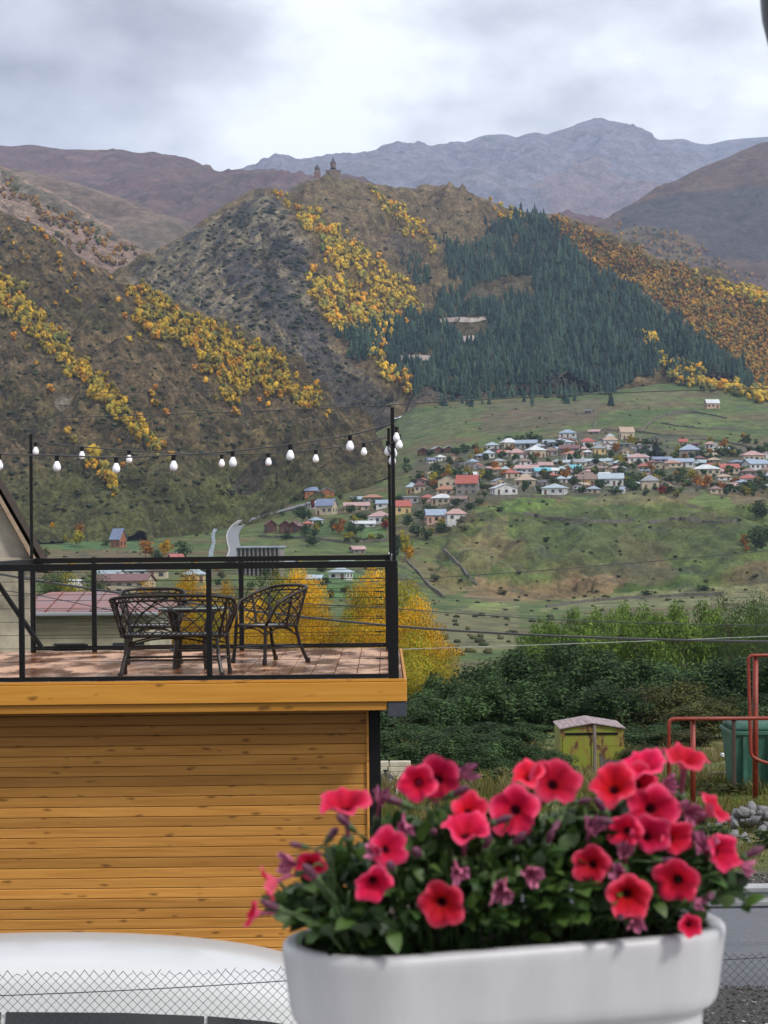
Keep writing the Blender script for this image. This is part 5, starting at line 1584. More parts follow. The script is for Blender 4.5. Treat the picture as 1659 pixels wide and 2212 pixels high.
def leaf_cloud(lobes, n, size, pal, r, flat=0.0, up=0.3, fill=0.55):
    """leaf-sized faces through the volume of a few lobes"""
    lob = np.array([l[:6] for l in lobes], float)
    vol = np.prod(lob[:, 3:6], axis=1) ** (2 / 3)
    idx = r.choice(len(lob), size=n, p=vol / vol.sum())
    dv = r.normal(size=(n, 3)); dv /= np.linalg.norm(dv, axis=1, keepdims=True)
    rad = r.uniform(fill ** 3, 1.12, n) ** (1 / 3)
    rad *= 1 + 0.25 * pnoise(dv[:, 0] * 2.3 + idx, dv[:, 2] * 2.3 + dv[:, 1] * 1.7)
    c = lob[idx, :3] + dv * rad[:, None] * lob[idx, 3:6]
    nr = dv * 1.0 + r.normal(size=(n, 3)) * 0.42 + np.array([0, 0, up])
    nr /= np.linalg.norm(nr, axis=1, keepdims=True)
    t = np.cross(nr, r.normal(size=(n, 3))); t /= np.linalg.norm(t, axis=1, keepdims=True) + 1e-9
    b = np.cross(nr, t)
    s = size * r.uniform(.55, 1.35, n)[:, None]
    V = np.stack([c - t * s, c - b * s * .55 + nr * s * .18, c + t * s, c + b * s * .55 + nr * s * .18], 1).reshape(-1, 3)
    F = np.arange(n * 4).reshape(-1, 4)
    pal = np.array(pal)
    # clumps share a tone
    g = ((pnoise(c[:, 0] * 1.1 / size * .12 + 3, (c[:, 2] + c[:, 1] * .7) * 1.1 / size * .12) + 1) * .5 * len(pal) + r.uniform(-.9, .9, n)).astype(int)
    C = pal[np.clip(g, 0, len(pal) - 1)] * r.uniform(.7, 1.3, (n, 1)) * r.uniform(.65, 1.4, len(lob))[idx][:, None]
    return V, F, np.repeat(C, 4, axis=0)


def limb_mesh(h, spread, r, nb=7, rad=None, top=.8):
    rad = rad or h * .022
    mb = MB()
    pts = [Vector((0, 0, -.3)), Vector((r.normal(0, .01 * h), r.normal(0, .01 * h), h * .3)), Vector((r.normal(0, .02 * h), r.normal(0, .02 * h), h * .6)), Vector((0, 0, h * top))]
    sp = spline(pts, 4)
    mb.tube(sp, [rad * (1 - .85 * i / (len(sp) - 1)) for i in range(len(sp))], 6)
    for k in range(nb):
        z = h * r.uniform(.22, .72); a = r.uniform(0, 6.28)
        s = spread * r.uniform(.5, .9)
        p0 = Vector((0, 0, z)); p2 = p0 + Vector((math.cos(a) * s, math.sin(a) * s, s * r.uniform(.3, .9)))
        p1 = p0.lerp(p2, .5) + Vector((0, 0, -.05 * s))
        mb.tube([p0, p1, p2], [rad * .5, rad * .35, rad * .12], 4)
    return mb.me('trunk', M_bark, True)


def tree_mesh(kind, pal, n, size, r, h=1.0, w=.5):
    """crown mesh of unit-ish height h and half width w"""
    L = []
    if kind == 'round':
        for k in range(16):
            a = r.uniform(0, 6.28); z = r.uniform(.26, .88); q = r.uniform(.2, .8) * math.sqrt(max(.08, 1 - (abs(z - .52) / .46) ** 2))
            s = r.uniform(.26, .42)
            L.append((math.cos(a) * w * q, math.sin(a) * w * q, h * z, w * s, w * s, h * s * .42))
        L.append((0, 0, h * .52, w * .5, w * .5, h * .3))
    elif kind == 'shrub':
        for k in range(26):
            a = r.uniform(0, 6.28); q = r.uniform(.25, .92); z = r.uniform(.10, .86)
            q *= math.sqrt(max(.1, 1 - (max(0, z - .35) / .62) ** 2))
            s = r.uniform(.17, .34)
            L.append((math.cos(a) * w * q, math.sin(a) * w * q, h * z, w * s, w * s, h * s * .55))
        L.append((0, 0, h * .42, w * .5, w * .5, h * .36))
    elif kind == 'column':
        for k in range(12):
            z = h * (.12 + .8 * k / 11); t = math.sin(math.pi * (.14 + .74 * k / 11)) ** .6
            L.append((r.normal(0, w * .22), r.normal(0, w * .22), z, w * t * r.uniform(.55, .95), w * t * r.uniform(.55, .95), h * .09))
    elif kind == 'spruce':
        for k in range(14):
            t = k / 13
            L.append((r.normal(0, w * .06), r.normal(0, w * .06), h * (.06 + .9 * t), w * (1.02 - t) * r.uniform(.85, 1.1), w * (1.02 - t) * r.uniform(.85, 1.1), h * .05))
    V, F, C = leaf_cloud(L, n, size, pal, r, fill=.35 if kind in ('column', 'shrub') else .5)
    return mesh('crown', V, F, M_leaf, cols=C)


_tr = np.random.default_rng(99)
MESH = {}


def tree(name, label, cat, loc, h, w, kind, pal, n, size, group=None, variants=3, rz=None, trunk=True, ov=None):
    """a tree as trunk and crown; alike trees share mesh data and are scaled"""
    key = (kind, pal, n, round(size / max(h, .1), 3))
    if key not in MESH:
        MESH[key] = [(tree_mesh(kind, PAL[pal], n, size / h, _tr, 1.0, .5), limb_mesh(1.0, .3, _tr)) for _ in range(variants)]
    cm, tm_ = MESH[key][_tr.integers(len(MESH[key]))]
    t = empty(name, loc, _tr.uniform(0, 6.28) if rz is None else rz)
    tag(t, label, cat, group)
    link('crown', cm, t, scale=(w, w, h))
    if trunk: link('trunk', tm_, t, scale=(w if kind != 'column' else w * .8, w if kind != 'column' else w * .8, h * .95))
    return t


def ground_z(x, y):
    return float(near_z(np.array([x]), np.array([y]))[0])


def by_top(px, top, d):
    p = P(px, top, d)
    if d < 150: z = ground_z(p.x, d)
    else:
        h = BVH['valley_floor'].ray_cast(Vector((p.x, d, 300)), Vector((0, 0, -1)), 1000)
        z = h[0].z if h[0] else -12
    return Vector((p.x, d, z - .1)), p.z - z


# dark hedge of shrubs beyond the plot
for i, (px, top, d, w, pal) in enumerate([
        (985, 1440, 92, 3.6, 'dark'), (1050, 1418, 96, 4.2, 'dark'), (1120, 1395, 98, 4.6, 'dark'), (1195, 1380, 97, 4.6, 'dark'), (1270, 1392, 98, 4.6, 'dark'), (1345, 1388, 97, 4.6, 'dark'), (1415, 1400, 98, 4.4, 'dark'),
        (1490, 1418, 96, 4.4, 'dark'), (1560, 1412, 97, 4.4, 'dark'), (1635, 1405, 97, 4.4, 'dark'), (1710, 1410, 95, 4.4, 'dark'),
        (850, 1512, 74, 2.9, 'dark'), (905, 1488, 76, 3.2, 'dark'), (965, 1476, 78, 3.2, 'dark'), (1030, 1462, 80, 3.4, 'dark'), (1100, 1458, 79, 3.5, 'dark'), (1175, 1462, 80, 3.5, 'dark'), (1250, 1466, 79, 3.5, 'dark'), (1325, 1472, 78, 3.4, 'dark'),
        (1395, 1470, 79, 3.2, 'olive'), (1455, 1462, 80, 3.3, 'olive'), (1520, 1505, 74, 3.2, 'olive'), (1585, 1488, 76, 3.0, 'olive'), (1655, 1500, 75, 3.2, 'dark'), (1715, 1490, 77, 3.2, 'dark'),
        (835, 1560, 68, 2.4, 'dark'), (890, 1562, 68, 2.4, 'dark'), (950, 1560, 69, 2.6, 'dark'), (1020, 1556, 69, 2.6, 'dark'), (1090, 1552, 70, 2.6, 'dark'), (1150, 1560, 69, 2.4, 'dark'), (1400, 1560, 69, 2.4, 'dark'), (1470, 1570, 68, 2.2, 'olive'),
        (836, 1592, 50, 1.7, 'dark'), (882, 1580, 51, 1.9, 'dark'), (935, 1576, 52, 2.0, 'dark'), (990, 1588, 52, 2.0, 'dark'), (1045, 1584, 54, 2.1, 'dark'), (1100, 1598, 55, 2.0, 'dark'), (1152, 1606, 57, 1.9, 'dark'), (1385, 1600, 58, 1.7, 'olive')]):
    loc, h = by_top(px, top, d)
    row = ('tall back row' if d > 88 else 'middle row' if d > 72 else 'low front row')
    tree('leafy_shrub', ('dark green' if pal == 'dark' else 'yellowish olive') + ' leafy shrub in the thicket\'s %s, %s' % (row, 'by the cabin corner' if px < 960 else 'left of the lime-green shed' if px < 1160 else 'behind the lime-green shed' if px < 1360 else 'between shed and red pipes' if px < 1480 else 'behind the red pipes'), 'shrub', loc, h, w * 1.25, 'shrub', pal, 8500, .085 * h / 4.5, 'shrubs of the thicket')

# low bushes and tall herbs on the plot
for px, top, d, w, pal in ((848, 1640, 40, .9, 'green'), (890, 1655, 38, .8, 'olive'), (930, 1640, 42, 1.0, 'green'), (985, 1650, 40, .9, 'lime'), (1035, 1655, 39, .8, 'green'), (1085, 1650, 42, .9, 'olive'), (1130, 1660, 40, .8, 'green'), (1175, 1655, 43, .8, 'lime'),
                           (1235, 1668, 42, .7, 'green'), (1330, 1655, 44, .8, 'olive'), (1385, 1660, 42, .8, 'green'), (1425, 1668, 38, .7, 'olive'), (1530, 1690, 36, .8, 'green'), (1570, 1700, 34, .7, 'olive'), (1535, 1800, 27.5, .5, 'green'), (1655, 1835, 27, .5, 'green')):
    loc, h = by_top(px, top, d)
    tree('yard_bush', {'green': 'mid green', 'olive': 'olive', 'lime': 'yellow-green'}[pal] + ' low leafy bush in the rough grass of the plot', 'bush', loc, max(h, .35), w * 1.5, 'shrub', pal, 900, .03 * max(h, .35) / .6, 'low bushes on the plot')

# bright green grove further down
_g = np.random.default_rng(5)
for i in range(30):
    px = 1130 + 560 * (i + .5) / 30 + _g.uniform(-12, 12)
    d = [150, 178, 205][i % 3]
    top = np.interp(px, [1130, 1180, 1250, 1400, 1550, 1660, 1700], [1362, 1336, 1320, 1306, 1308, 1316, 1320]) + [22, 6, -12][i % 3] + _g.uniform(-6, 6)
    loc, h = by_top(px, top, d)
    tree('grove_tree', 'fresh green rounded tree in the %s row of the grove behind the thicket' % ['near', 'middle', 'far'][i % 3], 'tree', loc, h, 3.9 + _g.uniform(-.5, .6), 'round', 'bright', 2600, .15 * h / 6, 'fresh green grove')
# slim dark poplars at the right
for px, top, d, w in ((1574, 1272, 128, 1.9), (1634, 1266, 132, 1.8), (1662, 1282, 126, 1.8)):
    loc, h = by_top(px, top, d)
    tree('slim_poplar', 'slim dark green poplar rising above the fresh green grove', 'tree', loc, h, w * 1.9, 'column', 'green', 6500, .085 * h / 8, 'slim dark poplars')
# golden poplars behind the deck
for px, top, d, w, pal in ((652, 1226, 116, 1.9, 'yellow'), (675, 1262, 118, 2.2, 'yellow'), (700, 1330, 112, 2.4, 'yellow'), (640, 1345, 110, 2.2, 'yellow'), (740, 1352, 112, 2.2, 'yellow'), (780, 1272, 117, 2.0, 'lime'), (800, 1228, 118, 2.3, 'yellow'), (822, 1236, 120, 2.2, 'lime'),
                           (765, 1330, 110, 2.0, 'lime'), (810, 1320, 108, 2.6, 'yellow'), (872, 1262, 118, 2.4, 'lime'), (895, 1300, 112, 2.4, 'yellow'), (925, 1355, 106, 2.4, 'yellow'), (880, 1370, 100, 2.4, 'lime'), (940, 1420, 98, 2.2, 'lime'), (905, 1420, 96, 2.2, 'lime'),
                           (398, 1236, 140, 1.8, 'yellow'), (418, 1262, 138, 2.0, 'yellow'), (382, 1268, 138, 1.8, 'yellow'), (445, 1275, 138, 2.0, 'yellow'), (480, 1262, 140, 1.7, 'yellow'), (465, 1300, 136, 2.0, 'lime'), (600, 1242, 145, 2.6, 'lime'), (570, 1248, 146, 2.4, 'green'), (545, 1290, 136, 2.0, 'yellow'), (515, 1310, 132, 2.0, 'yellow'), (590, 1320, 130, 2.2, 'yellow'),
                           (310, 1265, 140, 1.8, 'yellow'), (130, 1235, 140, 2.6, 'green'), (170, 1250, 138, 2.4, 'lime'), (200, 1245, 141, 2.4, 'green'), (105, 1250, 138, 2.2, 'green')):
    loc, h = by_top(px, top - 16, d)
    nm = {'yellow': 'golden', 'lime': 'yellow-green', 'green': 'green'}[pal]
    tree('autumn_poplar', nm + ' autumn poplar ' + ('beyond the red-roofed house' if px < 350 else 'seen past the rattan sofa' if px < 500 else 'seen past the sideways tub chair' if px < 720 else 'behind the rear corner of the roof deck' if px < 845 else 'rising beside the deck corner post'), 'tree', loc, h, w * 1.75, 'column', pal, 10000, .095 * h / 8.5, 'poplars behind the deck')

# trees in and around the villages
VT = [(1030, 990, 24, 16, 'orange'), (1018, 998, 18, 14, 'lime'), (968, 1026, 26, 18, 'lime'), (982, 1030, 20, 16, 'green'), (1040, 1036, 26, 18, 'lime'), (1057, 1040, 30, 18, 'green'), (1224, 1036, 32, 24, 'orange'), (1100, 1012, 20, 16, 'green'),
      (1418, 990, 48, 26, 'spruce'), (1474, 958, 16, 12, 'red'), (1535, 962, 22, 16, 'lime'), (1562, 975, 30, 24, 'orange'), (1570, 985, 26, 26, 'green'), (1607, 956, 24, 13, 'yellow'), (1612, 962, 28, 28, 'green'), (1633, 962, 16, 14, 'green'), (1655, 970, 18, 16, 'green'),
      (1525, 1055, 30, 40, 'orange'), (1505, 1050, 26, 22, 'orange'), (1555, 1058, 20, 18, 'orange'), (1492, 1040, 30, 24, 'lime'), (1470, 1040, 26, 30, 'green'), (1445, 1045, 24, 28, 'green'), (1375, 1050, 30, 30, 'green'), (1362, 1055, 28, 22, 'green'), (1340, 1020, 18, 18, 'green'),
      (1320, 990, 22, 16, 'green'), (1342, 998, 18, 9, 'lime'), (1430, 1070, 22, 22, 'red'), (1440, 1066, 20, 24, 'olive'), (1600, 1065, 24, 26, 'green'), (1625, 1068, 28, 34, 'green'), (1650, 1062, 26, 24, 'green'), (1640, 1120, 46, 44, 'green'), (1635, 1190, 60, 50, 'green'), (1608, 1180, 28, 22, 'orange'), (1612, 1192, 20, 14, 'orange'), (1655, 1180, 50, 40, 'dark'),
      (1560, 985, 20, 18, 'green'), (1145, 955, 26, 20, 'green'), (1125, 960, 24, 28, 'green'), (1160, 955, 20, 24, 'dark'), (1050, 980, 16, 14, 'dark'), (985, 985, 20, 30, 'dark'), (1010, 975, 14, 14, 'dark'), (1165, 1066, 22, 22, 'green'), (1035, 1090, 18, 26, 'green'),
      (735, 1155, 36, 30, 'orange'), (720, 1150, 34, 24, 'olive'), (760, 1160, 40, 30, 'green'), (690, 1140, 18, 20, 'dark'), (660, 1160, 20, 26, 'dark'), (680, 1160, 18, 22, 'dark'), (675, 1100, 22, 14, 'red'), (832, 1145, 24, 18, 'red'), (785, 1125, 22, 40, 'dark'), (765, 1090, 20, 30, 'green'), (735, 1080, 16, 18, 'olive'),
      (640, 1115, 18, 22, 'dark'), (610, 1115, 12, 14, 'dark'), (668, 1125, 26, 12, 'dark'), (875, 1208, 64, 40, 'lime'), (884, 1212, 40, 26, 'yellow'), (856, 1212, 60, 24, 'dark'), (900, 1160, 34, 36, 'dark'), (925, 1165, 28, 34, 'green'), (955, 1150, 24, 36, 'green'), (880, 1140, 30, 26, 'dark'), (910, 1120, 20, 22, 'dark'),
      (1000, 1150, 18, 22, 'olive'), (940, 1062, 20, 16, 'dark'), (930, 1105, 18, 30, 'dark'), (1080, 1105, 12, 24, 'dark'), (1015, 1100, 16, 26, 'dark'), (930, 985, 16, 18, 'dark'),
      (113, 1143, 18, 12, 'yellow'), (142, 1172, 20, 14, 'lime'), (172, 1178, 50, 26, 'orange'), (166, 1182, 38, 30, 'lime'), (95, 1205, 24, 26, 'olive'), (228, 1178, 14, 18, 'olive'), (315, 1206, 42, 40, 'orange'), (358, 1208, 46, 30, 'yellow'), (395, 1210, 46, 44, 'green'), (340, 1212, 30, 24, 'green'),
      (700, 1268, 22, 30, 'dark'), (640, 1270, 22, 30, 'dark'), (800, 1240, 30, 26, 'dark'), (700, 1225, 14, 14, 'red'), (325, 1262, 22, 18, 'yellow'), (470, 1235, 20, 16, 'orange'), (760, 1215, 18, 20, 'dark'), (850, 1262, 30, 20, 'dark'), (940, 1252, 14, 30, 'green'), (1085, 1285, 12, 26, 'olive'),
      (1395, 1285, 10, 24, 'dark'), (1520, 1275, 8, 40, 'dark'), (1180, 1170, 10, 20, 'dark')]
_v = np.random.default_rng(61)
GB = []
for _k in range(330):                                 # gardens between the houses
    _x, _y = _v.uniform(870, 1665), _v.uniform(955, 1075)
    if _y < np.interp(_x, [870, 950, 1080, 1250, 1400, 1660], [985, 975, 958, 945, 950, 975]) or (_x < 1000 and _y < 985): continue
    if _k > 120: GB.append((_x, _y)); continue
    VT.append((_x, _y, _v.uniform(12, 25), _v.uniform(15, 32), ['dark', 'green', 'dark', 'olive', 'dark', 'lime', 'orange'][_v.integers(7)]))
for _k in range(46):
    _x, _y = _v.uniform(560, 1000), _v.uniform(1085, 1180)
    if _x < 600 and _y > 1120: continue
    VT.append((_x, _y, _v.uniform(12, 24), _v.uniform(15, 30), ['dark', 'green', 'dark', 'olive', 'lime'][_v.integers(5)]))
for _k in range(40):
    _x, _y = _v.uniform(90, 800), _v.uniform(1225, 1300)
    VT.append((_x, _y, _v.uniform(12, 26), _v.uniform(14, 30), ['dark', 'green', 'dark', 'olive', 'lime', 'yellow'][_v.integers(6)]))
TN = {'orange': 'orange autumn tree', 'lime': 'yellow-green tree', 'green': 'mid green tree', 'yellow': 'golden tree', 'dark': 'dark green bushy tree', 'red': 'red autumn tree', 'olive': 'olive tree', 'spruce': 'tall dark spruce'}
for px, py, hpx, wpx, pal in VT:
    k = hit(px, py, ['valley_floor', 'left_hillside', 'church_ridge'])
    if k is None: continue
    p = k[0]; m = p.y / FD
    where = ('in the village on the terrace' if py < 1085 and px > 850 else 'on the grassy slope below the terrace' if px > 990 else 'in the fields below the left hillside' if px < 420 else 'among the houses by the valley road')
    kind = 'spruce' if pal == 'spruce' else 'round'
    nm = {'spruce': 'spruce_tree'}.get(pal, 'village_tree')
    lb = 'tall dark spruce standing among the village houses' if pal == 'spruce' else TN[pal] + ' ' + where
    tree(nm, lb, 'tree', p - Vector((0, 0, .3)), max(2.2, hpx * m), max(2.4, wpx * m * 1.15), kind, pal, 900 if kind == 'spruce' else 420, .42 * max(2.2, hpx * m) / 6 * (.6 if kind == 'spruce' else 1.0), None if pal == 'spruce' else 'trees about the villages', variants=2)

_q = [hit(a, b, ['valley_floor']) for a, b in GB]
_q = np.array([tuple(k[0]) for k in _q if k is not None])
_c = np.array([(0.03, 0.05, 0.018), (0.045, 0.065, 0.02), (0.025, 0.042, 0.016), (0.08, 0.075, 0.02), (0.16, 0.08, 0.018)])[_v.choice(5, size=len(_q), p=[.3, .3, .2, .12, .08])]
_V, _F, _C = grow(_q, _v.uniform(1.8, 4.2, len(_q)), _c, T_BROAD, _v, 1.3)
tag(mk('garden_bushes', _V, _F, M_wood, cols=_C), 'small garden bushes packed between the village houses', 'bushes', kind='stuff')

# single autumn trees dotted over the left hillside
r_ = np.random.default_rng(44)
_pal = [(0.34, 0.19, 0.022), (0.32, 0.20, 0.025), (0.36, 0.20, 0.022), (0.2, 0.16, 0.035), (0.34, 0.145, 0.02)]
LONE = []
for c_, V_ in zip(_pal, range(5)):
    tv, tf, ts = T_BROAD[V_]
    LONE.append(mesh('autumn_tree', tv, tf, M_wood, cols=np.where((ts < 0)[:, None], np.array([[.06, .045, .035]]), np.array(c_)[None] * np.abs(ts)[:, None])))
spots = [(30, 530), (45, 545), (60, 560), (48, 572), (100, 520), (130, 560), (128, 575), (133, 590), (150, 615), (160, 600), (162, 628), (145, 635), (120, 660), (170, 660), (112, 848), (105, 842), (145, 940), (150, 932), (160, 960), (335, 845), (330, 860), (337, 880),
         (330, 872), (465, 870), (505, 895), (515, 900), (705, 905), (708, 895), (640, 870), (655, 882), (60, 480), (75, 500), (90, 505), (115, 530), (180, 575), (200, 590), (240, 605), (20, 500), (10, 520), (270, 690), (255, 655), (280, 740), (300, 700), (318, 745), (420, 800), (445, 830), (480, 860), (400, 740), (345, 760), (360, 900), (260, 960), (300, 955), (365, 985), (340, 990), (265, 1010), (215, 1030), (230, 1045), (246, 1068), (190, 1000), (560, 870), (580, 880), (100, 735), (80, 790), (60, 760), (30, 735)]
for i, (a, b) in enumerate(spots):
    k = hit(a, b, ['left_hillside', 'valley_floor'])
    if k is None: continue
    s = r_.uniform(2.6, 4.8)
    o = link('autumn_tree', LONE[i % 5], None, k[0] - Vector((0, 0, .3)), (0, 0, r_.uniform(0, 6.28)), (s * 1.1, s * 1.1, s))
    tag(o, 'small lone orange or golden tree dotted on the open left hillside', 'tree', 'lone trees on the left hillside')


# ------------------------------------------------------------------ weeds and grass on the plot
def weeds():
    r = np.random.default_rng(8)
    Vs, Cs = [], []
    pal = np.array([(0.07, 0.10, 0.02), (0.10, 0.13, 0.025), (0.15, 0.15, 0.04), (0.12, 0.13, 0.03), (0.14, 0.13, 0.045), (0.2, 0.165, 0.075)])
    n = 7500
    y = 25.0 + 42 * r.uniform(0, 1, n) ** 1.3
    x = r.uniform(-1.5, 1, n) * 0 + (-0.4 + (r.uniform(0, 1, n)) * (y * (900 / FD)))
    m = ~((y < 25.2)) & ~((np.abs(x - 6.2) < 1.2) & (np.abs(y - 60) < 1.0))
    x, y = x[m], y[m]
    z = near_z(x, y)
    tone = pnoise(x / 1.6, y / 2.2)
    for a, b, c, t in zip(x, y, z, tone):
        k = r.integers(5, 10)
        tall = (.09 + .32 * max(0, t + .35)) * (0.55 if b < 28 else 1.0) * r.uniform(.6, 1.3)
        pc = pal[int(np.clip((t + .7) / 1.4 * 6 + r.uniform(-1, 1), 0, 5))]
        for _ in range(k):
            an = r.uniform(0, 6.28); ln = tall * r.uniform(.6, 1.25)
            ox, oy = r.normal(0, .07, 2)
            lean = r.uniform(.1, .6) * ln
            w = r.uniform(.004, .010)
            ca, sa = math.cos(an), math.sin(an)
            b0 = np.array([a + ox, b + oy, c - .02])
            Vs.append(np.array([b0 + (-sa * w, ca * w, 0), b0 + (sa * w, -ca * w, 0), b0 + (ca * lean * .4 + sa * w * .7, sa * lean * .4 - ca * w * .7, ln * .6), b0 + (ca * lean, sa * lean, ln)]))
            Cs.append(np.tile(pc * r.uniform(.75, 1.3), (4, 1)))
    V = np.concatenate(Vs); F = np.arange(len(V)).reshape(-1, 4)
    tag(mk('weeds', V, F, M_leaf, cols=np.concatenate(Cs)), 'rough grass and dry weeds covering the plot behind the road', 'grass', kind='stuff')


weeds()

# ------------------------------------------------------------------ road, verge and things on the plot
M_asph = mat_plain('wet_asphalt', (0.055, 0.058, 0.07), rough=0.32, var=0.35, scale=3.0, bump=0.5, bdist=.006, rvar=.12)
M_gravel = mat_plain('dark_gravel', (0.055, 0.05, 0.05), rough=0.7, var=0.7, scale=22.0, bump=1.0, bdist=.03)
tag(MB().box((0.9, 18.75, -.2), (60, 24.0, .004)).build('road', M_asph), kind='structure')
tag(MB().box((-40, -20, -.25), (60, 18.70, .002)).build('gravel_yard', M_gravel), kind='structure')


def gravel():
    r = np.random.default_rng(12)
    V0, F0 = ICO0
    Vs, Fs, Cs, n = [], [], [], 0
    for i in range(3000):
        b = r.uniform(15.8, 18.8) if i % 5 else r.uniform(24.0, 24.9)
        a = r.uniform(2.2, 5.2)
        s = r.uniform(.008, .024) * (1.4 if r.random() < .08 else 1)
        v = V0 * (1 + r.uniform(-.3, .3, (12, 1))) * np.array([1, 1, .6]) * s + np.array([a, b, s * .3])
        Vs.append(v); Fs.append(F0 + n); n += 12
        Cs.append(np.tile(np.array([.09, .085, .085]) * r.choice([.5, .8, 1.2, 1.8, 4.5], p=[.3, .3, .25, .12, .03]), (12, 1)))
    tag(mk('gravel_stones', np.concatenate(Vs), np.concatenate(Fs), mat_attr('stone_bits', scale=20, var=.3, bump=0), cols=np.concatenate(Cs)), 'loose dark gravel beside the road', 'gravel', kind='stuff')


gravel()


def guardrail():
    t = empty('guard_rail', (5, 20.3, 0)); tag(t, 'galvanised steel guard rail along the road behind the planter', 'guard rail')
    m = mat_plain('galvanised_steel', (0.38, 0.39, 0.41), rough=0.42, var=.2, scale=6, metal=.55, bump=.1)
    prof = [(0, .44), (-.045, .475), (-.045, .51), (0, .55), (0, .58), (-.045, .615), (-.045, .65), (0, .69)]
    V = [(-2.6, y - .0, z) for y, z in prof] + [(12, y, z) for y, z in prof]
    V += [(x, y + .004, z) for x, y, z in V]
    n = 8
    F = [(i, i + 1, n + i + 1, n + i) for i in range(n - 1)] + [(2 * n + n + i, 2 * n + n + i + 1, 2 * n + i + 1, 2 * n + i) for i in range(n - 1)]
    mk('beam', V, F, m, t)
    for k in range(7):
        MB().box((-2.3 + 2 * k, .02, -.01), (-2.2 + 2 * k, .12, .66), .005).build('post', m, t)


guardrail()

M_redpipe = mat_plain('red_pipe_paint', (0.19, 0.022, 0.010), rough=0.5, var=.35, scale=6, bump=.15, bdist=.004)


def pipe_frame(label, pts, posts, d, r, rp):
    W_ = [P(a, b, d) for a, b in pts]
    t = empty('gas_pipe', (W_[0].x, d, ground_z(W_[0].x, d))); tag(t, label, 'pipe')
    o = Vector(t.location)
    # rounded elbows
    q = []
    for i, p in enumerate(W_):
        if i in (0, len(W_) - 1): q.append(p); continue
        a, b = (W_[i - 1] - p).normalized(), (W_[i + 1] - p).normalized()
        for s in np.linspace(0, 1, 5): q.append((p + a * .09).lerp(p, s).lerp(p.lerp(p + b * .09, s), s))
    MB().tube([p - o for p in q], r, 8).build('pipe', M_redpipe, t, smooth=True)
    for x, top, bot in posts:
        a, b = P(x, top, d + rp + r * .6), P(x, bot, d + rp + r * .6)
        b.z = ground_z(b.x, b.y) - .05
        MB().tube([a - o, b - o], rp, 8).build('post', M_redpipe, t, smooth=True)


pipe_frame('lower red gas pipe bent over the plot on a short post', [(1445, 1745), (1445, 1553), (1740, 1551)], [(1497, 1553, 1745), (1730, 1551, 1760)], 32.0, .033, .044)
pipe_frame('tall red gas pipe arch in front of the green dumpster', [(1720, 1664), (1645, 1645), (1622, 1634), (1616, 1416), (1740, 1414)], [(1632, 1417, 1757), (1730, 1415, 1757)], 33.0, .03, .048)
pipe_frame('red gas pipe lying low along the far road verge', [(1500, 1893), (1560, 1893), (1760, 1891)], [(1740, 1891, 1900)], 25.2, .04, .03)


def dumpster():
    p = P(1593, 1755, 34.2)
    t = empty('green_dumpster', (p.x, 34.2, ground_z(p.x, 34.2))); tag(t, 'dark green metal dumpster behind the tall red pipe', 'dumpster')
    m = mat_plain('green_bin_paint', (0.028, 0.10, 0.07), rough=0.5, var=.4, scale=4, bump=.2)
    V = [(.02, .1, .1), (1.5, .1, .1), (1.5, 1.1, .1), (.02, 1.1, .1), (-.06, 0, 1.02), (1.58, 0, 1.02), (1.58, 1.2, 1.02), (-.06, 1.2, 1.02)]
    mk('body', V, [(3, 2, 1, 0), (0, 1, 5, 4), (1, 2, 6, 5), (2, 3, 7, 6), (3, 0, 4, 7), (4, 5, 6, 7)], m, t)
    MB().box((-.09, -.04, 1.022), (1.6, 1.24, 1.09), .01).build('rim', m, t)
    mb = MB().lathe([(.62, 0), (.62, 1.6)], 16); V = np.concatenate(mb.V)
    V = np.stack([V[:, 2] - .05, V[:, 0] * .95 + .6, np.maximum(V[:, 1], 0) * .28 + 1.092], 1)
    mk('lid', V, mb.F, m, t, smooth=True)
    for x in (.1, .52, .94, 1.36): MB().box((x, -.035, .15), (x + .07, .055, 1.0), .005).build('rib', m, t)
    for x in (.15, 1.35):
        for y in (.25, .95): MB().lathe([(.07, 0), (.07, .1)], 10, (x, y, 0)).build('wheel', M_black, t)
    q = empty('fence_post', (p.x - .1, 33.9, ground_z(p.x, 33.9) - .1)); tag(q, 'rusty dark post standing at the corner of the green dumpster', 'post')
    MB().tube([(0, 0, 0), (0, 0, 1.36)], .035, 6).build('shaft', mat_plain('rusty_iron', (.07, .05, .04), rough=.8, scale=8), q)
    MB().box((-.045, -.045, 1.36), (.045, .045, 1.39)).build('cap', M_black, q)


dumpster()


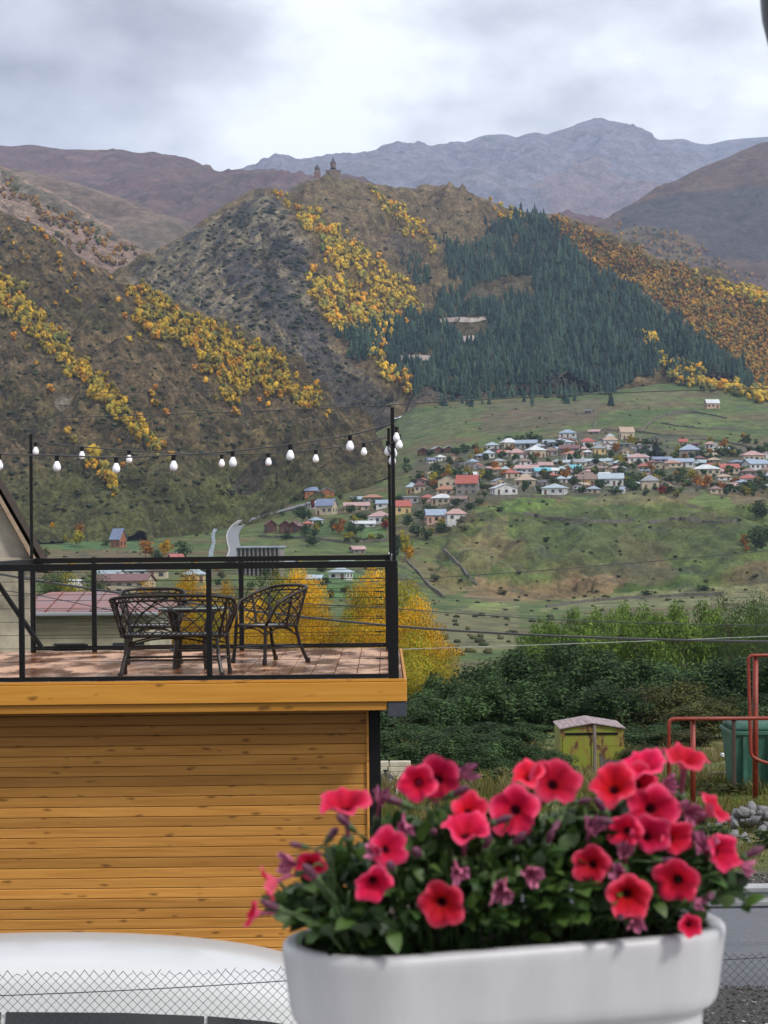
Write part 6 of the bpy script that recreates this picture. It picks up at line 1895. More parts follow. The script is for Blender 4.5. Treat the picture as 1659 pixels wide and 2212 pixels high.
def shed():
    d = 60.0
    a, b = P(1211, 1577, d), P(1348, 1573, d)
    w = b.x - a.x
    cx = (a.x + b.x) / 2
    gz = ground_z(cx, d) - .25
    he = a.z - gz
    t = empty('steel_shed', (cx, d, gz)); tag(t, 'small lime-green steel shed with rust patches and a low pitched roof', 'shed')
    m, nt, bs, N, L = newmat('rusty_lime_paint')
    tc = N('ShaderNodeTexCoord'); n = N('ShaderNodeTexNoise'); n.inputs['Scale'].default_value = 2.2; n.inputs['Detail'].default_value = 7; n.inputs['Roughness'].default_value = .65
    mp = N('ShaderNodeMapping'); mp.inputs['Scale'].default_value = (1.4, 1.4, .7); mp.inputs['Location'].default_value = (1.7, .3, .4)
    L(tc.outputs['Object'], mp.inputs[0]); L(mp.outputs[0], n.inputs['Vector'])
    rp = N('ShaderNodeValToRGB'); e = rp.color_ramp.elements
    e[0].position = .50; e[0].color = (0.19, 0.21, 0.02, 1); e[1].position = .62; e[1].color = (0.09, 0.032, 0.014, 1)
    k = e.new(.57); k.color = (0.2, 0.15, 0.025, 1)
    L(n.outputs[0], rp.inputs[0]); L(rp.outputs[0], bs.inputs['Base Color']); bs.inputs['Roughness'].default_value = .65
    dp, rs = 2.2, .16
    hw = w / 2
    V = [(-hw, 0, 0), (hw, 0, 0), (hw, dp, 0), (-hw, dp, 0), (-hw, 0, he), (hw, 0, he), (hw, dp, he), (-hw, dp, he), (0, 0, he + rs), (0, dp, he + rs)]
    mk('wall', V, [(0, 1, 5, 8, 4), (2, 3, 7, 9, 6), (1, 2, 6, 5), (3, 0, 4, 7)], m, t)
    mr = mat_plain('weathered_roof_boards', (0.26, 0.20, 0.21), rough=.75, var=.35, scale=5, bump=.3, stretch=(1, .3, 1))
    for s in (-1, 1):
        nb = 6
        for k in range(nb):
            f0, f1 = k / nb, (k + .94) / nb
            x0, x1 = s * hw * 1.05 * f0, s * hw * 1.05 * f1
            z0, z1 = he + rs + .03 - rs * 1.05 * f0, he + rs + .03 - rs * 1.05 * f1
            V = [(x0, -.08, z0), (x1, -.08, z1), (x1, dp + .1, z1), (x0, dp + .1, z0)]
            V += [(x, y, z + .03) for x, y, z in V]
            F = [(3, 2, 1, 0), (4, 5, 6, 7), (0, 1, 5, 4), (1, 2, 6, 5), (2, 3, 7, 6), (3, 0, 4, 7)]
            mk('roof_board', V, F if s > 0 else [tuple(reversed(f)) for f in F], mr, t)
    for s in (-1, 1):
        MB().box((s * hw * .5 - hw * .44, -.025, .06), (s * hw * .5 + hw * .44, -.003, he - .16), .004).build('door', m, t)
    MB().box((-hw * .85, -.06, he - .14), (hw * .8, -.004, he - .085), .004).build('lintel_bar', M_black, t)
    MB().box((-.03, -.05, .05), (.03, -.026, he - .15)).build('door_strip', m, t)
    # old post before the shed
    p = P(1284, 1567, 47.0); g = ground_z(p.x, 47)
    q = empty('fence_post', (p.x, 47, g - .2)); tag(q, 'weathered grey fence post in front of the lime-green shed', 'post')
    MB().tube([(0, 0, 0), (.005, 0, (p.z - g) * .5), (0, 0, p.z - g + .2)], [.05, .045, .035], 6).build('shaft', mat_plain('grey_old_wood', (.17, .14, .12), rough=.9, scale=8), q)
    MB().tube([P(1284, 1611, 47) - Vector(q.location), P(1370, 1612, 46) - Vector(q.location), P(1480, 1610, 45) - Vector(q.location)], .006, 4).build('wire', M_cable, q)
    mp_ = mat_plain('dark_old_timber', (.06, .05, .045), rough=.85, scale=7, var=.5)
    q = empty('broken_pallet', (p.x + .1, 46.2, ground_z(p.x, 46.2))); tag(q, 'dark broken pallet leaning by the post at the shed', 'pallet')
    for k in range(5):
        MB().box((-.02 + .1 * k * .3, -.02, .0), (.06 + .1 * k * .3, .02, .75 - .1 * k)).build('slat', mp_, q, rot=(math.radians(-12), math.radians(-4 + 3 * k), 0))
    for k in range(3):
        MB().box((-.05, .021, .1 + .22 * k), (.5, .05, .18 + .22 * k)).build('slat', mp_, q, rot=(math.radians(-12), 0, 0))
    return t


shed()


def rubble():
    c = P(1640, 1800, 28.4)
    t = empty('rubble_heap', (c.x, 28.4, ground_z(c.x, 28.4))); tag(t, 'heap of grey broken stones below the dumpster', 'rubble')
    r = np.random.default_rng(14)
    m = mat_plain('grey_stone', (.17, .17, .18), rough=.75, var=.45, scale=7, bump=.5, bdist=.01)
    ms = []
    for k in range(5):
        V, F = ICO0
        v = V * (1 + r.uniform(-.38, .38, (len(V), 1))) * np.array([1.1, .8, .5]) * r.uniform(.75, 1.15, 3)
        ms.append(mesh('stone', v, F, m))
    for i in range(110):
        x, y = r.normal(0, .42), r.normal(0, .45)
        h = max(0, .38 * math.exp(-(x * x + y * y) / .32)) * r.uniform(.5, 1.0)
        s = r.uniform(.03, .15) * r.uniform(.6, 1)
        link('stone', ms[i % 5], t, (x, y, h), tuple(r.uniform(0, 3, 3)), (s, s, s))
    p = P(831, 1655, 36.5)
    t = empty('block_stack', (p.x, 36.5, ground_z(p.x, 36.5) - .02)); tag(t, 'stack of pale concrete blocks beside the cabin corner', 'blocks')
    mbk = mat_plain('pale_block', (.42, .38, .30), rough=.9, var=.2, scale=8)
    me = MB().box((-.19, -.1, 0), (.19, .1, .09), .008).me('block', mbk)
    for k in range(7):
        for j in range(2): link('block', me, t, (-.12 + .4 * j - .02 * (k % 2), 0, .093 * k), (0, 0, r.uniform(-.05, .05)))
    p = P(833, 1700, 35)
    for cc, nm, dx, s in (((.012, .012, .014), 'black rubbish bag slumped beside the cabin corner', 0, .24), ((.6, .6, .62), 'white rubbish bag lying beside the black one', .17, .13)):
        q = empty('rubbish_bag', (p.x + dx, 35 - dx, ground_z(p.x, 35))); tag(q, lb := nm, 'bag')
        V, F = ICO1
        v = V * (1 + r.uniform(-.16, .16, (len(V), 1))) * np.array([1, .9, .95]) * s + np.array([0, 0, s * .75])
        mm = mat_plain('bag_plastic_%d' % int(s * 100), cc, rough=.25, var=.2, scale=10, bump=.5, bdist=.02)
        mk('sack', v, F, mm, q, smooth=True)
        MB().lathe([(s * .12, 0), (s * .07, s * .12), (s * .22, s * .32)], 8, (0, 0, s * 1.6)).build('knot', mm, q)
    p = P(1560, 1650, 42)
    t = empty('timber_pile', (p.x, 42, ground_z(p.x, 42))); tag(t, 'low pile of old planks with one white board beside the dumpster', 'planks')
    md, mw_ = mat_plain('old_plank', (.09, .08, .07), rough=.85, scale=6, var=.4), mat_plain('white_board', (.62, .62, .63), rough=.6, var=.1)
    for k in range(7):
        o = MB().box((-.75, -.06, 0), (.75, .06, .035)).build('plank', mw_ if k == 6 else md, t)
        o.location = (r.uniform(-.15, .1), r.uniform(-.2, .2), .04 * k + .02); o.rotation_euler = (0, 0, r.uniform(-.25, .25))
        if k == 6: o.location = (.15, -.28, .62); o.rotation_euler = (.1, .08, .2); o.scale = (.3, 1, 1.6)
    for x in (-.5, .4):
        MB().box((x, .1, 0), (x + .07, .17, .75)).build('stake', md, t)


rubble()


# ------------------------------------------------------------------ neighbouring houses on the left
def gable_house():
    d = 38.0
    mp_ = mat_plain('stained_plaster', (.30, .265, .225), rough=.9, var=.35, scale=1.1, bump=.4, bdist=.02, c2=(.36, .33, .29))
    ml = mat_plain('old_masonry', (.25, .225, .175), rough=.9, var=.55, scale=1.6, bump=.5, bdist=.02)
    md = mat_plain('roof_edge', (.05, .035, .03), rough=.6)
    e = P(78, 1197, d); ap = P(-400, 358, d); cor = P(75, 1205, d)
    hw = e.x - ap.x
    ya = math.radians(16)
    t = empty('gable_house', (e.x - hw * math.cos(ya), d - hw * math.sin(ya), ground_z(ap.x, d) - .2), ya); tag(t, 'tall plastered house with a steep dark-edged gable at the left edge of the deck', 'house')
    o = Vector(t.location)
    hw = e.x - ap.x
    dp = 7.0
    z0 = 0; z1 = cor.z - o.z - .05; za = ap.z - o.z
    xr = hw - .03
    V = [(-xr, 0, z0), (xr, 0, z0), (xr, dp, z0), (-xr, dp, z0), (-xr, 0, z1), (xr, 0, z1), (xr, dp, z1), (-xr, dp, z1)]
    mk('lower_wall', V, [(0, 1, 5, 4), (1, 2, 6, 5), (2, 3, 7, 6), (3, 0, 4, 7), (4, 5, 6, 7)], ml, t)
    V = [(-hw, 0.03, z1 + .06), (hw, .03, z1 + .06), (0, .03, za), (-hw, dp, z1 + .06), (hw, dp, z1 + .06), (0, dp, za)]
    mk('gable', V, [(0, 1, 2), (5, 4, 3), (0, 3, 4, 1)], mp_, t)
    MB().box((-xr - .1, -.1, z1 - .05), (xr + .04, .2, z1 + .058), .01).build('cornice', ml, t)
    for s in (-1, 1):
        n = Vector((za - z1, 0, hw)).normalized() * .11
        V = []
        for y in (-.25, dp + .2):
            for x, z in ((s * (hw + .22), z1 - .25), (0, za + .02)):
                V += [(x, y, z), (x + s * n.x, y, z + n.z)]
        F = [(0, 1, 3, 2), (4, 6, 7, 5), (0, 4, 5, 1), (2, 3, 7, 6), (1, 5, 7, 3), (0, 2, 6, 4)]
        mk('roof_slope', V, F, md, t)
        V = [(x * .985, -.02, z - .04) for x, z in ((s * hw, z1 - .02), (0, za - .03), (0, za + .05), (s * (hw + .05), z1 + .05))]
        V += [(x, y - .22, z) for x, y, z in V]
        mk('barge_board', V, [(0, 1, 2, 3), (7, 6, 5, 4), (0, 4, 5, 1), (2, 6, 7, 3), (1, 5, 6, 2), (0, 3, 7, 4)], mat_plain('barge_wood', (.28, .2, .14), rough=.7), t)
    link('window', ME_WIN, t, (-1.2, 0, z1 * .5), scale=(1.1, 1, 1.3))


gable_house()


def redroof_house():
    d = 58.0
    mroof = mat_plain('wet_red_sheet', (.17, .045, .03), rough=.28, var=.45, scale=.9, bump=.15, bdist=.01, rvar=.1)
    mwall = mat_plain('limewashed_wall', (.30, .275, .2), rough=.9, var=.3, scale=.9, bump=.3)
    c = P(150, 1322, d)
    g = ground_z(c.x, d)
    t = empty('red_roofed_house', (c.x, d, g - .3)); tag(t, 'old pale house with a wet rust-red sheet metal roof behind the deck', 'house')
    ez = c.z - t.location.z
    hw, dp, rs = 2.3, 6.0, .5
    MB().box((-hw, 0, 0), (hw, dp, ez)).build('wall', mwall, t)
    a, b = hw + .3, dp / 2 + .35
    sd = .035
    # roof in sheets with standing seams
    n = 8
    V = [(-a, -.35, ez + .02), (a, -.35, ez + .02), (a, dp + .35, ez + .02), (-a, dp + .35, ez + .02), (-a + 1.6, dp / 2, ez + rs), (a - 1.6, dp / 2, ez + rs)]
    V += [(x, y, z - .1) for x, y, z in V[:4]]
    mk('roof', V, [(0, 1, 5, 4), (1, 2, 5), (2, 3, 4, 5), (3, 0, 4), (6, 7, 1, 0), (7, 8, 2, 1), (8, 9, 3, 2), (9, 6, 0, 3), (9, 8, 7, 6)], mroof, t)
    for k in range(1, n):
        x = -a + 2 * a * k / n
        k2 = min(1.0, (a - abs(x)) / 1.6)
        MB().tube([(x, -.35, ez + .04), (x, -.35 + b * k2, ez + .04 + (rs - .02) * k2)], .022, 4).build('seam', mroof, t)
    MB().tube([(-a, -.42, ez - .04), (a, -.42, ez - .06)], .06, 6).build('gutter', MR['grey'], t)
    for x in (-1.7, 0, 1.7):
        w = link('window', ME_WIN, t, (x, 0, ez - 1.5), scale=(.9, 1, 1.2))
    for k in range(3): MB().box((-hw - .01, -.03, ez - .25 - .14 * k), (hw + .01, -.002, ez - .2 - .14 * k)).build('wall_band', mwall, t)


redroof_house()

# ------------------------------------------------------------------ overhead wires
for pts, d, r, lb, mt in (
        ([(-90, 851), (400, 846), (829, 838), (1250, 831), (1750, 824)], 44, .006, 'uppermost thin overhead wire crossing below the pine forest', M_cable),
        ([(-90, 909), (420, 893), (760, 879), (1100, 860), (1400, 846), (1750, 836)], 40, .010, 'second overhead wire sagging in front of the left hillside', M_cable),
        ([(560, 1268), (870, 1252), (1250, 1226), (1750, 1181)], 46, .009, 'overhead wire rising to the right across the grassy terrace slope', M_cable),
        ([(-90, 1222), (0, 1240), (130, 1262), (400, 1301), (640, 1331), (860, 1353), (1100, 1369), (1400, 1381), (1750, 1388)], 34, .02, 'thick black overhead cable passing behind the deck corner post', M_cable),
        ([(-90, 1236), (75, 1248), (400, 1277), (640, 1302), (870, 1316), (1250, 1341), (1750, 1353)], 36, .008, 'thin overhead wire just above the thick black cable', M_cable),
        ([(820, 1404), (1250, 1390), (1750, 1371)], 36, .005, 'thin pale wire just below the thick black cable', mat_plain('pale_wire', (.4, .4, .42), rough=.5, bump=0)),
        ([(-60, 1268), (75, 1285), (240, 1318), (330, 1332), (420, 1340)], 33, .008, 'short service wire dropping towards the red-roofed house', M_cable)):
    W_ = spline([P(a, b, d) for a, b in pts], 8)
    o = MB().tube([p - W_[0] for p in W_], r, 5).build('overhead_wire', mt, None, loc=W_[0])
    tag(o, lb, 'wire')

# ------------------------------------------------------------------ parked car
M_white = mat_plain('white_car_paint', (0.50, 0.51, 0.52), rough=0.16, var=.03, scale=2, bump=0, spec=.6)
M_glass = mat_plain('tinted_car_glass', (0.012, 0.016, 0.018), rough=0.04, var=.1, scale=2, bump=0, spec=.6)
M_tyre = mat_plain('tyre_rubber', (0.02, 0.02, 0.02), rough=.8, scale=20)
M_rim = mat_plain('alloy', (0.45, 0.45, 0.47), rough=.3, metal=.8, bump=0)


def car():
    t = empty('parked_car', (-1.35, 12.95, .004)); tag(t, 'white car parked in front of the cabin behind the chain-link fence', 'car')
    # stations along the car: x, sill half width, beltline half width/height, roof half width/height (nose at +x)
    S = [(-2.55, .70, .74, .88, .50, .90), (-2.45, .82, .84, .95, .56, 1.12), (-2.25, .88, .88, .97, .60, 1.50), (-1.9, .90, .90, .98, .62, 1.61), (-1.0, .91, .91, .98, .63, 1.64), (-.3, .91, .91, .98, .63, 1.62),
         (.2, .91, .91, .98, .62, 1.575), (.55, .91, .91, .98, .61, 1.515), (.9, .91, .90, .98, .59, 1.41), (1.3, .90, .90, .98, .57, 1.22), (1.75, .89, .88, .96, .62, 1.00), (2.2, .86, .84, .86, .6, .90), (2.55, .78, .74, .72, .52, .76), (2.68, .62, .6, .6, .42, .64)]
    ring = []
    for x, ws, wb, zb, wr, zr in S:
        P_ = [(-ws, .22), (-ws - .02, .45), (-wb - .015, .7), (-wb, zb)]
        dz = zr - zb
        P_ += [(-wb + (wb - wr) * .62, zb + dz * .60), (-wr - .07, zb + dz * .8), (-wr - .02, zb + dz * .905), (-wr + .08, zb + dz * .965), (-wr * .55, zr)]
        P_ += [(0, zr + .02 * (dz > .3))]
        full = P_ + [(-y, z) for y, z in reversed(P_[:-1])]
        ring.append([(x, y, z) for y, z in full])
    n = len(ring[0])
    V = [p for r_1 in ring for p in r_1]
    F, G = [], []
    for i in range(len(ring) - 1):
        for k in range(n - 1):
            f = (i * n + k, i * n + k + 1, (i + 1) * n + k + 1, (i + 1) * n + k)
            side = k in (3, 4, n - 5, n - 6)
            F.append(f)
            if side and 2 <= i <= 8: G.append((i, k))
        F.append((i * n + n - 1, i * n, (i + 1) * n, (i + 1) * n + n - 1))
    F += [tuple(range(n)), tuple(range((len(ring) - 1) * n, len(ring) * n))[::-1]]
    F = [tuple(reversed(f)) for f in F]
    b = mk('body', V, F, M_white, t, smooth=True)
    md = b.modifiers.new('round', 'SUBSURF'); md.levels = 1; md.render_levels = 2

    def lerp(a, c, s): return tuple(a[j] + (c[j] - a[j]) * s for j in range(3))

    def panel(name, i0, i1, k0, k1, off, mat, ins=.04):
        rows = []
        for i in range(i0, i1 + 1):
            rows.append([Vector(ring[i][k]) for k in range(k0, k1 + 1)])
        V, F = [], []
        m_ = len(rows[0])
        for rw in rows:
            for p in rw: V.append(tuple(p + off))
        for i in range(len(rows) - 1):
            for k in range(m_ - 1): F.append((i * m_ + k, i * m_ + k + 1, (i + 1) * m_ + k + 1, (i + 1) * m_ + k))
        return mk(name, V, F, mat, t, smooth=True)
    for (k0, k1, off) in ((3, 4, Vector((0, -.014, .0))), (n - 5, n - 4, Vector((0, .014, 0)))):
        panel('side_window', 2, 4, k0, k1, off, M_glass)
        panel('side_window', 4, 6, k0, k1, off + Vector((.03, 0, 0)), M_glass)
        panel('side_window', 6, 8, k0, k1, off + Vector((.05, 0, 0)), M_glass)
    panel('windscreen', 8, 10, 6, n - 7, Vector((.02, 0, .016)), M_glass)
    panel('rear_window', 1, 2, 6, n - 7, Vector((-.02, 0, .012)), M_glass)
    for s in (-1, 1):
        for x in (-1.6, 1.65):
            w = MB().lathe([(.20, -.1), (.31, -.1), (.335, -.07), (.335, .07), (.31, .1), (.2, .1)], 24).build('wheel', M_tyre, t, loc=(x, s * .82, .335), rot=(math.pi / 2, 0, 0))
            MB().lathe([(.03, -.085), (.2, -.075), (.21, .075), (.03, .09)], 20).build('rim', M_rim, w)
        MB().box((2.38, s * .6 - .12, .66), (2.62, s * .6 + .12, .75), .03).build('headlight', mat_plain('lamp_glass', (.6, .62, .65), rough=.1, bump=0), t)
        MB().box((-2.58, s * .68 - .07, .7), (-2.46, s * .68 + .07, .92), .02).build('tail_light', mat_plain('tail_red', (.35, .02, .02), rough=.15, bump=0), t)
        MB().box((1.02, s * 1.0 - .09, .98), (1.14, s * 1.0 + .09, 1.1), .03).build('wing_mirror', M_white, t)
    return t


car()


# ------------------------------------------------------------------ chain-link fence
def fence():
    A, B = Vector((-3.0, 10.82, 0)), Vector((3.4, 12.0, 0))
    t = empty('chain_link_fence', (A.x, A.y, 0)); tag(t, 'sagging galvanised chain-link fence between the balcony and the white car', 'fence')
    dirv = (B - A).normalized(); Ln = (B - A).length
    cell, top = .052, 1.85
    m = mat_plain('wire_grey', (.06, .064, .07), rough=.5, metal=.1, bump=0, var=.3, scale=30)
    rr = random.Random(3)
    hc = cell / 2
    nb = int(Ln / hc)
    Vs, Fs, n = [], [], 0
    rows = int(top / (cell / 2))
    nx, ny = -dirv.y, dirv.x
    for i in range(nb):
        sag = .022 * math.sin(i * .055) + .03 * math.sin(i * .0155 + 1) - .02
        pts = []
        for j in range(rows + 1):
            u = (i + (1.0 if (j + i) % 2 else 0.0)) * hc
            w = 0.0
            off = .0025 * (1 if j % 2 else -1)
            p = dirv * u + Vector((nx, ny, 0)) * (off + .012 * math.sin(i * .085 + j * .05)) + Vector((0, 0, top - j * cell / 2 + sag * (1 - j / rows) + w))
            if j == 0: p += dirv * .0 + Vector((0, 0, rr.uniform(-.012, .012)))
            pts.append(p)
        V, F = tube_vf(pts, .0023, 3, False)
        Vs.append(np.array(V)); Fs.append(np.array(F) + n); n += len(V)
    mk('mesh_wire', np.concatenate(Vs), np.concatenate(Fs), m, t)
    MB().tube([dirv * (Ln * k / 20) + Vector((0, 0, top - .075 - .025 * math.sin(math.pi * (k / 20 * 2 % 1)))) + Vector((nx, ny, 0)) * -.004 for k in range(21)], .003, 5).build('tension_wire', M_cable, t)
    for u in (-.05, Ln * .505, Ln + .05):
        q = dirv * u + Vector((nx, ny, 0)) * .05
        MB().tube([q + Vector((0, 0, -.1)), q + Vector((0, 0, top - .02))], .03, 10).build('post', m, t)


fence()

# ------------------------------------------------------------------ balcony, planter, petunias
M_conc = mat_plain('rendered_wall', (.5, .49, .47), rough=.85, var=.15, scale=3)
tag(MB().box((-3, 2.2, -.2), (3.4, 3.0, EYE - .765)).build('balcony_wall', M_conc), kind='structure')
YAW = math.radians(17.5)
PC = P(1097, 2020, 2.64); PC.z = EYE - .52        # centre of the pot at rim level
EX, EY = Vector((math.cos(YAW), math.sin(YAW), 0)), Vector((-math.sin(YAW), math.cos(YAW), 0))


def stadium(L, R, n=14, cx=0):
    pts = []
    for k in range(n + 1):
        a = -math.pi / 2 + math.pi * k / n
        pts.append((L + R * math.cos(a), R * math.sin(a)))
    for k in range(n + 1):
        a = math.pi / 2 + math.pi * k / n
        pts.append((-L + R * math.cos(a), R * math.sin(a)))
    return pts


def planter():
    t = empty('flower_planter', PC - Vector((0, 0, .245)), YAW); tag(t, 'white plastic oval flower planter with a stepped wide rim', 'planter')
    m = mat_plain('white_pot_plastic', (.42, .42, .45), rough=.42, var=.10, scale=5, bump=.25, bdist=.0008, stretch=(2.5, 2.5, .7))
    Lh, R = .176, .125

    def rings(prof, name, mat):
        V, F, n = [], [], 0
        for off, z in prof:
            q = stadium(Lh, R + off, 16)
            n = len(q); V += [(x, y, z + .245) for x, y in q]
        for j in range(len(prof) - 1):
            for k in range(n): F.append((j * n + k, j * n + (k + 1) % n, (j + 1) * n + (k + 1) % n, (j + 1) * n + k))
        F.append(tuple(range(n - 1, -1, -1)))
        if name == 'soil': F.append(tuple(range((len(prof) - 1) * n, len(prof) * n)))
        return mk(name, V, F, mat, t, smooth=True)
    b = rings([(-.048, -.245), (-.042, -.243), (-.038, -.235), (-.031, -.12), (-.030, -.10)], 'lower_body', m)
    b = rings([(-.030, -.108), (-.024, -.108), (-.017, -.104), (-.012, -.096), (-.009, -.084), (-.001, -.022), (.0005, -.012), (.0, -.006), (-.003, -.001), (-.008, .001), (-.019, .0005), (-.024, -.002), (-.027, -.007), (-.031, -.05)], 'rim_band', m)
    so = mat_plain('dark_soil', (.02, .014, .01), rough=.95, var=.5, scale=60, bump=.8, bdist=.01)
    rings([(-.033, -.06), (-.032, -.030), (-.05, -.026)], 'soil', so)
    return t


planter()

M_petal, nt_, b_, N_, L_ = newmat('petunia_petal')
at_ = N_('ShaderNodeAttribute'); at_.attribute_name = 'col'
ge_ = N_('ShaderNodeNewGeometry'); oi_ = N_('ShaderNodeObjectInfo')
mx_ = N_('ShaderNodeMix'); mx_.data_type = 'RGBA'; L_(ge_.outputs['Backfacing'], mx_.inputs[0]); L_(at_.outputs['Color'], mx_.inputs[6])
bk_ = N_('ShaderNodeMix'); bk_.data_type = 'RGBA'; bk_.inputs[0].default_value = .45; L_(at_.outputs['Color'], bk_.inputs[6]); bk_.inputs[7].default_value = (.62, .16, .27, 1); L_(bk_.outputs[2], mx_.inputs[7])
hs_ = N_('ShaderNodeHueSaturation'); q_ = N_('ShaderNodeMapRange'); q_.inputs['To Min'].default_value = .72; q_.inputs['To Max'].default_value = 1.2
L_(oi_.outputs['Random'], q_.inputs[0]); L_(q_.outputs[0], hs_.inputs['Value']); L_(mx_.outputs[2], hs_.inputs['Color'])
w_ = N_('ShaderNodeMath'); w_.operation = 'MULTIPLY'; w_.inputs[1].default_value = 7.31; L_(oi_.outputs['Random'], w_.inputs[0]); w2_ = N_('ShaderNodeMath'); w2_.operation = 'FRACT'; L_(w_.outputs[0], w2_.inputs[0]); q2_ = N_('ShaderNodeMapRange'); q2_.inputs['To Min'].default_value = .494; q2_.inputs['To Max'].default_value = .505; L_(w2_.outputs[0], q2_.inputs[0]); L_(q2_.outputs[0], hs_.inputs['Hue'])
L_(hs_.outputs[0], b_.inputs['Base Color']); b_.inputs['Roughness'].default_value = .7; b_.inputs['Specular IOR Level'].default_value = .15
tl_ = N_('ShaderNodeBsdfTranslucent'); L_(hs_.outputs[0], tl_.inputs[0]); ms_ = N_('ShaderNodeMixShader'); ms_.inputs[0].default_value = .3
L_(b_.outputs[0], ms_.inputs[1]); L_(tl_.outputs[0], ms_.inputs[2]); L_(ms_.outputs[0], nt_.nodes['Material Output'].inputs[0])
M_pleaf = mat_leaf('petunia_leaf', rough=.5, trans=.22, spec=.4)


def flower_mesh(r, R=.03, half=1.0, droop=0.0, wilt=False):
    """trumpet opening towards +Z; origin at its base"""
    nt, nr = 60, 15
    V, C = [], []
    ph = r.uniform(0, 6.28, 6)
    tl = .042 * R / .03
    for j in range(nr + 1):
        s = j / nr
        for k in range(nt):
            th = 2 * math.pi * k / nt
            lobe = 1 + .075 * math.cos(5 * th) - .05 * max(0, math.cos(5 * th + math.pi)) ** 8
            if s < .4:
                q = s / .4
                rad = (.0022 + .0026 * q ** 1.6) * R / .03; z = tl * q
            else:
                q = (s - .4) / .6
                Rk = R * lobe * (1 + .05 * math.sin(th + ph[0]) + .05 * math.sin(2 * th + ph[1]))
                rad = .0048 * R / .03 + (Rk - .0048 * R / .03) * q ** (.85)
                z = tl + R * .36 * math.sin(q * math.pi * .62) * half
                z += R * q * q * (.13 * math.sin(5 * th + ph[2]) + .10 * math.sin(3 * th + ph[3]) + .06 * math.sin(10 * th + ph[4]))
                z += droop * R * q * q * math.sin(th + ph[5])
            if wilt:
                c = s ** 1.5
                f = 1 - .3 * c * (.5 + .5 * math.sin(3 * th + ph[0])) - .12 * c * (.5 + .5 * math.sin(11 * th + ph[4])) - .25 * c
                rad *= f
                z += R * c * (.9 + .35 * math.sin(4 * th + ph[1]) + .2 * math.sin(9 * th + ph[2])) * .6
            V.append((rad * math.cos(th), rad * math.sin(th), z))
            vein = .82 + .18 * abs(math.cos(5 * th / 2 + 0.0)) if .3 < s < .85 else 1.0
            if wilt:
                base = np.array((.26, .012, .06)) * (1 - s) + np.array((.55, .19, .33)) * s
                base = base * (.8 + .45 * math.sin(9 * th + ph[3] + 3 * s))
            else:
                if s < .40: base = np.array((.14, .010, .03)) * (.4 + 1.1 * s)
                elif s < .47: base = np.array((.07, .004, .012)) * (1 - (s - .40) / .07) + np.array((.50, .006, .018)) * ((s - .40) / .07)
                elif s < .82: q = (s - .47) / .35; base = np.array((.50, .004, .018)) * (1 - q) + np.array((.63, .013, .062)) * q
                else: q = (s - .82) / .18; base = np.array((.63, .013, .062)) * (1 - q) + np.array((.74, .085, .17)) * q
                base = base * vein
            C.append(base)
    F = []
    for j in range(nr):
        for k in range(nt): F.append((j * nt + k, j * nt + (k + 1) % nt, (j + 1) * nt + (k + 1) % nt, (j + 1) * nt + k))
    return mesh('wilted_flower' if wilt else 'flower', V, np.array([f[::-1] for f in F]), M_petal, True, np.clip(np.array(C), .003, 1))


def leaf_me(r, L=.027, W=.0088):
    V, C = [], []
    bend = r.uniform(.15, .5); fold = r.uniform(.1, .35)
    tone = np.array([(.022, .052, .013), (.034, .078, .017), (.016, .038, .010), (.055, .105, .022)][r.integers(4)])
    for j in range(6):
        s = j / 5
        w = W * math.sin(math.pi * min(1, (s * .92 + .06))) ** .8
        z = -bend * L * s * s + .1 * L * s
        for k in (-1, 0, 1):
            V.append((k * w, s * L, z + abs(k) * w * fold)); C.append(tone * (1.15 if k == 0 else 1))
    F = [(j * 3 + k, j * 3 + k + 1, j * 3 + 4 + k, j * 3 + 3 + k) for j in range(5) for k in range(2)]
    return mesh('leaf', V, np.array(F), M_pleaf, True, np.array(C)), np.array(V), np.array(F), np.array(C)


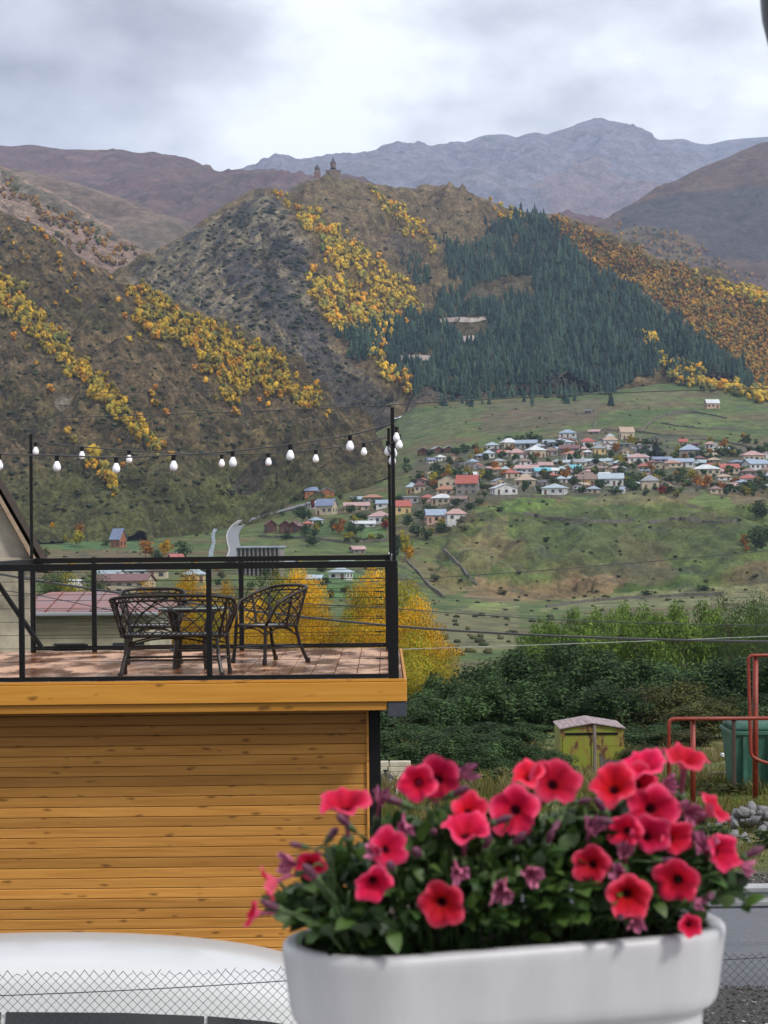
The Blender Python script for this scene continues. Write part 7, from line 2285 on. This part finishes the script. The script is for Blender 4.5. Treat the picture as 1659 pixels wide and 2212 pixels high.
def petunias():
    r = np.random.default_rng(17)
    base = PC - Vector((0, 0, .03))
    t = empty('petunia_plant', base); tag(t, 'bushy petunia with pink-red trumpet flowers growing in the white planter', 'flowers')
    F_ = [flower_mesh(r, .03, h_, dr) for h_, dr in ((1.3, .1), (1.0, .22), (1.7, .15), (1.3, .38), (1.9, .35))]
    Wl = [flower_mesh(r, .03, 1.0, .1, True) for _ in range(4)]
    M_stem = mat_plain('petunia_stem', (.04, .075, .022), rough=.6, scale=60, bump=0)
    M_dark = mat_plain('petunia_bud_skin', (.085, .018, .045), rough=.55, scale=90, var=.4, bump=.2, bdist=.001)
    cal = MB().lathe([(.0022, -.004), (.0042, 0), (.0046, .006), (.0062, .013), (.0068, .019)], 7).me('calyx', M_stem, True)
    bud = MB().lathe([(.002, 0), (.0045, .006), (.0052, .014), (.0066, .024), (.0062, .031), (.003, .038), (.0006, .041)], 8).me('bud', M_dark, True)

    def dc(px): return 2.63 + (px - 1097) / FD * 2.63 * math.tan(YAW)

    def depth(px, py): return dc(px) + float(np.interp(py, [1640, 1720, 1800, 1880, 1960, 2010], [.01, -.03, -.085, -.125, -.145, -.14]))

    def soil_pt(p):
        q = p - PC
        a = max(-.22, min(.22, q.dot(EX) * .78)); b = max(-.05, min(.05, q.dot(EY) * .4))
        return PC + EX * a + EY * b + Vector((0, 0, -.03))
    stems = MB()

    def stem(p, dr, s=1.0):
        g = soil_pt(p)
        m1 = g.lerp(p, .45) + Vector((0, 0, .02)); m2 = p - dr * .03 * s
        pts = spline([g - base, m1 - base, m2 - base, p - base], 4)
        stems.tube(pts, [.0016] * (len(pts) - 3) + [.0014, .0013, .0013], 5)

    def put(me, px, py, rad, dr, nm, k=1.0):
        dr = Vector(dr).normalized()
        d = depth(px, py)
        c = P(px, py, d)
        s = rad / FD * d / .03
        o_ = c - dr * (.05 * s)
        q = dr.to_track_quat('Z', 'Y')
        o = link(nm, me, t, o_ - base, (q.to_matrix() @ Matrix.Rotation(r.uniform(0, 6.28), 3, 'Z')).to_euler(), (s, s, s))
        link('calyx', cal, o, (0, 0, -.012))
        stem(o_ - dr * .015 * s, dr, s)
        CEN.append((c, s))
        return o
    CEN = []
    FL = [  # px, py, radius, facing
        (902, 1690, 38, (-.35, -1, .05), 0), (948, 1684, 44, (.1, -1, .1), 1), (744, 1744, 50, (-.1, -.55, 1), 2), (1014, 1753, 36, (.35, -1, .5), 3), (1007, 1800, 50, (.1, -.6, 1), 2), (838, 1832, 38, (.6, -.8, .5), 3), (806, 1905, 40, (.1, -1, -.3), 4), (955, 1950, 46, (0, -1, .02), 0),
        (670, 1868, 30, (.3, -1, 0), 3), (590, 1905, 34, (-1, -.45, -.25), 4), (1112, 1750, 50, (-.15, -1, .12), 1), (1197, 1690, 50, (.25, -.9, .6), 0), (1142, 1678, 34, (-.2, -.5, .9), 2), (1326, 1700, 46, (-.1, -.75, .7), 2), (1380, 1690, 40, (.25, -.8, .6), 0), (1407, 1748, 50, (.05, -1, .05), 1),
        (1391, 1660, 44, (0, -.45, 1), 2), (1478, 1648, 46, (.05, -.32, 1), 2), (1352, 1794, 34, (-.5, -.9, .1), 3), (1400, 1806, 38, (.15, -.8, .35), 4), (1452, 1812, 34, (.5, -.8, .2), 4), (1278, 1866, 37, (-.45, -1, .2), 3), (1357, 1932, 45, (.1, -1, -.05), 4), (1463, 1900, 45, (-.3, -1, .1), 3),
        (1552, 1840, 36, (.7, -.8, .1), 4), (1536, 1752, 40, (.75, -.35, .7), 2), (1489, 1998, 24, (.2, -1, .1), 4), (555, 1972, 26, (-1, -.3, .1), 4)]
    for px, py, rd, dr, k in FL: put(F_[k], px, py, rd * 1.1, dr, 'flower')
    for px, py, rd, dr in ((630, 1866, 30, (-.6, -.8, .2)), (822, 1732, 26, (.2, -.6, .8)), (872, 1784, 26, (0, -.9, -.4)), (989, 1882, 26, (.1, -.9, -.3)), (1003, 1675, 26, (.6, -.6, .5)), (1086, 1920, 32, (-.2, -.9, -.3)), (1149, 1886, 32, (.1, -.9, -.1)), (1278, 1794, 32, (.2, -.6, .6)), (1350, 1846, 27, (-.1, -.7, .6)),
                           (1340, 1885, 26, (-.3, -.9, .1)), (1372, 1990, 26, (.1, -1, -.3)), (1523, 1830, 32, (-.2, -.8, .6)), (1489, 1755, 32, (.1, -.9, .1)), (1437, 1697, 28, (.4, -.8, .2)), (1606, 1870, 22, (1, -.3, -.15)), (812, 1840, 24, (-.4, -.8, .3)), (1505, 1945, 18, (.6, -.6, -.6))):
        put(Wl[r.integers(4)], px, py, rd * 1.3, dr, 'wilted_flower')
    for px, py in ((690, 1905), (612, 1968), (708, 1815), (935, 1800), (910, 1850), (1045, 1840), (1210, 1770), (1240, 1735), (1180, 1830), (1310, 1760), (1600, 1855), (760, 1790), (850, 1880), (1060, 1780), (1420, 1860), (1540, 1930), (660, 1830), (970, 1720), (1265, 1770), (880, 1740), (1100, 1830), (1330, 1980)):
        d = depth(px, py); c = P(px, py, d)
        dr = Vector((r.normal(0, .6) + (px - 1097) / 700, -.5, r.uniform(-.2, 1))).normalized()
        s = r.uniform(.6, 1.0)
        o = link('bud', bud, t, c - base, dr.to_track_quat('Z', 'Y').to_euler(), (s, s, s))
        link('calyx', cal, o, (0, 0, -.008)); stem(c - dr * .008, dr)
    # foliage mound in the pot's own frame
    def hmax(a): return float(np.interp(a, [-.30, -.25, -.2, -.12, -.03, .05, .12, .2, .25, .29], [.05, .085, .115, .14, .155, .14, .14, .16, .135, .06]))
    lm = [leaf_me(r) for _ in range(8)]
    pts = []
    while len(pts) < 3000:
        a = r.uniform(-.30, .29); b = r.uniform(-.125, .125); h = r.uniform(-.02, .2)
        top = hmax(a) * (1 - .55 * (abs(b) / .125) ** 2.2)
        edge = max(abs(a) / .30, abs(b) / .125)
        if h > top: continue
        shell = max(h / top, edge)
        if r.random() > .25 + .75 * max(0, (shell - .45) / .55): continue
        if edge > .93 and h < .0: continue
        if h < .03 and (abs(b) > .075 or abs(a) > .25): continue
        pts.append((a, b, h, shell))
    pts.sort(key=lambda q: (q[1] * 1.0 - q[2] * .3))
    Vs, Fs, Cs, n = [], [], [], 0
    for i, (a, b, h, sh) in enumerate(pts):
        p = PC + EX * a + EY * b + Vector((0, 0, h))
        if any((p - c_).length < .030 * s_ for c_, s_ in CEN) or any(p.y < c_.y + .01 and abs(p.x / p.y - c_.x / c_.y) < .009 * s_ and abs((p.z - EYE) / p.y - (c_.z - EYE) / c_.y) < .009 * s_ for c_, s_ in CEN): continue
        out = (EX * (a / .3) * .7 + EY * (b / .12) * .9 + Vector((0, 0, .25 + h * 2))) + Vector(r.normal(0, .5, 3))
        out.normalize()
        y = out
        z = (Vector((0, 0, 1)) + Vector(r.normal(0, .45, 3)))
        x = y.cross(z)
        if x.length < .1: x = y.cross(Vector((1, 0, 0)))
        x.normalize(); z = x.cross(y)
        Rm = Matrix((x, y, z)).transposed()
        s = r.uniform(.6, 1.35)
        k = r.integers(8)
        if i < 300:
            link('leaf', lm[k][0], t, p - base, Rm.to_euler(), (s, s, s))
        else:
            M3 = np.array(Rm) * s
            Vs.append(lm[k][1] @ M3.T + np.array(p - base)); Fs.append(lm[k][2] + n); n += len(lm[k][1]); Cs.append(lm[k][3] * r.uniform(.75, 1.2))
    fo = mk('foliage', np.concatenate(Vs), np.concatenate(Fs), M_pleaf, t, True, np.concatenate(Cs)); tag(fo, kind='stuff')
    for k in range(60):
        a, b = r.uniform(-.27, .27), r.uniform(-.09, .09)
        h = hmax(a) * r.uniform(.5, .95)
        p = PC + EX * a + EY * b + Vector((0, 0, h)); stem(p, Vector((0, 0, 1)))
    tag(stems.build('stem', M_stem, t, smooth=True), kind='stuff')


petunias()


# dark hanging lantern at the upper right
def lantern():
    d = 3.6
    c = P(1702, 0, d)
    t = empty('hanging_lantern', c + Vector((0, 0, .36))); tag(t, 'dark rounded hanging lantern at the top right corner', 'lantern')
    s = d / FD
    prof = [(2, -165), (22, -160), (33, -130), (44, -93), (50, -67), (55.5, -44), (59, -5), (60, 40), (55, 110), (40, 170), (18, 205), (6, 215)]
    MB().lathe([(a * s, b * s - .36) for a, b in prof], 28).build('shade', mat_plain('dark_bronze', (.02, .02, .024), rough=.35, scale=20, bump=.05), t, smooth=True)
    MB().tube([(0, 0, -.36 + 210 * s), (0, 0, .6)], .006, 6).build('cord', M_cable, t)


lantern()

# ------------------------------------------------------------------ haze
hm = bpy.data.materials.new('haze_air')
hm.use_nodes = True
hm.node_tree.nodes.remove(hm.node_tree.nodes['Principled BSDF'])
pv = hm.node_tree.nodes.new('ShaderNodeVolumePrincipled')
pv.inputs['Color'].default_value = (0.56, 0.70, 1.0, 1)
pv.inputs['Density'].default_value = 0.52e-4
pv.inputs['Anisotropy'].default_value = 0.0
hm.node_tree.links.new(pv.outputs[0], hm.node_tree.nodes['Material Output'].inputs['Volume'])
hz = MB().box((-6500, -300, -27), (6500, 12500, 1905)).build('haze', hm)
tag(hz, 'pale blue air between the valley and the far peaks', 'haze', kind='stuff')
